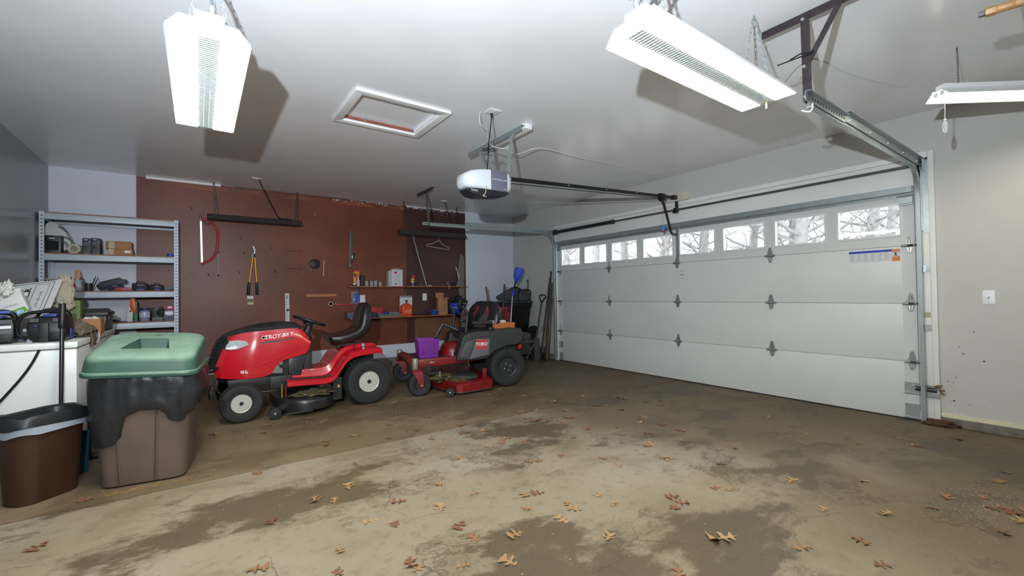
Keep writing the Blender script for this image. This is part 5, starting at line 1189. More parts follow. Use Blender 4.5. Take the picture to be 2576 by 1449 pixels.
decal('Automatic', (604, 934), (622, 932.5), .013, 'lettering', m_dec, .1, .0004)
c = hood_surf((663, 849.5), .004); mb = MB(); mb.lathe([(.013, 0), (.018, 0), (.018, .001), (.013, .001), (.013, 0)], c, (0, -1, 0), 18); mb.build('emblem', m_dec, lt)
sl_ = [hood_surf(q, .002) for q in ((648, 862), (690, 857), (742, 848), (742, 850), (700, 860), (660, 864))]
MB().add(sl_ + [p + Vector((0, .003, 0)) for p in sl_], [tuple(range(6)), tuple(range(11, 5, -1))] + [(i, (i+1) % 6, 6+(i+1) % 6, 6+i) for i in range(6)]).build('hood_slot', m_blk, lt)
ridge = [hood_surf(q, .001) for q in ((628, 928), (655, 920), (684, 908), (720, 893), (750, 880), (775, 871))]
MB().tube(ridge, [.002, .005, .006, .006, .005, .002], 6).build('crease', m_red, lt)
ridge = [hood_surf(q, .001) for q in ((600, 945), (640, 944), (668, 940), (682, 928), (690, 908))]
MB().tube(ridge, [.001, .003, .004, .003, .001], 6).build('crease', m_red, lt)
ridge = [hood_surf(q, .001) for q in ((700, 861), (740, 866), (752, 871), (742, 877), (700, 890))]
MB().tube(ridge, [.001, .003, .004, .003, .001], 6).build('crease', m_red, lt)
# lower engine panel, engine, chassis
P = [onY(*q, 5.17) for q in ((724, 915), (728, 900), (772, 889), (765, 912), (757, 943), (722, 945))]
mb = MB(); mb.prism([(p.x, p.z) for p in P], (0, 5.2, 0), (1, 0, 0), (0, 0, 1), .04); mb.build('side_shield', m_blks, lt, bev=.006)
MB().box(.93, 1.02, 5.20, 5.52, .36, .66).build('dash_pedestal', m_blks, lt, bev=.02)
MB().box(.42, .80, 5.16, 5.56, .36, .62).build('engine_block', M('engine_dark', (46, 46, 46), .6, .3, var=.5, vs=18), lt, bev=.02)
mb = MB(); mb.cyl((.64, 5.12, .47), (.64, 5.18, .47), .05, n=16); mb.cyl((.70, 5.13, .52), (.70, 5.17, .52), .022, n=10); mb.cyl((.60, 5.14, .43), (.67, 5.13, .42), .012, n=8); mb.obox((.69, 5.14, .44), (.05, .03, .05)); mb.build('engine_fitting', M('engine_alloy', (130, 128, 122), .4, .7), lt)
mb = MB(); mb.box(.16, .72, 5.13, 5.17, .31, .39); mb.box(.16, .72, 5.55, 5.59, .31, .39); mb.box(.70, 1.5, 5.13, 5.17, .24, .30); mb.box(.70, 1.5, 5.55, 5.59, .24, .30); mb.box(.16, .24, 5.13, 5.59, .31, .39); mb.box(.60, .80, 5.10, 5.14, .26, .39); mb.build('chassis', m_blk, lt, bev=.004)
mb = MB(); mb.beam((.337, 4.98, .21), (.337, 5.74, .21), .06, .06); mb.box(.30, .375, 5.2, 5.5, .2, .34); mb.build('front_axle', m_blk, lt, bev=.005)
mb = MB(); mb.tube([(.40, 5.10, .25), (.60, 5.12, .24), (.80, 5.15, .26)], .009, 8); mb.build('tie_rod', m_blks, lt)
mb = MB(); mb.cyl((1.548, 4.98, .252), (1.548, 5.74, .252), .03, n=12); mb.box(1.40, 1.68, 5.15, 5.57, .22, .52); mb.build('transaxle', m_blk, lt, bev=.01)
mb = MB(); mb.tube(smooth_path([(.15, 5.12, .40), (.14, 5.10, .34), (.17, 5.10, .28), (.24, 5.11, .26)], 4), .008, 6); mb.build('front_bracket', m_blks, lt)
# foot-rest and fender pan
st_ = [(.735, .352, .0, .405), (.78, .352, .03, .415), (.95, .345, .045, .42), (1.10, .338, .05, .42), (1.165, .350, .05, .425), (1.215, .40, .04, .43), (1.265, .48, .03, .435), (1.315, .55, .02, .44), (1.38, .592, .012, .44), (1.46, .610, .008, .44), (1.58, .618, .005, .435), (1.68, .622, 0, .42), (1.72, .60, 0, .40)]
mb = MB(); rings = []
for x, z, tun, w in st_:
    lip = .055 if x < 1.2 else .06
    up = [(-w, z-lip), (-w, z-.012), (-w+.02, z), (-w+.06, z-.004), (-w+.15, z-.004), (-.20, z+.0), (-.17, z+tun+.03), (.17, z+tun+.03), (.20, z), (w-.15, z-.004), (w-.06, z-.004), (w-.02, z), (w, z-.012), (w, z-lip)]
    lo = [(a*.985, b-.007) for a, b in up[::-1]]
    rings.append([(x, YC+a, b) for a, b in up+lo])
mb.loft(rings); mb.build('fender_pan', m_red, lt)
P = [(x, z) for x, z, t_, w in st_ if .77 < x < 1.17]
mb = MB(); mb.loft([[(x, YC-.365, z-.0035), (x, YC-.275, z-.0035), (x, YC-.275, z+.0025), (x, YC-.365, z+.0025)] for x, z in P]); mb.build('foot_mat', M('mat_dirt', (52, 42, 34), .8, var=.3, vs=20), lt)
mb = MB()
for k in range(2): mb.obox((.90+k*.11, YC-.19, .405), (.05, .012, .012), (.6, 0, 0))
mb.build('warning_labels', M('label_pale', (190, 176, 150), .5), lt)
MB().cyl((1.56, 5.16, .62), (1.56, 5.16, .655), .02, n=12).build('fuel_cap', m_galv2, lt)
# steering
mb = MB(); nrm = Vector((.348, 0, .9375)); cw = onY(778, 807, YC); a = Vector((.9375, 0, -.348))
mb.tube([cw + a*(.168*math.cos(t)) + Vector((0, .168*math.sin(t), 0)) for t in [2*PI*i/32 for i in range(32)]], .0155, 10, closed=True); mb.build('steering_wheel', m_blk, lt)
mb = MB(); [mb.beam(cw - nrm*.03, cw + a*(.16*math.cos(t)) + Vector((0, .16*math.sin(t), 0)), .045, .012, nrm) for t in (0, 2.2, -2.2)]; mb.lathe([(.05, -.05), (.055, -.02), (.03, -.005), (.001, 0)], cw, nrm, 16); mb.build('wheel_spokes', m_blk, lt)
mb = MB(); mb.lathe([(.085, 0), (.075, .04), (.05, .08), (.038, .13), (.034, .20)], cw - nrm*.23 + Vector((.02, 0, 0)), nrm, 16); mb.build('steering_column', m_blk, lt)
mb = MB(); mb.loft([[(x, YC+s*w, z) for s, z in ((-1, z0), (-1, z1-.02), (-.8, z1), (.8, z1), (1, z1-.02), (1, z0))] for x, w, z0, z1 in ((.86, .19, .70, .845), (.93, .19, .66, .835), (.985, .18, .62, .79), (1.01, .17, .60, .72))]); mb.build('dashboard', m_blks, lt)
# seat
def seatform(mb, rows, yc, n=12):
    rings = []
    for x, z, dx, dz, th, w in rows:
        ring = []
        for k in range(n*2):
            t = 2*PI*k/(n*2); cx, sx = math.cos(t), math.sin(t)
            u = (abs(cx)**.45)*(1 if cx > 0 else -1)*w; v = (abs(sx)**.7)*(1 if sx > 0 else -1)*th/2
            dish = .018*(abs(u)/w)**2.5 if sx > 0 else 0
            ring.append(Vector((x + dx*(v+dish), yc + u, z + dz*(v+dish))))
        rings.append(ring)
    return mb.loft(rings)
rows = [(1.205, .715, -.3, .95, .03, .15), (1.225, .712, -.2, .98, .085, .19), (1.29, .705, -.1, .99, .12, .215), (1.40, .722, -.22, .97, .12, .225), (1.50, .752, -.45, .9, .12, .225), (1.575, .80, -.72, .7, .13, .222), (1.605, .87, -.94, .33, .135, .22), (1.62, .95, -.98, .18, .13, .21), (1.633, 1.03, -.98, .18, .115, .19), (1.645, 1.085, -.97, .22, .09, .155), (1.652, 1.115, -.95, .3, .05, .11), (1.655, 1.125, -.95, .3, .015, .07)]
mb = MB(); seatform(mb, rows, YC-.0); mb.build('seat', m_seat, lt)
mb = MB(); mb.box(1.28, 1.52, YC-.15, YC+.15, .635, .665); mb.beam((1.30, YC-.1, .62), (1.36, YC-.1, .66), .04, .03); mb.beam((1.45, YC-.12, .61), (1.45, YC-.12, .66), .03, .03); mb.beam((1.45, YC+.12, .61), (1.45, YC+.12, .66), .03, .03); mb.build('seat_pan', m_blk, lt, bev=.005)
for sy in (-.13, .13):
    MB().tube([(1.50+.022*math.cos(t), YC+sy+.022*math.sin(t), .60+.06*t/(10*PI)) for t in [10*PI*i/60 for i in range(61)]], .0035, 5).build('seat_spring', m_dkmetal, lt)
MB().tube(smooth_path([(1.40, 4.98, .60), (1.40, 4.975, .66), (1.395, 4.97, .70)], 4), .006, 6).build('lift_lever', m_blk, lt)
# mowing deck
def lobes(s, n=16):
    out = []
    for (cy, a0, a1) in ((5.12, PI, 2*PI), (5.60, 0, PI)):
        for i in range(n+1):
            t = a0+(a1-a0)*i/n; out.append((.935 + .285*s*math.cos(t), cy + .285*s*math.sin(t)))
    return out
mb = MB(); mb.loft([[(x, y, z) for x, y in lobes(s)] for s, z in ((.98, .045), (1.0, .05), (1.0, .125), (.975, .15), (.90, .168), (.62, .175), (.6, .20), (.3, .205))]); mb.build('mowing_deck', M('deck_black', (34, 34, 35), .3), lt)
mb = MB(); mb.box(.70, .95, 4.828, 4.85, .038, .058); mb.build('deck_lip', m_blks, lt)
mb = MB(); blob(mb, (1.0, 5.02, .19), (.20, .13, .03), 3, .6, 3, 26, 12); gr = mb.build('grass_clippings', m_grass, lt); gr['kind'] = 'stuff'
MB().obox((.98, 4.90, .185), (.09, .012, .004), (-.5, 0, 0)).build('yellow_label', M('yellow_label', (206, 176, 40), .5), lt)
MB().box(.95, 1.05, 5.00, 5.10, .19, .24).build('spindle_cover', m_blk, lt, bev=.012)
mb = MB(); mb.lathe([(.025, -.022), (.056, -.02), (.06, 0), (.056, .02), (.025, .022)], (.612, 4.885, .062), (0, 1, 0), 20); w_ = mb.build('deck_wheel', m_blk, lt); MB().cyl((.612, 4.855, .062), (.612, 4.91, .062), .011, n=8).build('axle_bolt', m_galv2, w_)
mb = MB(); mb.beam((.612, 4.91, .075), (.75, 4.93, .13), .02, .05); mb.build('wheel_bracket', m_blk, lt)
mb = MB(); mb.box(1.18, 1.27, 4.97, 4.985, .09, .33); mb.build('lift_bracket', m_blk, lt); MB().cyl((1.235, 4.955, .235), (1.235, 4.97, .235), .016, n=8).build('bracket_bolt', m_brass, lt)
mb = MB(); mb.cyl((.70, 5.06, .12), (.70, 5.06, .31), .006, n=6); mb.build('dipstick', M('dip_yellow', (160, 130, 40), .5), lt)
mb = MB(); mb.cyl((.735, 5.06, .14), (.735, 5.06, .29), .008, n=6); mb.build('red_rod', m_redd, lt)
# ================================================================ zero-turn mower
A0 = math.atan2(-.2365, .9716)
zt_ = thing('zero_turn_mower', 'red and dark grey zero-turn mower parked beside the tractor', 'lawn mower', (2.148, 4.955, 0), A0)
VC = .49
m_pod = M('pod_dark', (46, 47, 48), .55, var=.12, vs=7)
m_podl = M('pod_grey', (98, 100, 104), .45)
L = dict(local=True)
wheel(zt_, (1.165, .11, .253), .253, .25, .125, m_blks, 26, local=True, studs=True, nm='drive_wheel', deep=.05)
wheel(zt_, (1.165, .87, .253), .253, .25, .125, m_blks, 26, sg=1, local=True, studs=True, nm='drive_wheel', deep=.05)
for v in (.0, .977):
    u0 = .012 if v == 0 else -.04
    wheel(zt_, (u0, v, .138), .138, .135, .06, m_blk, 0, sg=-1, local=True, tread=False, nm='caster_wheel', deep=.02)
    mb = MB()
    for s in (-1, 1):
        mb.loft([[(u0-.085, v+s*.04, .315), (u0+.015, v+s*.04, .315), (u0+.015, v+s*.05, .309), (u0-.085, v+s*.05, .309)], [(u0-.085, v+s*.075, .298), (u0+.03, v+s*.075, .30), (u0+.03, v+s*.085, .292), (u0-.085, v+s*.085, .29)], [(u0-.045, v+s*.085, .23), (u0+.035, v+s*.085, .245), (u0+.035, v+s*.092, .245), (u0-.045, v+s*.092, .23)], [(u0-.012, v+s*.085, .13), (u0+.045, v+s*.085, .15), (u0+.045, v+s*.092, .15), (u0-.012, v+s*.092, .13)], [(u0+.0, v+s*.085, .108), (u0+.04, v+s*.085, .115), (u0+.04, v+s*.092, .115), (u0+.0, v+s*.092, .108)]])
    mb.box(u0-.085, u0+.015, v-.045, v+.045, .308, .316)
    mb.build('caster_fork', m_redd, zt_, local=True)
    MB().cyl((u0+.018, v-.10, .135), (u0+.018, v+.10, .135), .011, n=8).build('axle_bolt', m_galv2, zt_, local=True)
    mb = MB(); mb.lathe([(.036, .318), (.038, .322), (.038, .44), (.034, .447), (.001, .449)], (u0-.045, v, 0), (0, 0, 1), 18); mb.build('pivot_cup', M('cup_grey', (150, 146, 132), .5, .5), zt_, local=True)
mb = MB(); mb.tube(smooth_path([(-.035, .045, .36), (-.05, .15, .385), (-.06, .30, .40), (-.06, .68, .40), (-.07, .83, .385), (-.08, .93, .36)], 4), .05, 8); mb.build('front_beam', M('beam_worn', (118, 40, 34), .5, var=.35, vs=12), zt_, local=True)
for v in (.16, .82):
    mb = MB(); mb.loft([[(u, v-.025, z0), (u, v+.025, z0), (u, v+.025, z1), (u, v-.025, z1)] for u, z0, z1 in ((-.02, .30, .405), (.35, .325, .42), (.9, .36, .44), (1.3, .36, .44))]); mb.build('frame_rail', m_redd, zt_, bev=.004, local=True)
MB().box(.0, .60, .19, .79, .385, .406).build('foot_plate', M('plate_worn', (66, 58, 52), .6, .3, var=.3, vs=15), zt_, local=True)
mb = MB()
for v in (.11, .16): mb.cyl((.18, v-.04 if v == .11 else v+.026, .34), (.18, v, .34), .004, n=6)
mb = MB(); mb.text('MyRIDE', .018, (.20, .1345, .365), (1, 0, .06), (-.06, 0, 1), .0004); mb.build('lettering', m_white, zt_, local=True)
mb = MB(); mb.lathe([(.19, 0), (.18, .07), (.15, .13), (.09, .17), (.001, .18)], (.565, VC, .406), (0, 0, 1), 20); mb.build('leg_shield', m_redd, zt_, local=True)
# pods
pod = [(.50, .37), (.50, .42), (.555, .575), (.575, .665), (.62, .70), (.72, .728), (1.05, .735), (1.28, .755), (1.38, .73), (1.42, .68), (1.40, .575), (1.33, .535), (1.18, .525), (1.02, .47), (.93, .40), (.85, .37)]
for v0, v1 in ((.055, .27), (.71, .925)):
    mb = MB(); mb.prism([(u, z) for u, z in pod], (0, v1, 0), (1, 0, 0), (0, 0, 1), v1-v0); mb.build('side_pod', m_pod, zt_, bev=.018, seg=3, local=True)
mb = MB(); mb.prism([(.665, .385), (.92, .43), (.935, .635), (.755, .635)], (0, .057, 0), (1, 0, 0), (0, 0, 1), .012); mb.build('pod_panel', m_podl, zt_, bev=.004, local=True)
mb = MB(); mb.prism([(.655, .385), (.745, .635), (.61, .60), (.535, .42)], (0, .058, 0), (1, 0, 0), (0, 0, 1), .010); mb.build('pod_panel', M('pod_mid', (72, 74, 77), .5), zt_, bev=.004, local=True)
a, b = (1192, 857), (1222, 882)
mb = MB(); mb.prism(rrect(.158, .128, .016, 4), (.823, .044, .565), (.995, 0, -.0), (0, 0, 1), .003); mb.build('badge', M('badge_red', (178, 62, 66), .4), zt_, local=True)
MB().text('TORO', .058, (.823, .0405, .568), (1, 0, 0), (0, 0, 1), .0006, 0, .0014, .95).build('lettering', m_white, zt_, local=True)
mb = MB(); mb.box(.68, 1.42, .27, .71, .40, .66); mb.build('rear_body', m_pod, zt_, bev=.02, local=True)
mb = MB(); mb.box(1.02, 1.40, .08, .90, .70, .745); mb.build('rear_deck', m_pod, zt_, bev=.015, local=True)
MB().lathe([(.045, 0), (.045, .03), (.038, .036), (.001, .038)], (.985, .16, .738), (0, 0, 1), 16).build('fuel_cap', m_blk, zt_, local=True)
mb = MB(); mb.box(1.40, 1.62, .25, .73, .36, .66); mb.build('engine', M('engine_dark', (46, 46, 46), .6, .3, var=.5, vs=18), zt_, bev=.03, local=True)
for v in (.12, .86):
    mb = MB(); mb.loft([[(1.60, v-.01, z0), (1.68, v-.01, z0), (1.68, v+.01, z0), (1.60, v+.01, z0)] for z0 in (.30, .60)]); mb.box(1.36, 1.68, v-.012, v+.018, .54, .57); mb.build('rear_guard', m_blks, zt_, local=True)
MB().box(1.35, 1.40, .08, .12, .47, .53).build('tail_reflector', M('reflector', (170, 20, 26), .3), zt_, bev=.006, local=True)
# seat with red accents
mb = MB(); seatform(mb, [(.60, .655, -.3, .95, .04, .17), (.63, .66, -.2, .98, .10, .21), (.72, .67, -.1, .99, .13, .235), (.86, .68, -.15, .98, .13, .24), (.97, .70, -.4, .9, .13, .235)], VC); mb.build('seat_cushion', m_seat, zt_, local=True)
TB_ = Matrix.Translation((1.03, VC, 0)) @ Matrix.Rotation(math.radians(34), 4, 'Z') @ Matrix.Translation((-1.03, -VC, 0))
mb = MB(); mb.T = TB_; seatform(mb, [(.965, .70, -.97, .2, .08, .19), (.975, .73, -.97, .2, .15, .25), (.995, .82, -.97, .2, .17, .28), (1.015, .92, -.97, .2, .16, .28), (1.035, 1.00, -.97, .2, .14, .255), (1.05, 1.06, -.96, .25, .12, .20), (1.06, 1.095, -.95, .3, .08, .145), (1.065, 1.11, -.95, .3, .02, .08)], VC); mb.build('backrest', m_seat, zt_, local=True)
def onback(p2, nm, mat, out=.0):
    pts = []
    for v, z in p2:
        u = .995 + (z-.82)*.205 - .088 + .016*(abs(v)/.24)**2 - out - (-.02 if z > 1.02 else 0)
        pts.append(Vector((u, VC+v, z)))
    mb = MB(); mb.T = TB_; n = len(pts); mb.add(pts + [p + Vector((.012, 0, 0)) for p in pts], [tuple(range(n)), tuple(range(2*n-1, n-1, -1))] + [(i, (i+1) % n, n+(i+1) % n, n+i) for i in range(n)]); mb.build(nm, mat, zt_, local=True)
onback([(-.10, .76), (.10, .76), (.12, .92), (.09, 1.03), (-.09, 1.03), (-.12, .92)], 'grey_insert', M('seat_grey', (62, 63, 66), .6), .004)
m_sr = M('seat_red', (150, 28, 38), .5)
onback([(-.135, .92), (-.115, .92), (-.075, 1.045), (-.095, 1.05)], 'red_piping', m_sr, .009); onback([(.115, .92), (.135, .92), (.095, 1.05), (.075, 1.045)], 'red_piping', m_sr, .009)
onback([(-.055, 1.04), (.055, 1.04), (.05, .96), (.0, .90), (-.05, .96)], 'black_chevron', m_blk, .010)
for v in (.18, .80):
    mb = MB(); mb.loft([[(u, v-.03, z0), (u, v+.03, z0), (u, v+.03, z1), (u, v-.03, z1)] for u, z0, z1 in ((.74, .825, .85), (.78, .812, .855), (.95, .805, .858), (1.03, .80, .85))]); mb.build('armrest', m_blk, zt_, bev=.012, local=True)
    MB().cyl((1.02, v-.036, .828), (1.02, v+.036, .828), .011, n=10).build('armrest_pivot', m_galv2, zt_, local=True)
# control levers
for v, dv in ((.20, 0), (.80, 0)):
    du = .0 if v < .5 else -.02
    mb = MB(); mb.tube(smooth_path([(.655+du, v, .60), (.66+du, v, .70), (.675+du, v, .85), (.68+du, v, .93), (.66+du, v, 1.0), (.625+du, v, 1.055)], 4), .017, 8); mb.build('control_lever', m_blk, zt_, local=True)
    mb = MB(); mb.tube([(.68+du, v, .93), (.665+du, v, .99), (.62+du, v, 1.06)], [.023, .025, .02], 10); mb.build('lever_grip', m_blk, zt_, local=True)
    mb = MB(); mb.cyl((.655, v-.04, .62), (.655, v+.03, .62), .016, n=10); mb.build('lever_pivot', m_galv2, zt_, local=True)
mb = MB(); mb.tube(smooth_path([(.22, .62, .40), (.33, .62, .60), (.44, .62, .78), (.47, .62, .80), (.60, .60, .74), (.68, .58, .70)], 4), .021, 8); mb.build('lift_pedal_arm', m_blks, zt_, local=True)
# deck
dk = [(.22, .30), (.30, .05), (.42, -.215), (.49, -.245), (.88, -.14), (.93, -.08), (.95, .05), (.95, .93), (.93, 1.08), (.88, 1.13), (.49, 1.225), (.42, 1.19), (.30, .95), (.22, .70)]
def dscale(s, z): return [((u-.6)*s+.6, (v-VC)*s+VC, z) for u, v in dk]
mb = MB(); mb.loft([dscale(1.0, .032), dscale(1.0, .125), dscale(.985, .135), dscale(.93, .138), dscale(.90, .15), dscale(.3, .152)]); mb.build('mowing_deck', m_redd, zt_, local=True, smooth=25)
mb = MB(); mb.loft([dscale(1.004, .03), dscale(1.004, .042), dscale(.99, .042), dscale(.99, .03)], closed=True); mb.build('deck_rim', M('rim_worn', (96, 84, 80), .5, .5), zt_, local=True)
mb = MB(); mb.prism([(.42, .02), (.62, -.13), (.72, -.10), (.76, .16), (.62, .30), (.45, .2)], (0, 0, .158), (1, 0, 0), (0, 1, 0), .045); mb.build('belt_cover', M('belt_cover', (50, 51, 53), .5), zt_, bev=.012, local=True)
mb = MB(); blob(mb, (.36, .17, .16), (.18, .16, .045), 6, .6, 3, 30, 12); blob(mb, (.52, -.03, .15), (.12, .10, .03), 8, .6, 3, 22, 10); o = mb.build('grass_clippings', m_grass, zt_, local=True); o['kind'] = 'stuff'
mb = MB(); mb.box(.24, .34, .10, .13, .13, .19); mb.box(.83, .88, .02, .05, .14, .26); mb.build('deck_bracket', m_redd, zt_, bev=.005, local=True)
mb = MB(); mb.box(.12, .18, .125, .135, .24, .34); mb.box(.14, .30, .10, .13, .22, .25); mb.build('hanger_arm', m_blk, zt_, local=True)
mb = MB(); chain(mb, (.285, .09, .245), (.285, .10, .165), .035, .004, .016); mb.build('hanger_chain', m_galv2, zt_, local=True)
mb = MB(); mb.lathe([(.02, -.025), (.05, -.024), (.056, -.015), (.056, .015), (.05, .024), (.02, .025)], (.335, -.235, .056), (.2, 1, 0), 20); o = mb.build('anti_scalp_wheel', m_blk, zt_, local=True); MB().cyl((.325, -.268, .056), (.343, -.20, .056), .01, n=8).build('axle_bolt', m_galv2, o, local=True)
# ---- things lying on the zero-turn mower
def TW(u, v, z): return Vector((2.148, 4.955, 0)) + Vector((.9716, -.2365, 0))*u + Vector((.2365, .9716, 0))*v + Vector((0, 0, z))
t = thing('carton', 'flat orange-brown carton on the rear of the zero-turn mower', 'box', TW(1.20, .33, .746), A0)
MB().box(-.16, .16, -.11, .16, 0, .072).build('carton_body', M('carton_orange', (176, 96, 48), .6, var=.1), t, bev=.002, local=True)
t = thing('booklet', 'stack of pale booklets on the orange-brown carton', 'booklet', TW(1.12, .33, .8185), A0)
for k in range(3):
    mb = MB(); mb.obox((k*.012-.02, 0, .006+k*.011), (.26-k*.02, .19, .010), (0, 0, .12-k*.1)); mb.build('booklet_cover', M('booklet%d' % k, ((206, 200, 178), (190, 186, 170), (212, 210, 196))[k], .6), t, local=True)
# purple basket
bk = thing('basket', 'purple plastic basket with lattice sides on the mower foot plate', 'basket', TW(.19, .42, .4065), A0)
m_pur = M('basket_purple', (122, 36, 150), .45)
bw, bd, bh = .27, .30, .225
def bkpt(fx, fy, f): s = .86+.14*f; return Vector((fx*bw/2*s, fy*bd/2*s, bh*f))
for (c0, c1) in (((-1, -1), (1, -1)), ((1, -1), (1, 1)), ((1, 1), (-1, 1)), ((-1, 1), (-1, -1))):
    mb = MB()
    def q(s, f): return bkpt(c0[0]+(c1[0]-c0[0])*s, c0[1]+(c1[1]-c0[1])*s, f)
    nrm = (q(1, .5)-q(0, .5)).cross(Vector((0, 0, 1)))
    for s0, s1, f0, f1 in ((0, .2, 0, 1), (.8, 1, 0, 1), (.2, .8, 0, .12), (.2, .8, .86, 1)):
        a = [q(s0, f0), q(s1, f0), q(s1, f1), q(s0, f1)]; n_ = nrm.normalized()*.002
        mb.add([p-n_ for p in a]+[p+n_ for p in a], [(0, 1, 2, 3), (7, 6, 5, 4), (0, 4, 5, 1), (1, 5, 6, 2), (2, 6, 7, 3), (3, 7, 4, 0)])
    K = 9
    for k in range(-K, K):
        for sgn in (1, -1):
            pts = []
            for j in range(25):
                f = .12+.74*j/24; s = .2+.6*(k/K + (j/24)*sgn*1.0 + (0 if sgn > 0 else 1))
                if .2 <= s <= .8: pts.append(q(s, f))
            if len(pts) > 1: mb.beam(pts[0], pts[-1], .006, .003, nrm)
    mb.build('lattice_side', m_pur, bk, local=True)
mb = MB(); pts = [bkpt(x*1.03, y*1.03, 1) for x, y in ((-1, -1), (1, -1), (1, 1), (-1, 1))]
for a, b in zip(pts, pts[1:]+pts[:1]): mb.beam(a, b, .018, .012)
mb.build('rim', m_pur, bk, bev=.002, local=True)
mb = MB(); mb.add([bkpt(x, y, 0)+Vector((0, 0, d)) for d in (0, .004) for x, y in ((-1, -1), (1, -1), (1, 1), (-1, 1))], [(0, 1, 2, 3), (7, 6, 5, 4), (0, 4, 5, 1), (1, 5, 6, 2), (2, 6, 7, 3), (3, 7, 4, 0)]); mb.build('base', m_pur, bk, local=True)
mb = MB(); rr = random.Random(5)
for k in range(60):
    c = Vector((rr.uniform(-.09, .09), rr.uniform(-.10, .10), rr.uniform(.02, .17))); mb.obox(c, (.07, .010, .012), (rr.uniform(-1, 1), rr.uniform(-1, 1), rr.uniform(0, 3)))
o = thing('odds_and_ends', 'jumble of small pale wooden pieces inside the purple basket', 'odds and ends', TW(.19, .42, .412), A0, kind='stuff')
mb.build('small_pieces', M('peg_wood', (186, 168, 140), .6, var=.25, vs=30), o, local=True)
# ================================================================ tools and shelves on the pegboard
WP = Y1-.0105
def pp(mb, pts, y=WP, th=.008):
    """outline seen in the photograph on the plane y, given thickness th towards the room"""
    P = [onY(q[0], q[1], y) for q in pts]
    return mb.prism([(p.x, p.z) for p in P], (0, y, 0), (1, 0, 0), (0, 0, 1), th)
def oy(px, py, y=WP): return onY(px, py, y)
# bow saw
t = thing('bow_saw', 'red bow saw with a bright toothed blade on the pegboard', 'saw', oy(525, 664))
fr = [oy(*q, WP-.022) for q in ((506, 550), (520, 553), (533, 560), (543, 572), (548, 590), (547, 615), (542, 638), (532, 651), (518, 659), (506, 663))]
MB().tube(smooth_path(fr, 4), .0155, 10).build('frame', M('saw_red', (176, 36, 40), .4), t)
mb = MB(); a, b = oy(503, 552, WP-.02), oy(506, 661, WP-.02); n = 44; out = []
for i in range(n+1):
    p = a.lerp(b, i/n); out.append((p.x-(.004 if i % 2 else -.002), p.z))
pl = out + [(b.x+.02, b.z), (a.x+.02, a.z)]
mb.prism(pl, (0, WP-.020, 0), (1, 0, 0), (0, 0, 1), .0015); mb.build('blade', M('blade_bright', (216, 214, 204), .3, .6), t)
mb = MB(); pp(mb, ((501, 543), (507, 542), (509, 556), (502, 557)), WP-.012, .016); mb.build('tension_lever', m_dkmetal, t, bev=.002)
mb = MB(); mb.tube(smooth_path([oy(509, 556, WP-.025), oy(518, 562, WP-.025), oy(526, 564, WP-.025), oy(531, 559, WP-.025)], 4), .004, 6); mb.build('lever_wire', m_black, t)
# combination wrench
t = thing('wrench', 'long dark ring spanner hanging beside the bow saw', 'wrench', oy(549, 697))
a, b = oy(549, 640, WP-.008), oy(549, 689, WP-.008)
MB().beam(a, b, .013, .006, (0, 1, 0)).build('shank', m_dkmetal, t)
for c, r in ((oy(549, 634, WP-.008), .018), (oy(549.5, 693, WP-.008), .020)): MB().lathe([(r*.55, -.005), (r, -.005), (r, .005), (r*.55, .005), (r*.55, -.005)], c, (0, 1, 0), 12).build('ring_end', m_dkmetal, t)
# loppers
t = thing('loppers', 'yellow-handled loppers with black grips on the pegboard', 'loppers', oy(636, 745))
for (h0, h1, g1, side) in (((635.5, 648), (626.5, 714), (624, 743), -1), ((641, 648), (646, 714), (647, 743), 1)):
    a, b, c = oy(*h0, WP-.018), oy(*h1, WP-.018), oy(*g1, WP-.018)
    MB().tube([a, b], .0125, 10).build('handle_tube', M('lopper_yellow', (206, 154, 40), .35, .3), t)
    MB().tube([b.lerp(a, .06), b, c.lerp(b, .1), c], [.016, .018, .020, .015], 10).build('grip', m_black, t)
    MB().cyl(c, c+(c-b).normalized()*.008, .014, .010, n=10).build('grip_end', M('lopper_yellow2', (220, 196, 50), .4), t)
mb = MB(); pp(mb, ((632, 650), (631, 640), (637, 630), (641, 632), (643, 645), (640, 652)), WP-.012, .010); mb.build('pivot_head', m_dkmetal, t, bev=.002)
mb = MB(); pp(mb, ((635, 618), (639, 620), (642, 628), (642, 636), (638, 640), (639.5, 630), (636.5, 622)), WP-.022, .004); mb.build('hook_blade', m_galv2, t)
mb = MB(); pp(mb, ((636, 642), (634, 632), (637, 624), (640, 628), (640, 641)), WP-.015, .004); mb.build('cutting_blade', m_dkmetal, t)
t = thing('product_card', 'small printed card hanging under the loppers', 'card', oy(630, 766))
mb = MB(); pp(mb, ((621.5, 745), (637.5, 745), (638, 766), (622, 766.5)), WP-.006, .001); mb.build('card', M('card_cream', (200, 190, 160), .6), t)
mb = MB(); pp(mb, ((622, 745), (637, 745), (637, 750), (622, 750)), WP-.0072, .0006); mb.build('white_header', m_white, t)
mb = MB(); pp(mb, ((622, 752), (637, 752), (637, 760), (622, 760)), WP-.0072, .0006); mb.build('print_field', M('card_green', (120, 116, 70), .6, var=.4, vs=120), t)
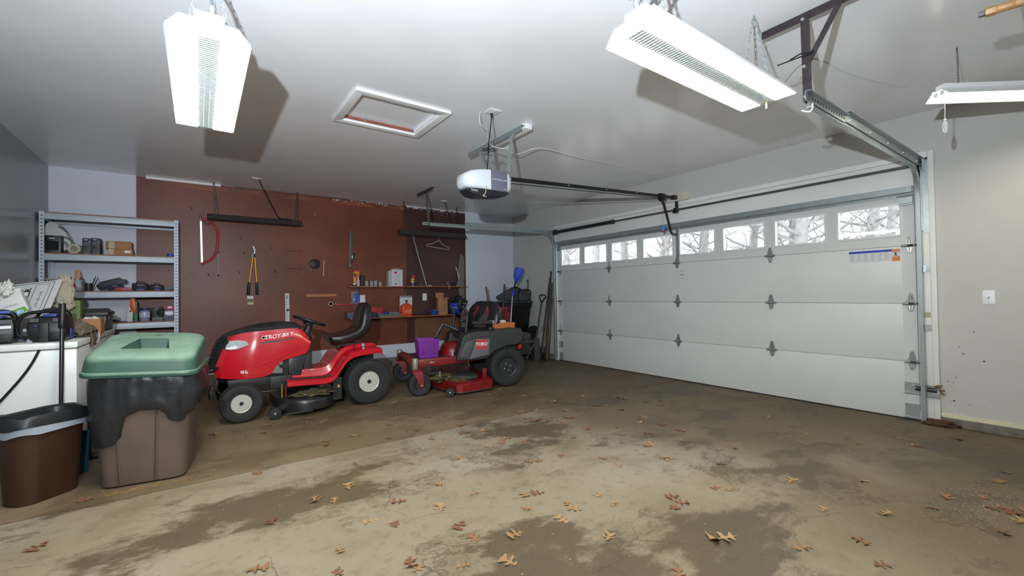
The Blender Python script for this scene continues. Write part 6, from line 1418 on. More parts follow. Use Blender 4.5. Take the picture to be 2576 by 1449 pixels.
# white measuring strip
t = thing('measuring_strip', 'upright white measuring strip behind the tractor hood', 'ruler', oy(723, 815))
mb = MB(); pp(mb, ((717, 738), (727, 738), (728.5, 816), (718, 816)), WP-.004, .006); mb.build('strip', M('ruler_white', (214, 216, 214), .4), t)
mb = MB(); pp(mb, ((721, 743), (723, 743), (723.2, 752), (721, 752)), WP-.0105, .0006); [pp(mb, ((720.3, 756+k*4.2), (722.5, 756+k*4.2), (722.5, 757.2+k*4.2), (720.3, 757.2+k*4.2)), WP-.0105, .0006) for k in range(12)]; mb.build('graduations', m_black, t)
mb = MB(); mb.lathe([(.013, 0), (.018, .002), (.018, .012), (.007, .016), (.001, .016)], oy(723.5, 780, WP-.010), (0, -1, 0), 12); mb.build('clamp_knob', m_black, t)
tag(pp(MB(), ((769.5, 740), (845, 740), (845.5, 746), (769.5, 747.5)), WP, .03).build('wooden_cleat', M('cleat_wood', (180, 118, 66), .55, var=.15, vs=8), bev=.002), 'short orange wooden cleat screwed to the pegboard', 'cleat')
# black pot lid
t = thing('pot_lid', 'round black lid hanging on the pegboard', 'lid', oy(792, 682))
c = oy(792.5, 664, WP-.012); MB().lathe([(.075, .01), (.078, .004), (.074, -.004), (.05, -.012), (.001, -.016)], c, (0, 1, 0), 28).build('disc', M('lid_black', (26, 27, 29), .5), t)
for q in ((783, 679), (802, 679)): MB().cyl(oy(*q, WP-.004), oy(*q, WP-.016), .009, n=8).build('lug', m_black, t)
a = [oy(816, 655, WP-.008), oy(814.5, 665, WP-.01), oy(814, 680, WP-.01), oy(813.5, 690, WP-.008), oy(815, 695, WP-.006)]
tag(MB().tube(smooth_path(a, 3), [.006]*12+[.003], 6).build('cable_tie', M('strip_white', (206, 204, 198), .5)), 'thin white strip hanging beside the round black lid', 'strip')
# pipe wrench
t = thing('pipe_wrench', 'long steel pipe wrench hanging jaw-down', 'wrench', oy(884, 673))
mb = MB(); pp(mb, ((880.5, 582), (884, 578), (886, 584), (886, 640), (884, 650), (879, 652), (878, 640)), WP-.014, .012); mb.build('handle', M('wrench_steel', (104, 104, 104), .45, .7), t, bev=.003)
mb = MB(); pp(mb, ((885, 638), (892, 637), (893, 646), (889, 650), (893, 660), (886, 660), (882, 652)), WP-.012, .018); mb.build('jaw_housing', m_dkmetal, t, bev=.002)
mb = MB(); pp(mb, ((879, 652), (883, 652), (881, 664), (884, 668), (890, 671), (886, 674), (879, 672), (877, 664)), WP-.012, .014); mb.build('hook_jaw', M('wrench_steel', (104, 104, 104), .45, .7), t, bev=.002)
MB().cyl(oy(886, 643, WP-.02), oy(886, 650, WP-.02), .014, n=12).build('adjuster_nut', m_galv2, t)
c = oy(832, 764, WP-.008); t = thing('tape_ring', 'white ring hanging beside the red bar', 'ring', c-Vector((0, 0, .03)))
MB().lathe([(.024, -.008), (.034, -.008), (.034, .008), (.024, .008), (.024, -.008)], c, (0, 1, 0), 24).build('ring', M('ring_white', (196, 192, 186), .6), t)
t = thing('rail_bar', 'thin red bar on two pegs under the wooden cleat', 'bar', oy(864, 768))
mb = MB(); mb.beam(oy(845, 766.5, WP-.02), oy(883, 766, WP-.02), .014, .018); mb.build('bar', M('bar_red', (190, 34, 44), .4), t, bev=.002)
for q in ((845, 764), (882, 763)): MB().cyl(oy(*q, WP), oy(*q, WP-.03), .006, n=8).build('peg', m_white, t)
t = thing('blister_pack', 'clear and blue blister pack hanging by the upper shelf', 'package', oy(893, 765))
mb = MB(); pp(mb, ((882, 734), (902, 732.5), (904, 760), (898, 765), (885, 763)), WP-.004, .002); mb.build('backing_card', M('pack_grey', (120, 128, 150), .3), t)
mb = MB(); pp(mb, ((893, 738), (902, 737), (903, 757), (896, 762), (888, 758), (890, 745)), WP-.007, .015); mb.build('blue_item', M('pack_blue', (56, 92, 166), .35), t, bev=.005)
mb = MB(); pp(mb, ((888, 752), (892, 751), (893, 758), (889, 758)), WP-.012, .014); mb.build('clear_bubble', M('pack_clear', (170, 176, 186), .15), t, bev=.004)
for k, (x0, x1, y_, lb) in enumerate(((719, 760, 631, 'upper thin metal peg rail on the pegboard'), (721, 759, 675, 'lower thin metal peg rail on the pegboard'))):
    t = thing('peg_rail', lb, 'rail', oy((x0+x1)/2, y_))
    MB().tube([oy(x0, y_, WP-.012), oy(x1, y_, WP-.012)], .003, 6).build('rod', m_dkmetal, t)
    mb = MB(); [mb.cyl(oy(x0+i*3.4, y_, WP), oy(x0+i*3.4, y_-1, WP-.022), .002, n=5) for i in range(12)]; tag(mb.build('tines', m_galv, t), kind='stuff')
# loose peg hooks
hooks = [(605, 597, 'peg hook up and to the side of the loppers'), (655, 620, 'short white peg hook beside the lopper blades'), (680, 622, 'bent dark peg hook right of the lopper blades'), (612, 632, 'wavy dark peg hook left of the lopper blades'), (482, 688, 'peg hook below the shelving unit end'), (523, 687, 'cross-shaped peg hook under the bow saw'), (600, 682, 'small peg hook left of the lopper handles'), (690, 680, 'dark double peg hook beside the lopper handles'), (845, 660, 'square peg hook near the pipe wrench jaw'), (789, 537, 'tiny white peg hook high on the pegboard'), (480, 522, 'slanted wire hook above the bow saw'), (1165, 700, 'peg hook at the pegboard edge'), (974, 660, 'square dark peg hook above the white jug'), (827, 687, 'small pale peg hook right of the white strip')]
for k, (x, y_, lb) in enumerate(hooks):
    c = oy(x, y_); m_ = m_galv if k in (1, 4, 9, 13) else m_dkmetal
    pts = [c, c+Vector((0, -.018, -.002)), c+Vector((.004, -.024, -.03)), c+Vector((.008, -.04, -.036)), c+Vector((.012, -.046, -.012))] if k % 2 else [c+Vector((-.02, -.004, .01)), c+Vector((0, -.012, 0)), c+Vector((.012, -.014, -.03)), c+Vector((.018, -.03, -.034))]
    tag(MB().tube(smooth_path(pts, 3), .003, 6).build('peg_hook', m_), lb, 'hook', 'peg hooks on the pegboard')
# strips along the ceiling edge and torn patches
tag(MB().box(oy(367, 443).x, oy(555, 464).x, Y1-.03, Y1-.011, H-.03, H-.001).build('trim_4', M('strip_bright', (236, 236, 236), .4)), 'white moulding strip along the pegboard top', 'trim', kind='structure')
tag(MB().box(oy(590, 470).x, oy(880, 500).x, Y1-.03, Y1-.011, H-.02, H-.001).build('trim_5', M('strip_plum', (104, 74, 68), .5)), 'brown moulding strip along the pegboard top', 'trim', kind='structure')
for (x0, x1, y0, y1, lb) in ((1040, 1053, 519, 526, 'larger torn white paper patch high on the plum board'), (1107, 1118, 529, 533, 'smaller torn white paper patch high on the plum board')):
    tag(pp(MB(), ((x0, y0), (x0+4, y0+1), (x0+6, y0-1), (x1, y0+1), (x1-1, y1), (x0+1, y1-1)), Y1-.0072, .0008).build('paper_patch', M('patch_white', (206, 204, 200), .8)), lb, 'paper')
# ---------------------------------------------------------------- the two long shelves
def long_shelf(label, z, depth):
    t = thing('wall_shelf', label, 'shelf', (3.05, Y1-.01, z))
    MB().box(1.965, 4.135, WP-depth, WP, z-.018, z).build('board', m_wood, t, bev=.002)
    for x in (2.15, 2.95, 3.95):
        MB().box(x-.01, x+.01, WP-depth*.9, WP, z-.03, z-.018).build('bracket_arm', m_dkmetal, t); MB().box(x-.01, x+.01, WP-.012, WP, z-.12, z-.03).build('bracket_leg', m_dkmetal, t)
    return t
ZU, ZLW = 1.370, .852
long_shelf('upper wooden shelf on the pegboard', ZU, .15)
lw = long_shelf('lower wooden shelf on the pegboard', ZLW, .17)
YS = WP-.10
def sbox(name, label, cat, px0, px1, pyt, z, mat, y=YS, d=.07, bev=.003, group=None):
    a, b = onY(px0, pyt, y), onY(px1, pyt, y); zt = (a.z+b.z)/2
    t = thing(name, label, cat, ((a.x+b.x)/2, y+d/2, z), 0, group); MB().box(a.x, b.x, y, y+d, z+.0004, zt).build('body', mat, t, bev=bev); return t, a.x, b.x, zt
t, xa, xb, zt = sbox('carton', 'tall yellow and orange carton on the upper shelf', 'box', 889.5, 904, 680, ZU, M('carton_yellow', (214, 160, 40), .5), YS+.02, .05)
MB().box(xa+.03, xb-.01, YS+.018, YS+.02, ZU+.09, zt-.05).build('orange_panel', M('carton_red', (206, 84, 36), .5), t); MB().box(xa+.008, xa+.05, YS+.0185, YS+.02, zt-.11, zt-.05).build('dark_print', m_black, t); MB().box(xa-.001, xb+.001, YS+.0185, YS+.071, zt-.025, zt+.001).build('red_top', M('carton_red2', (190, 60, 50), .5), t)
c = onY(901.5, 719, YS-.03); t = thing('spray_bottle', 'small clear bottle in front of the yellow carton', 'bottle', (c.x, YS-.03, ZU))
MB().lathe([(.026, 0), (.028, .006), (.028, .085), (.014, .11), (.012, .13), (.014, .135), (.014, .15), (.001, .152)], (c.x, YS-.02, ZU+.0004), (0, 0, 1), 16).build('bottle_body', M('bottle_clear', (190, 180, 182), .2), t)
MB().lathe([(.0285, .02), (.0288, .022), (.0288, .07), (.0285, .072)], (c.x, YS-.02, ZU), (0, 0, 1), 16).build('label', M('bottle_pink', (206, 164, 168), .5), t)
c = onY(891, 719, YS-.03); t = thing('polish_tin', 'low black tin with a silver lid on the upper shelf', 'tin', (c.x, YS-.03, ZU))
MB().lathe([(.036, 0), (.036, .022), (.001, .022)], (c.x, YS-.03, ZU+.0004), (0, 0, 1), 20).build('tin_base', m_black, t); MB().lathe([(.038, .0225), (.038, .042), (.034, .046), (.001, .046)], (c.x, YS-.03, ZU), (0, 0, 1), 20).build('lid', m_galv2, t)
t, xa, xb, zt = sbox('carton', 'dark brown box standing beside the yellow carton', 'box', 907.5, 917, 693, ZU, M('box_dark', (52, 34, 28), .5), YS+.02, .06)
MB().box(xa-.003, xb+.003, YS+.017, YS+.083, zt-.004, zt+.008).build('lid', M('box_dark2', (66, 46, 40), .5), t)
for k, (a, b, pt) in enumerate(((918.5, 927, 706.5), (931, 939, 707), (941.5, 949, 706.5), (953, 960.5, 709))):
    t, xa, xb, zt = sbox('parts_box', ('first', 'second', 'third', 'last and lowest')[k] + ' of four small grey parts boxes, counted from the dark brown box', 'box', a, b, pt, ZU, M('parts_grey', (138, 140, 142), .5), YS, .05, .004, 'small grey parts boxes on the upper shelf')
    MB().box(xa+.006, xb-.006, YS-.001, YS, ZU+.012, zt-.012).build('front_panel', M('parts_grey2', (154, 156, 158), .5), t)
t, xa, xb, zt = sbox('carton', 'white jug carton with a red emblem on the upper shelf', 'box', 985, 1013, 679, ZU, M('jug_white', (206, 208, 212), .5), YS-.03, .12)
MB().box(oy(977, 690, YS-.02).x, xa-.0005, YS-.02, YS+.08, ZU+.0004, zt-.02).build('side_panel', M('jug_side', (178, 180, 186), .5), t)
MB().box(xa+.045, xa+.095, YS-.0315, YS-.03, zt-.06, zt-.03).build('emblem', M('emblem_red', (186, 30, 44), .5), t)
mb = MB(); [mb.box(xa+.03, xa+.15, YS-.031, YS-.03, zt-.075-k*.022, zt-.072-k*.022) for k in range(6)]; mb.build('print_lines', M('print_grey', (150, 150, 154), .5), t)
MB().box(xa+.05, xa+.09, YS-.0312, YS-.03, ZU+.03, ZU+.045).build('oval_mark', M('mark_dark', (70, 70, 72), .5), t)
mb = MB(); blob(mb, ((xa+xb)/2, YS+.03, zt+.004), (.10, .07, .022), 7, .3); mb.build('cloth_top', M('rag_white', (196, 198, 200), .8), t)
c = onY(1038.5, 719, YS); t = thing('spray_can', 'blue and yellow spray can with a red trigger cap', 'spray can', (c.x, YS, ZU))
MB().lathe([(.030, 0), (.032, .004), (.032, .07), (.001, .07)], (c.x, YS, ZU+.0004), (0, 0, 1), 18).build('can_lower', M('can_yellow', (218, 184, 50), .35), t)
MB().lathe([(.0325, .005), (.0325, .058)], (c.x, YS, ZU), (0, 0, 1), 18).build('blue_band', M('can_blue', (34, 50, 130), .35), t)
MB().lathe([(.032, .0705), (.032, .12), (.020, .14), (.016, .146), (.001, .147)], (c.x, YS, ZU), (0, 0, 1), 18).build('can_upper', M('can_yellow', (218, 184, 50), .35), t)
mb = MB(); mb.loft([[(c.x-.018, YS-.014, ZU+.147), (c.x+.018, YS-.014, ZU+.147), (c.x+.018, YS+.014, ZU+.147), (c.x-.018, YS+.014, ZU+.147)], [(c.x-.012, YS-.01, ZU+.185), (c.x+.05, YS-.01, ZU+.178), (c.x+.05, YS+.01, ZU+.178), (c.x-.012, YS+.01, ZU+.185)], [(c.x-.008, YS-.008, ZU+.20), (c.x+.052, YS-.008, ZU+.187), (c.x+.052, YS+.008, ZU+.187), (c.x-.008, YS+.008, ZU+.20)]]); mb.build('trigger_cap', M('cap_red', (196, 34, 40), .4), t, bev=.003)
MB().text('WD', .026, (c.x, YS-.0325, ZU+.098), (1, 0, 0), (0, 0, 1), .0006, 0, .001).build('lettering', M('can_blue', (34, 50, 130), .35), t)
c = onY(1058, 719, YS); t = thing('funnel', 'small green plastic funnel standing upside down', 'funnel', (c.x, YS, ZU))
MB().lathe([(.032, 0), (.030, .004), (.010, .045), (.005, .085), (.003, .085), (.008, .044), (.028, .003)], (c.x, YS, ZU+.0004), (0, 0, 1), 18).build('cone', M('funnel_green', (56, 104, 62), .4), t)
MB().lathe([(.033, 0), (.034, .002), (.033, .005)], (c.x, YS, ZU), (0, 0, 1), 18).build('rim', M('funnel_green', (56, 104, 62), .4), t)
t = thing('metal_pole', 'slim grey pole leaning on the plum board', 'pole', (oy(1074, 718, YS).x, YS, ZU))
p0, p1 = oy(1073.5, 719, YS-.02), oy(1037, 589, WP-.02); p0.z = ZU+.002
MB().tube([p0, p1], .0125, 10).build('tube', M('pole_grey', (132, 136, 138), .35, .6), t); MB().tube([p1, p1+(p1-p0).normalized()*.03], [.014, .011], 10).build('end_cap', m_galv2, t)
tag(MB().box(oy(1076, 719, YS).x, oy(1085, 719, YS).x, YS-.02, YS, ZU+.0004, ZU+.012).build('chalk_block', m_white, bev=.002), 'tiny white block at the foot of the leaning grey pole', 'block')
# coat hanger
t = thing('coat_hanger', 'white tubular coat hanger on the plum board', 'hanger', oy(1101, 628))
P = [oy(*q, WP-.012) for q in ((1097, 599), (1099, 594), (1103, 595), (1104.5, 602), (1103, 608))]
MB().tube(smooth_path(P, 4), .004, 6).build('hook', m_galv2, t)
P = [oy(*q, WP-.012) for q in ((1103, 606), (1095, 608), (1091, 612), (1073, 615), (1072.5, 617), (1074, 619), (1127, 628), (1130, 627), (1129, 624), (1111, 614), (1108, 608), (1103, 606))]
MB().tube(P, .006, 6).build('shoulder_frame', M('hanger_white', (186, 184, 178), .5), t)
# long-spout funnel, little lamp, board
t = thing('funnel', 'metal funnel with a long bent spout at the end of the upper shelf', 'funnel', (oy(1154, 719, YS).x, YS, ZU))
c = oy(1154, 719, YS); MB().lathe([(.062, 0), (.060, .006), (.018, .10), (.012, .13), (.009, .13), (.056, .004)], (c.x, YS, ZU+.0004), (0, 0, 1), 20).build('cone', M('funnel_grey', (132, 134, 134), .4, .5), t)
MB().tube(smooth_path([(c.x, YS, ZU+.125), (c.x-.005, YS, ZU+.20), (c.x-.035, YS, ZU+.30), (c.x-.06, YS, ZU+.36)], 4), [.010]*12+[.007], 8).build('spout', M('spout_white', (186, 186, 182), .4), t)
t = thing('work_light', 'small clip lamp near the end of the upper shelf', 'lamp', (oy(1127, 719, YS).x, YS, ZU))
c = oy(1127, 712, YS-.05); MB().lathe([(.006, 0), (.020, .02), (.022, .045), (.018, .05)], (c.x, YS-.055, ZU+.02), (-.3, -.3, 1), 12).build('shade', m_galv2, t); MB().box(c.x+.01, c.x+.03, YS-.06, YS-.04, ZU-.05, ZU+.022).build('clip', m_brass, t, bev=.002)
t = thing('weathered_board', 'grey weathered board standing at the pegboard edge behind the mower', 'board', (oy(1164, 800).x, WP-.03, .15))
mb = MB(); P = [oy(*q, WP-.03) for q in ((1151, 690), (1158, 640), (1167, 645), (1168, 720), (1172, 800), (1176, 880), (1160, 880), (1161, 800))]
mb.prism([(p.x, p.z) for p in P], (0, WP-.004, 0), (1, 0, 0), (0, 0, 1), .022); mb.build('plank', M('weathered', (118, 112, 104), .85, var=.3, vs=9, stretch=(6, 6, 1)), t)
# lower shelf contents
YL = WP-.12
t, xa, xb, zt = sbox('tool_tray', 'long low tool tray, blue front and red rim, behind the tractor seat', 'tool tray', 873, 948, 786, ZLW, M('tray_blue', (64, 76, 112), .5), YL-.03, .12)
MB().box(xa-.004, xb+.004, YL-.034, YL+.094, zt, zt+.012).build('rim', M('tray_red', (150, 36, 42), .4), t)
t, xa, xb, zt = sbox('tool_box', 'flat red toolbox lid showing beside the tractor seat', 'tool box', 934, 964, 773, ZLW, M('box_red', (176, 32, 44), .4), YL+.06, .05)
MB().box(xa-.002, xb+.002, YL+.057, YL+.111, zt-.02, zt-.014).build('seam', M('red_dark', (110, 18, 26), .4), t)
t = thing('socket_tray', 'grey tray full of wrenches and sockets on the lower shelf', 'tool tray', ((oy(950, 795, YL-.04).x+oy(1015, 795, YL-.04).x)/2, YL, ZLW))
xa, xb = oy(951, 795, YL-.04).x, oy(1014, 795, YL-.04).x
mb = MB(); mb.loft([[(xa+d, YL-.04+d, z), (xb-d, YL-.04+d, z), (xb-d, YL+.09-d, z), (xa+d, YL+.09-d, z)] for d, z in ((.008, ZLW+.0004), (0, ZLW+.045), (.006, ZLW+.045), (.012, ZLW+.006))]); mb.build('tray', M('tray_grey', (112, 116, 118), .5), t)
rr = random.Random(3); mb = MB()
for k in range(22): c = Vector((rr.uniform(xa+.06, xb-.06), rr.uniform(YL-.01, YL+.06), ZLW+.04+rr.uniform(0, .03))); an = rr.uniform(-.5, .5); d = Vector((math.cos(an), math.sin(an)*.3, rr.uniform(-.15, .25)))*rr.uniform(.03, .09); mb.tube([c-d, c+d], .006, 6)
tag(mb.build('chrome_tools', m_galv2, t), kind='stuff')
mb = MB(); blob(mb, (xa+.15, YL+.01, ZLW+.06), (.06, .04, .03), 2, .4); mb.build('blue_grip', M('grip_blue', (34, 52, 130), .4), t)
t, xa, xb, zt = sbox('paper_bag', 'white plastic bag standing behind the orange jug', 'bag', 1006, 1037, 748, ZLW, M('bag_white2', (206, 206, 208), .45), YL+.05, .03, .004)
mb = MB(); mb.box(xa, xb, YL+.052, YL+.078, zt, zt+.03); mb.build('clear_top', M('bag_clear', (130, 130, 138), .2), t)
t = thing('pump_jug', 'orange hand-cleaner jug with a black pump on the lower shelf', 'jug', (oy(1024, 793, YL).x, YL, ZLW))
xa, xb = oy(1011, 793, YL-.03).x, oy(1037, 793, YL-.03).x; cx_ = (xa+xb)/2; w = (xb-xa)/2
mb = MB(); mb.loft([[(cx_+a*s, YL+.01+b*s*.7, ZLW+z) for a, b in rrect(2*w, 2*w, w*.35, 4)] for s, z in ((.96, .0004), (1, .01), (1, .16), (.92, .185), (.45, .215), (.3, .22))]); mb.build('jug_body', M('jug_orange', (216, 72, 26), .35), t)
mb = MB(); mb.prism([(-w*.6, .05), (w*.8, .05), (w*.8, .12), (-w*.6, .10)], (cx_, YL+.01-w*.71, ZLW), (1, 0, 0), (0, 0, 1), .001); mb.build('label', M('jug_label', (226, 120, 80), .4), t)
mb = MB(); mb.cyl((cx_+.01, YL+.01, ZLW+.218), (cx_+.01, YL+.01, ZLW+.26), .012, n=10); mb.box(cx_-.02, cx_+.025, YL-.0, YL+.02, ZLW+.26, ZLW+.275); mb.build('pump', m_black, t)
MB().tube(smooth_path([(xa-.002, YL, ZLW+.15), (xa-.012, YL, ZLW+.12), (xa-.002, YL, ZLW+.08)], 4), .006, 6).build('handle', M('jug_orange', (216, 72, 26), .35), t)
tag(MB().box(oy(1040, 793, YL).x, oy(1078, 793, YL).x, YL, YL+.1, ZLW+.0004, ZLW+.022).build('black_tray', m_black, bev=.006), 'low black tray between the orange jug and the blue bowl', 'tray')
c = onY(1092, 789, YL); t = thing('bowl', 'small blue plastic bowl of rags on the lower shelf', 'bowl', (c.x, YL, ZLW))
MB().lathe([(.05, 0), (.055, .006), (.088, .075), (.092, .078), (.084, .078), (.05, .01), (.001, .01)], (c.x, YL, ZLW+.0004), (0, 0, 1), 20).build('bowl_body', M('bowl_blue', (48, 92, 176), .4), t)
mb = MB(); blob(mb, (c.x, YL, ZLW+.065), (.075, .07, .03), 6, .5); mb.build('rag', M('rag_blue', (60, 104, 180), .7), t)
t, xa, xb, zt = sbox('carton', 'tall open cardboard carton on the lower shelf', 'box', 1103, 1126, 749, ZLW, m_card, YL-.02, .10, .002)
MB().box(oy(1097, 740, YL+.06).x, oy(1117, 740, YL+.06).x, YL+.076, YL+.08, zt, zt+.09).build('flap', m_card, t); mb = MB(); mb.obox((xb-.03, YL-.035, zt-.01), (.10, .06, .004), (.5, 0, 0)); mb.build('flap', m_card, t); mb = MB(); mb.obox((xa-.04, YL+.03, zt+.006), (.08, .09, .004), (0, -.12, 0)); mb.build('flap', m_card, t)
c = onY(1146, 787, YL); t = thing('bucket', 'blue bucket stuffed with a black bag at the end of the lower shelf', 'bucket', (c.x, YL, ZLW))
MB().lathe([(.10, 0), (.105, .006), (.13, .20), (.136, .205), (.126, .205), (.098, .01), (.001, .01)], (c.x, YL, ZLW+.0004), (0, 0, 1), 24).build('bucket_body', M('bucket_blue', (34, 66, 176), .4), t)
mb = MB(); blob(mb, (c.x+.06, YL-.03, ZLW+.22), (.13, .11, .09), 5, .6, 2.2, 26, 16, False); blob(mb, (c.x+.03, YL-.10, ZLW+.14), (.05, .04, .09), 8, .5, 2, 18, 12, False); mb.build('black_bag', M('liner_black', (34, 35, 38), .38, bump=.35, bs=22), t)
MB().tube(smooth_path([(c.x-.13, YL-.02, ZLW+.13), (c.x-.09, YL-.095, ZLW+.125), (c.x-.03, YL-.12, ZLW+.12)], 4), .005, 6).build('bail', m_white, t)
# ================================================================ garden tools and bins in the far corner
t = thing('garden_chair', 'white plastic garden chair behind the mower seat', 'chair', (onY(1218, 800, 6.38).x, 6.38, 0))
P = [onY(*q, 6.38) for q in ((1176, 850), (1176, 800), (1182, 786), (1195, 780), (1240, 780), (1252, 786), (1259, 800), (1260, 850))]
MB().tube(smooth_path(P, 4), .022, 8).build('back_frame', M('chair_white', (206, 208, 210), .4), t)
a, b = P[0], P[-1]
for k in range(5):
    f = (k+.7)/5.4; x = a.x+(b.x-a.x)*f; MB().box(x-.04, x+.04, 6.372, 6.388, .44, P[3].z-.02).build('back_slat', M('chair_white', (206, 208, 210), .4), t)
MB().box(a.x, b.x, 5.98, 6.37, .40, .44).build('seat', M('chair_white', (206, 208, 210), .4), t, bev=.01)
for x in (a.x+.03, b.x-.03):
    for y in (6.01, 6.39): MB().tube([(x, y, 0), (x, y, .42)], .022, 8).build('leg', M('chair_white', (206, 208, 210), .4), t)
# black wheeled bin
t = thing('wheeled_bin', 'tall black bin in the corner behind the mower', 'bin', (4.83, 6.88, 0))
x0, x1, zt = onY(1243, 760, 6.62).x, onY(1338, 765, 6.62).x, 1.075
x1 = min(x1, 5.22)
mb = MB(); mb.loft([[(x0+d, 6.62+d, z), (x1-d, 6.62+d, z), (x1-d, 7.22-d, z), (x0+d, 7.22-d, z)] for d, z in ((.10, .0), (.02, .95), (.0, .96), (.0, zt-.04))]); mb.build('bin_body', m_black, t, bev=.02)
MB().box(x0-.02, x1+.01, 6.60, 7.24, zt-.04, zt).build('rim', m_blks, t, bev=.012)
mb = MB(); mb.cyl((x1-.02, 6.60, zt-.02), (x1-.02, 6.585, zt-.02), .008, n=8); mb.cyl((x1-.10, 6.60, zt-.02), (x1-.10, 6.585, zt-.02), .008, n=8); mb.build('rivet', m_galv2, t)
# grey bag lying on the bin
t = thing('blower_bag', 'limp dark grey fabric bag with a black spine on the black bin', 'bag', (onY(1295, 762, 6.75).x, 6.75, zt))
P = [onY(*q, 6.72) for q in ((1252, 747), (1262, 741), (1280, 730), (1295, 721), (1305, 725), (1326, 730), (1334, 738), (1334, 762), (1330, 770), (1290, 760), (1256, 753))]
mb = MB(); mb.prism([(p.x, max(p.z, zt+.002)) for p in P], (0, 6.82, 0), (1, 0, 0), (0, 0, 1), .12); mb.build('fabric', M('bag_grey', (66, 68, 72), .75, var=.15, vs=8), t, bev=.03, seg=3)
P = [onY(*q, 6.69) for q in ((1294, 721), (1308, 726), (1306, 734), (1302, 748), (1308, 764))]
MB().tube(smooth_path(P, 4), .010, 6).build('piping', m_black, t)
P = [onY(*q, 6.69) for q in ((1303, 733), (1322, 728), (1335, 734), (1333, 750), (1338, 763))]
MB().tube(smooth_path(P, 4), .011, 6).build('spine', m_black, t)
t = thing('plastic_saw', 'black notched plastic part sticking up behind the grey bag', 'tool part', onY(1330, 732, 6.8))
mb = MB(); P = [onY(*q, 6.86) for q in ((1326, 703), (1333, 704), (1333.5, 735), (1325, 733), (1325.5, 727), (1328, 725), (1326, 721), (1328.5, 718), (1326, 714), (1328, 711), (1325.5, 708))]
mb.prism([(p.x, p.z) for p in P], (0, 6.86, 0), (1, 0, 0), (0, 0, 1), .02); mb.build('blade', m_black, t); mb = MB(); mb.box(P[3].x, P[2].x, 6.84, 6.86, zt+.001, P[2].z); mb.build('stem', m_black, t)
def stick(label, name, cat, top, bot, r, mat, extra=None, taper=None):
    t = thing(name, label, cat, bot); MB().tube([bot, bot.lerp(top, .5), top], [r, r, r*(taper or 1)], 10).build('handle', mat, t); return t
m_hw = M('handle_wood', (112, 84, 64), .6, var=.2, vs=6); m_hd = M('handle_dark', (62, 48, 42), .55, var=.2, vs=6)
# sledge / paddle handle near the wall
t = thing('sledgehammer', 'pale tapered wooden handle rising above the mower seat', 'hammer', (onY(1226, 760, 6.60).x, 6.60, 0))
P0_, P1_ = onY(1228, 762, 6.60), onY(1223, 721, 6.62); P0_ = P0_ + (P0_-P1_)*2.6; P0_.z = max(P0_.z, .06)
MB().tube([P0_, P0_.lerp(P1_, .5), P0_.lerp(P1_, .8), P1_], [.026, .028, .017, .018], 10).build('handle', m_hw, t); MB().tube([(P0_.x, P0_.y, 0), (P0_.x, P0_.y, .12)], .05, 10).build('head', m_dkmetal, t)
t = thing('axe_handle', 'dark wooden handle standing in front of the black bin', 'tool handle', (onY(1264, 790, 6.45).x, 6.45, 0))
a, b = onY(1264, 792, 6.56), onY(1269.5, 715, 6.57); a2 = a + (a-b)*1.35; a2.z = max(a2.z, .02)
MB().tube([a2, a, b], [.024, .024, .017], 10).build('handle', m_hd, t); MB().box(a2.x-.05, a2.x+.05, a2.y-.03, a2.y+.03, 0, .06).build('head', m_dkmetal, t, bev=.01)
# red shop seat
t = thing('red_tub', 'dark red plastic tub between the mower and the black bin', 'tub', (onY(1273, 800, 6.3).x, 6.42, 0))
P = [onY(*q, 6.41) for q in ((1250, 778), (1256, 772), (1276, 771), (1284, 778), (1292, 806))]
x0, x1, ztb = P[0].x, P[4].x, P[2].z
mb = MB(); mb.loft([[(x0+d, 6.41+d, z), (x1-d, 6.41+d, z), (x1-d, 6.54-d, z), (x0+d, 6.54-d, z)] for d, z in ((.03, 0), (.015, .5), (.015, ztb-.05), (.03, ztb))]); mb.build('tub_body', M('tub_red', (120, 20, 32), .35), t, bev=.03, seg=3)
MB().sph(onY(1271, 794, 6.42), .012, 8, 6).build('rivet', m_galv2, t)
# blue paddle shovel
t = thing('blue_shovel', 'blue plastic shovel head on an aluminium shaft, blade up', 'shovel', (onY(1272, 812, 6.33).x, 6.33, 0))
a, b = onY(1271, 815, 6.30), onY(1289, 745, 6.36); s0 = Vector((a.x-.02, 6.20, .005))
MB().tube([s0, b], .013, 10).build('shaft', M('alu', (176, 178, 180), .3, .7), t)
c1, c2 = onY(1289, 745, 6.36), onY(1293, 728, 6.38); MB().tube([c1, c1.lerp(c2, .4), c2], [.022, .026, .018], 10).build('socket', M('shovel_blue', (30, 66, 190), .4), t)
MB().tube([a.lerp(b, .45), a.lerp(b, .62)], .018, 10).build('sleeve', m_black, t)
MB().tube([c2, onY(1297, 708, 6.40)], .014, 8).build('neck', m_black, t)
mb = MB(); P = [onY(*q, 6.42) for q in ((1297, 712), (1292.5, 700), (1291, 692), (1295, 674), (1299, 671.5), (1306, 673.5), (1315, 675), (1313, 690), (1307, 702), (1300, 710))]
mb.prism([(p.x, p.z) for p in P], (0, 6.42, 0), (1, 0, 0), (0, 0, 1), .03); mb.build('blade', M('shovel_blue', (30, 66, 190), .4), t, bev=.008)
MB().tube([onY(1299, 676, 6.388), onY(1296, 698, 6.388)], .007, 6).build('blade_rib', M('shovel_blue', (30, 66, 190), .4), t)
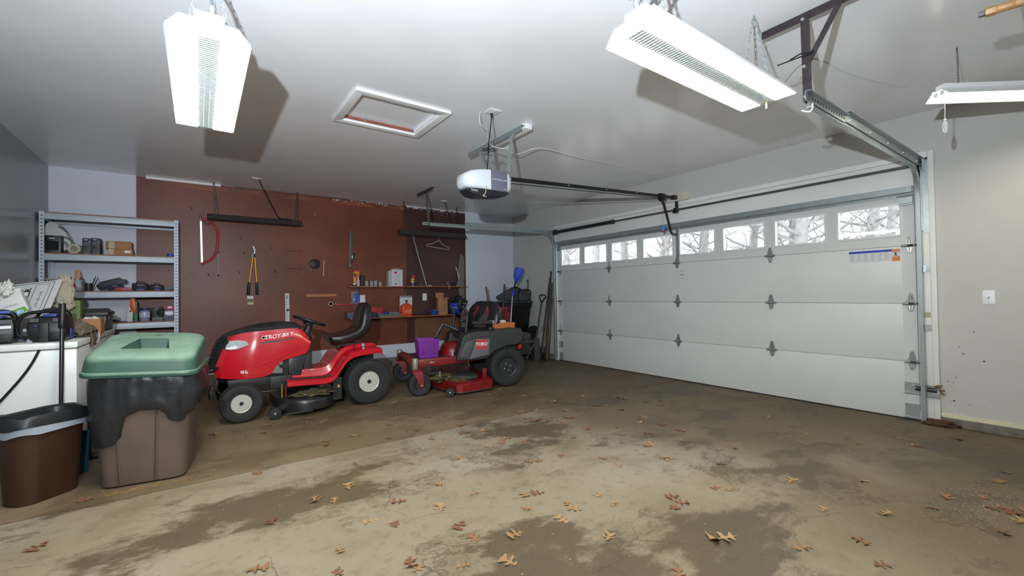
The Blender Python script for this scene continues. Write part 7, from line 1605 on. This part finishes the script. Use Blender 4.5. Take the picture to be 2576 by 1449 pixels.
# black snow shovel with D grip
t = thing('snow_shovel', 'black snow shovel with a D grip leaning by the door track', 'shovel', onZ(1357, 905))
g = onY(1362, 760, 6.27); s = onY(1347, 862, 6.32)
MB().tube([s, g], .014, 10).build('shaft', m_blks, t)
P = [onY(*q, 6.27) for q in ((1361.5, 762), (1358, 750), (1357, 744), (1361, 741.5), (1370, 742), (1373, 746), (1368, 753), (1363, 760))]
MB().tube(P, .011, 8, closed=True).build('d_grip', m_black, t)
rings = []
for f in range(9):
    u = f/8; z = .004 + .30*u; yb = 6.27 + .10*math.sin(u*1.5) ; rings.append([(x, yb - .03*((x-5.035)/.14)**2 - .0*u, z) for x in [4.90+.27*k/8 for k in range(9)]] + [(x, yb + .006 - .03*((x-5.035)/.14)**2, z) for x in [5.17-.27*k/8 for k in range(9)]])
MB().loft(rings).build('scoop', M('scoop_black', (38, 39, 41), .35), t)
for k in range(4): x = 4.94+k*.06; MB().tube([(x+.01*u, 6.262+.10*math.sin(u*1.5)-.03*((x-5.035)/.14)**2, .02+.26*u) for u in (0, .3, .6, 1)], .006, 6).build('scoop_rib', M('scoop_black', (38, 39, 41), .35), t)
# round black lid leaning on the wall behind
t = thing('wheel_disc', 'round black disc leaning behind the snow shovel', 'wheel', (4.98, 6.72, 0))
c = onY(1344, 841, 6.6); R_ = .165
MB().lathe([(R_, .02), (R_*1.02, .0), (R_*.96, -.025), (R_*.5, -.035), (R_*.25, -.02), (.001, -.02)], (c.x, 6.62, c.z), (0, 1, .06), 30).build('disc', m_black, t); MB().cyl((c.x, 6.60, c.z), (c.x, 6.575, c.z), .02, n=10).build('hub', m_blks, t)
MB().tube([(c.x, 6.63, 0), (c.x, 6.64, c.z)], .02, 8).build('stand', m_black, t)
# long handles by the track
specs = [((1386, 683), (1372, 900), 5.27, 5.10, .017, m_hd, 'rake', 'tallest dark wooden handle beside the door track', 'rake'), ((1389, 712), (1380, 900), 5.28, 5.19, .014, m_hd, 'hoe', 'second dark wooden handle, close against the door track', 'hoe'), ((1390, 750), (1376, 898), 5.28, 5.15, .016, m_hw, 'spade', 'shorter brown wooden handle beside the door track', 'spade'),
         ((1377, 800), (1367, 862), 5.25, 5.17, .009, M('alu', (176, 178, 180), .3, .7), 'metal_rod', 'thin bright rod standing among the tool handles', 'rod'), ((1371, 808), (1343, 865), 5.26, 5.02, .007, M('alu', (176, 178, 180), .3, .7), 'metal_rod', 'thin slanted rod crossing the black disc', 'rod'), ((1383, 700), (1362, 880), 5.28, 5.08, .013, m_hd, 'broom', 'slanted dark handle behind the others by the door track', 'broom')]
for (tp, bt, yt, yb, r, m_, nm, lb, cat) in specs:
    a, b = onX(*tp, yt), onX(*bt, yb); d = b-a; b = a + d*((a.z-.01)/max(.05, a.z-b.z))
    t = thing(nm, lb, cat, (b.x, b.y, 0)); MB().tube([b, b.lerp(a, .5), a], [r, r*1.05, r*.9], 8).build('handle', m_, t)
    if r > .01: MB().tube([(b.x-.03, b.y+.012, .012), (b.x+.03, b.y+.012, .012)], .011, 8).build('head', m_dkmetal, t)
    else: MB().sph(b + Vector((0, 0, .005)), .012, 8, 6).build('foot', m_dkmetal, t)
# lock bar and dead leaf at the jamb, plates on it
t = thing('slide_lock', 'black sliding bolt on the door jamb, low by the track', 'lock', (X1-.03, 1.0, .26))
mb = MB(); mb.box(X1-.05, X1-.0305, .945, 1.03, .235, .30); mb.build('latch_plate', m_galv2, t, bev=.004)
mb = MB(); mb.box(X1-.065, X1-.045, .955, 1.10, .285, .305); mb.box(X1-.065, X1-.045, .955, 1.10, .315, .325); mb.build('bolt', m_black, t, bev=.003)
tag(MB().box(X1-.026, X1-.0225, .99, 1.03, .945, .99).build('jamb_plate', M('plate_beige', (172, 164, 130), .5)), 'small beige plate on the near door jamb', 'plate')

# flaking white paint along the top of the boards
rr = random.Random(9); mb = MB()
for k in range(110):
    x = rr.uniform(1.75, 4.15); z = H-.012-abs(rr.gauss(0, .018 if x < 2.9 else .03)); s = rr.uniform(.004, .014)
    mb.prism([(s*rr.uniform(.7, 1.8)*math.cos(a), s*rr.uniform(.3, .9)*math.sin(a)) for a in [i*PI/3 for i in range(6)]], (x, Y1-.0104 if x < 2.985 else Y1-.0071, z), (1, 0, 0), (0, 0, 1), .001)
tag(mb.build('paint_flakes', M('patch_white', (206, 204, 200), .8)), 'flaking white paint along the top edge of the pegboard', 'paint', kind='stuff')
# ================================================================ dry oak leaves and grit on the floor
L1 = [(1960, 890), (2265, 735), (625, 738), (280, 1073), (1845, 1240), (1855, 550), (1520, 270), (1905, 203), (2230, 152), (1890, 258)]
L2 = [(240, 203), (28, 297), (268, 390), (510, 410), (716, 355), (820, 418), (478, 266), (520, 313), (790, 253), (915, 248), (1040, 268), (1170, 232), (1015, 312), (1055, 372), (1165, 358), (1265, 150), (1430, 150), (1460, 220), (1560, 205), (1600, 275), (1500, 290), (1780, 260), (1790, 210), (1890, 105), (1770, 150), (1640, 145), (1750, 70), (2010, 175), (2070, 175), (2160, 115), (2170, 205), (2350, 255), (2300, 295), (2485, 312), (2170, 330), (1945, 343), (2385, 372), (2375, 455), (1375, 408), (1330, 435), (1490, 435), (890, 485), (1010, 545), (1230, 470), (1515, 580), (1600, 570), (1750, 540), (2040, 550), (2490, 550), (2165, 605), (220, 760), (885, 740), (1135, 805), (1480, 810), (1590, 805), (120, 860), (880, 910), (1490, 910), (1795, 875), (2030, 810), (1855, 920), (2125, 890), (2560, 905), (385, 1000), (555, 1035), (1020, 1035), (1130, 1130), (1425, 1100), (1760, 997), (2090, 1125), (155, 1213), (660, 1305), (1050, 1325), (1380, 1300), (715, 1350), (150, 1380), (1310, 60), (1350, 85), (1290, 75), (1330, 40), (700, 175), (540, 155), (580, 235), (400, 170), (510, 125), (40, 430), (60, 455), (1620, 290), (1560, 285), (1820, 265), (1750, 290), (1690, 150), (2200, 125), (760, 95), (1470, 105), (1225, 95)]
L3 = [(65, 137), (165, 125), (165, 160), (60, 238), (175, 290), (290, 325), (85, 345), (305, 390), (85, 425), (190, 510), (655, 437), (570, 548), (865, 232), (415, 183), (1140, 353), (1480, 410), (1655, 330), (1740, 376), (1800, 415), (1850, 425), (2125, 382), (2505, 362), (1025, 660), (1520, 660), (620, 710), (540, 705), (250, 765), (300, 805), (250, 840), (1665, 875), (1960, 840), (2060, 770), (2400, 665), (2440, 600), (2380, 850), (2550, 930), (2430, 1000), (1240, 850), (1480, 1055), (1115, 1100), (1620, 1220), (285, 1280), (2480, 860), (2530, 880), (2565, 850), (2450, 840), (2300, 770)]
spots = [(x*.34938, 1000+y*.34938) for x, y in L1] + [(800+x*.34938, 960+y*.34938) for x, y in L2] + [(1600+x*.37888, 960+y*.37888) for x, y in L3]
cols = [(150, 116, 76), (136, 94, 60), (160, 128, 88), (122, 80, 52), (146, 108, 70), (116, 72, 48)]
m_leaf = [M('dry_leaf_%d' % i, c, .7, var=.15, vs=25) for i, c in enumerate(cols)]
half = [(.0, -.50), (.012, -.34), (.03, -.28), (.12, -.31), (.19, -.27), (.09, -.215), (.03, -.17), (.07, -.07), (.26, -.05), (.38, .05), (.22, .045), (.07, .04), (.035, .11), (.09, .21), (.27, .31), (.31, .41), (.17, .31), (.06, .25), (.03, .31), (.09, .44), (.02, .40), (.0, .52)]
def leaf_mesh(seed, i):
    rr = random.Random(seed); c1, c2, tw = rr.uniform(.15, .45), rr.uniform(-.15, .3), rr.uniform(-.4, .4); vs = []; fs = []
    n = len(half); jit = [(rr.uniform(.8, 1.15), rr.uniform(-.02, .02)) for _ in half]
    def pt(x, y): return (x, y, c1*x*x*2.2 + c2*y*y*1.2 + tw*x*y + .03*math.sin(7*x+5*y+seed))
    mid = [pt(0, half[k][1]) for k in range(n)]
    R = [pt(half[k][0]*jit[k][0], half[k][1]+jit[k][1]) for k in range(n)]
    Lf = [pt(-half[k][0]*jit[-k-1][0]*rr.uniform(.85, 1.1), half[k][1]+jit[-k-1][1]) for k in range(n)]
    vs = mid+R+Lf
    for k in range(n-1): fs += [(k, n+k, n+k+1, k+1), (k, k+1, 2*n+k+1, 2*n+k)]
    zmin = min(v[2] for v in vs); vs = [(x, y, z-zmin) for x, y, z in vs]
    me = bpy.data.meshes.new('oak_leaf'); me.from_pydata(vs, [], fs); me.materials.append(m_leaf[i]); return me
LM = [leaf_mesh(s, s % 6) for s in range(18)]
rr = random.Random(21)
GLF = 'dry oak leaves scattered on the floor'
LEAVES = []
for k, (px, py) in enumerate(spots):
    p = onZ(px, py, .001)
    o = bpy.data.objects.new('oak_leaf', LM[rr.randrange(18)]); COL.objects.link(o)
    s = rr.uniform(.068, .115); o.location = (p.x, p.y, .0006); o.rotation_euler = (0, 0, rr.uniform(0, 6.28)); o.scale = (s, s, s*rr.uniform(.7, 1.2))
    LEAVES.append((o, px, py)); tag(o, None, 'leaf', GLF)
# every leaf is told apart by how near it lies to the closest landmark on the floor
MARKS = [(300, 1235, 'the brown trash can'), (607, 1066, "the tractor's front wheel"), (760, 1040, "the tractor's mowing deck"), (930, 1018, "the tractor's rear wheel"), (1052, 995, "the zero-turn mower's near caster"), (1170, 1000, "the zero-turn mower's red deck"), (1290, 972, "the zero-turn mower's drive wheel"), (1480, 930, 'the far end of the garage door'), (1700, 965, 'the joint line meeting the garage door'), (2000, 1012, 'the middle of the garage door sill'), (2310, 1060, 'the near end of the garage door'), (2440, 1270, 'the pale grit'), (1820, 1355, 'the largest tan leaf'), (1006, 1262, 'the broad rust-red leaf'), (1288, 1445, 'the bottom centre of the picture'), (1500, 1170, 'the middle of the near slab')]
ORD = ['nearest', 'second nearest', 'third nearest', 'fourth nearest', 'fifth nearest', 'sixth nearest', 'seventh nearest', 'eighth nearest', 'ninth nearest', 'tenth nearest'] + ['%dth nearest' % i for i in range(11, 60)]
near = {}
for o, px, py in LEAVES:
    d, nm = min((math.hypot(px-a, py-b), n) for a, b, n in MARKS); near.setdefault(nm, []).append((d, o))
for nm, l in near.items():
    for k, (d, o) in enumerate(sorted(l, key=lambda q: q[0])): o['label'] = 'dry oak leaf on the floor, %s to %s' % (ORD[k], nm)
for (px, py, s, i, lb) in ((1820, 1355, .165, 2, 'largest tan oak leaf, alone near the bottom of the picture'), (1006, 1262, .11, 3, 'broad rust-red leaf on the dark damp stain'), (2366, 984, .12, 1, 'dead oak leaf caught on the slide lock of the door jamb')):
    p = onZ(px, py, .001) if i != 1 else onX(px, py, X1-.06)
    o = bpy.data.objects.new('oak_leaf', LM[i]); COL.objects.link(o); o.location = p; o.rotation_euler = (0, 0, 1.1) if i != 1 else (1.2, .3, 1.2); o.scale = (s, s, s); tag(o, lb, 'leaf', GLF)
# grit, straw and chips
def scatter(name, label, cat, mat, pts, smin, smax, n, kind):
    mb = MB()
    for k in range(n):
        c = pts(rr); a = rr.uniform(0, 6.28); L_ = rr.uniform(smin, smax); w = L_*(.5 if kind == 'grit' else .06) 
        mb.obox((c[0], c[1], .0006+w*.25), (L_, w, max(.0008, w*.5)), (0, 0, a))
    return tag(mb.build(name, mat), label, cat, kind='stuff')
def disc(cx, cy, sx, sy): return lambda r: (cx+r.gauss(0, sx), cy+r.gauss(0, sy))
g = onZ(2470, 1270)
scatter('grit', 'pale grit scattered on the floor by the right edge', 'grit', M('grit_pale', (176, 168, 154), .8), lambda r: (g.x+r.gauss(0, .22), g.y+r.gauss(0, .10)), .002, .005, 600, 'grit')
scatter('straw', 'bits of straw strewn over the floor', 'straw', M('straw', (142, 118, 80), .8), lambda r: (r.uniform(-.6, 4.2), r.uniform(1.3, 5.0)), .01, .04, 200, 'straw')
scatter('chips', 'tiny pale chips strewn over the floor', 'debris', M('chip_pale', (172, 162, 140), .8), lambda r: (r.uniform(-.6, 4.6), r.uniform(1.2, 5.2)), .003, .009, 260, 'grit')
gg = onZ(270, 1238)
scatter('dead_grass', 'wisps of dead grass at the foot of the brown trash can', 'dry grass', M('straw_dark', (146, 116, 74), .8), lambda r: (r.uniform(gg.x-.02, gg.x+.42), gg.y-.03-r.uniform(0, .05)), .02, .06, 80, 'straw')

# mud flecks on the wall by the jamb, dirt heaped at its foot
mb = MB(); rr = random.Random(77)
for k in range(40):
    px, py = (2390+abs(rr.gauss(0, 45)), 985+rr.gauss(0, 45)) if k > 8 else ((2450, 835), (2423, 890), (2440, 1018), (2476, 909), (2384, 960), (2400, 1008), (2412, 872), (2392, 1010), (2405, 950))[k]
    p = onX(px, min(py, 1035), X1); s = rr.uniform(.0015, .004) if k > 8 else rr.uniform(.004, .009)
    if p.y < .94: mb.prism([(s*rr.uniform(.6, 1.2)*math.cos(a), s*rr.uniform(.4, 1)*math.sin(a)) for a in [i*PI/3 for i in range(6)]], (X1, p.y, p.z), (0, -1, 0), (0, 0, 1), .0015)
tag(mb.build('mud_flecks', M('mud', (70, 62, 54), .9)), 'mud flecks on the wall beside the near door jamb', 'dirt', kind='stuff')
mb = MB(); blob(mb, (X1-.05, .95, .022), (.05, .12, .03), 3, .5, 3, 20, 10); blob(mb, (X1-.05, 1.0, .02), (.03, .06, .03), 5, .5, 3, 16, 8)
tag(mb.build('dirt', M('dirt_brown', (84, 58, 38), .95, var=.4, vs=40, bump=1.0, bs=90)), 'small heap of brown dirt at the foot of the near door jamb', 'dirt', kind='stuff')
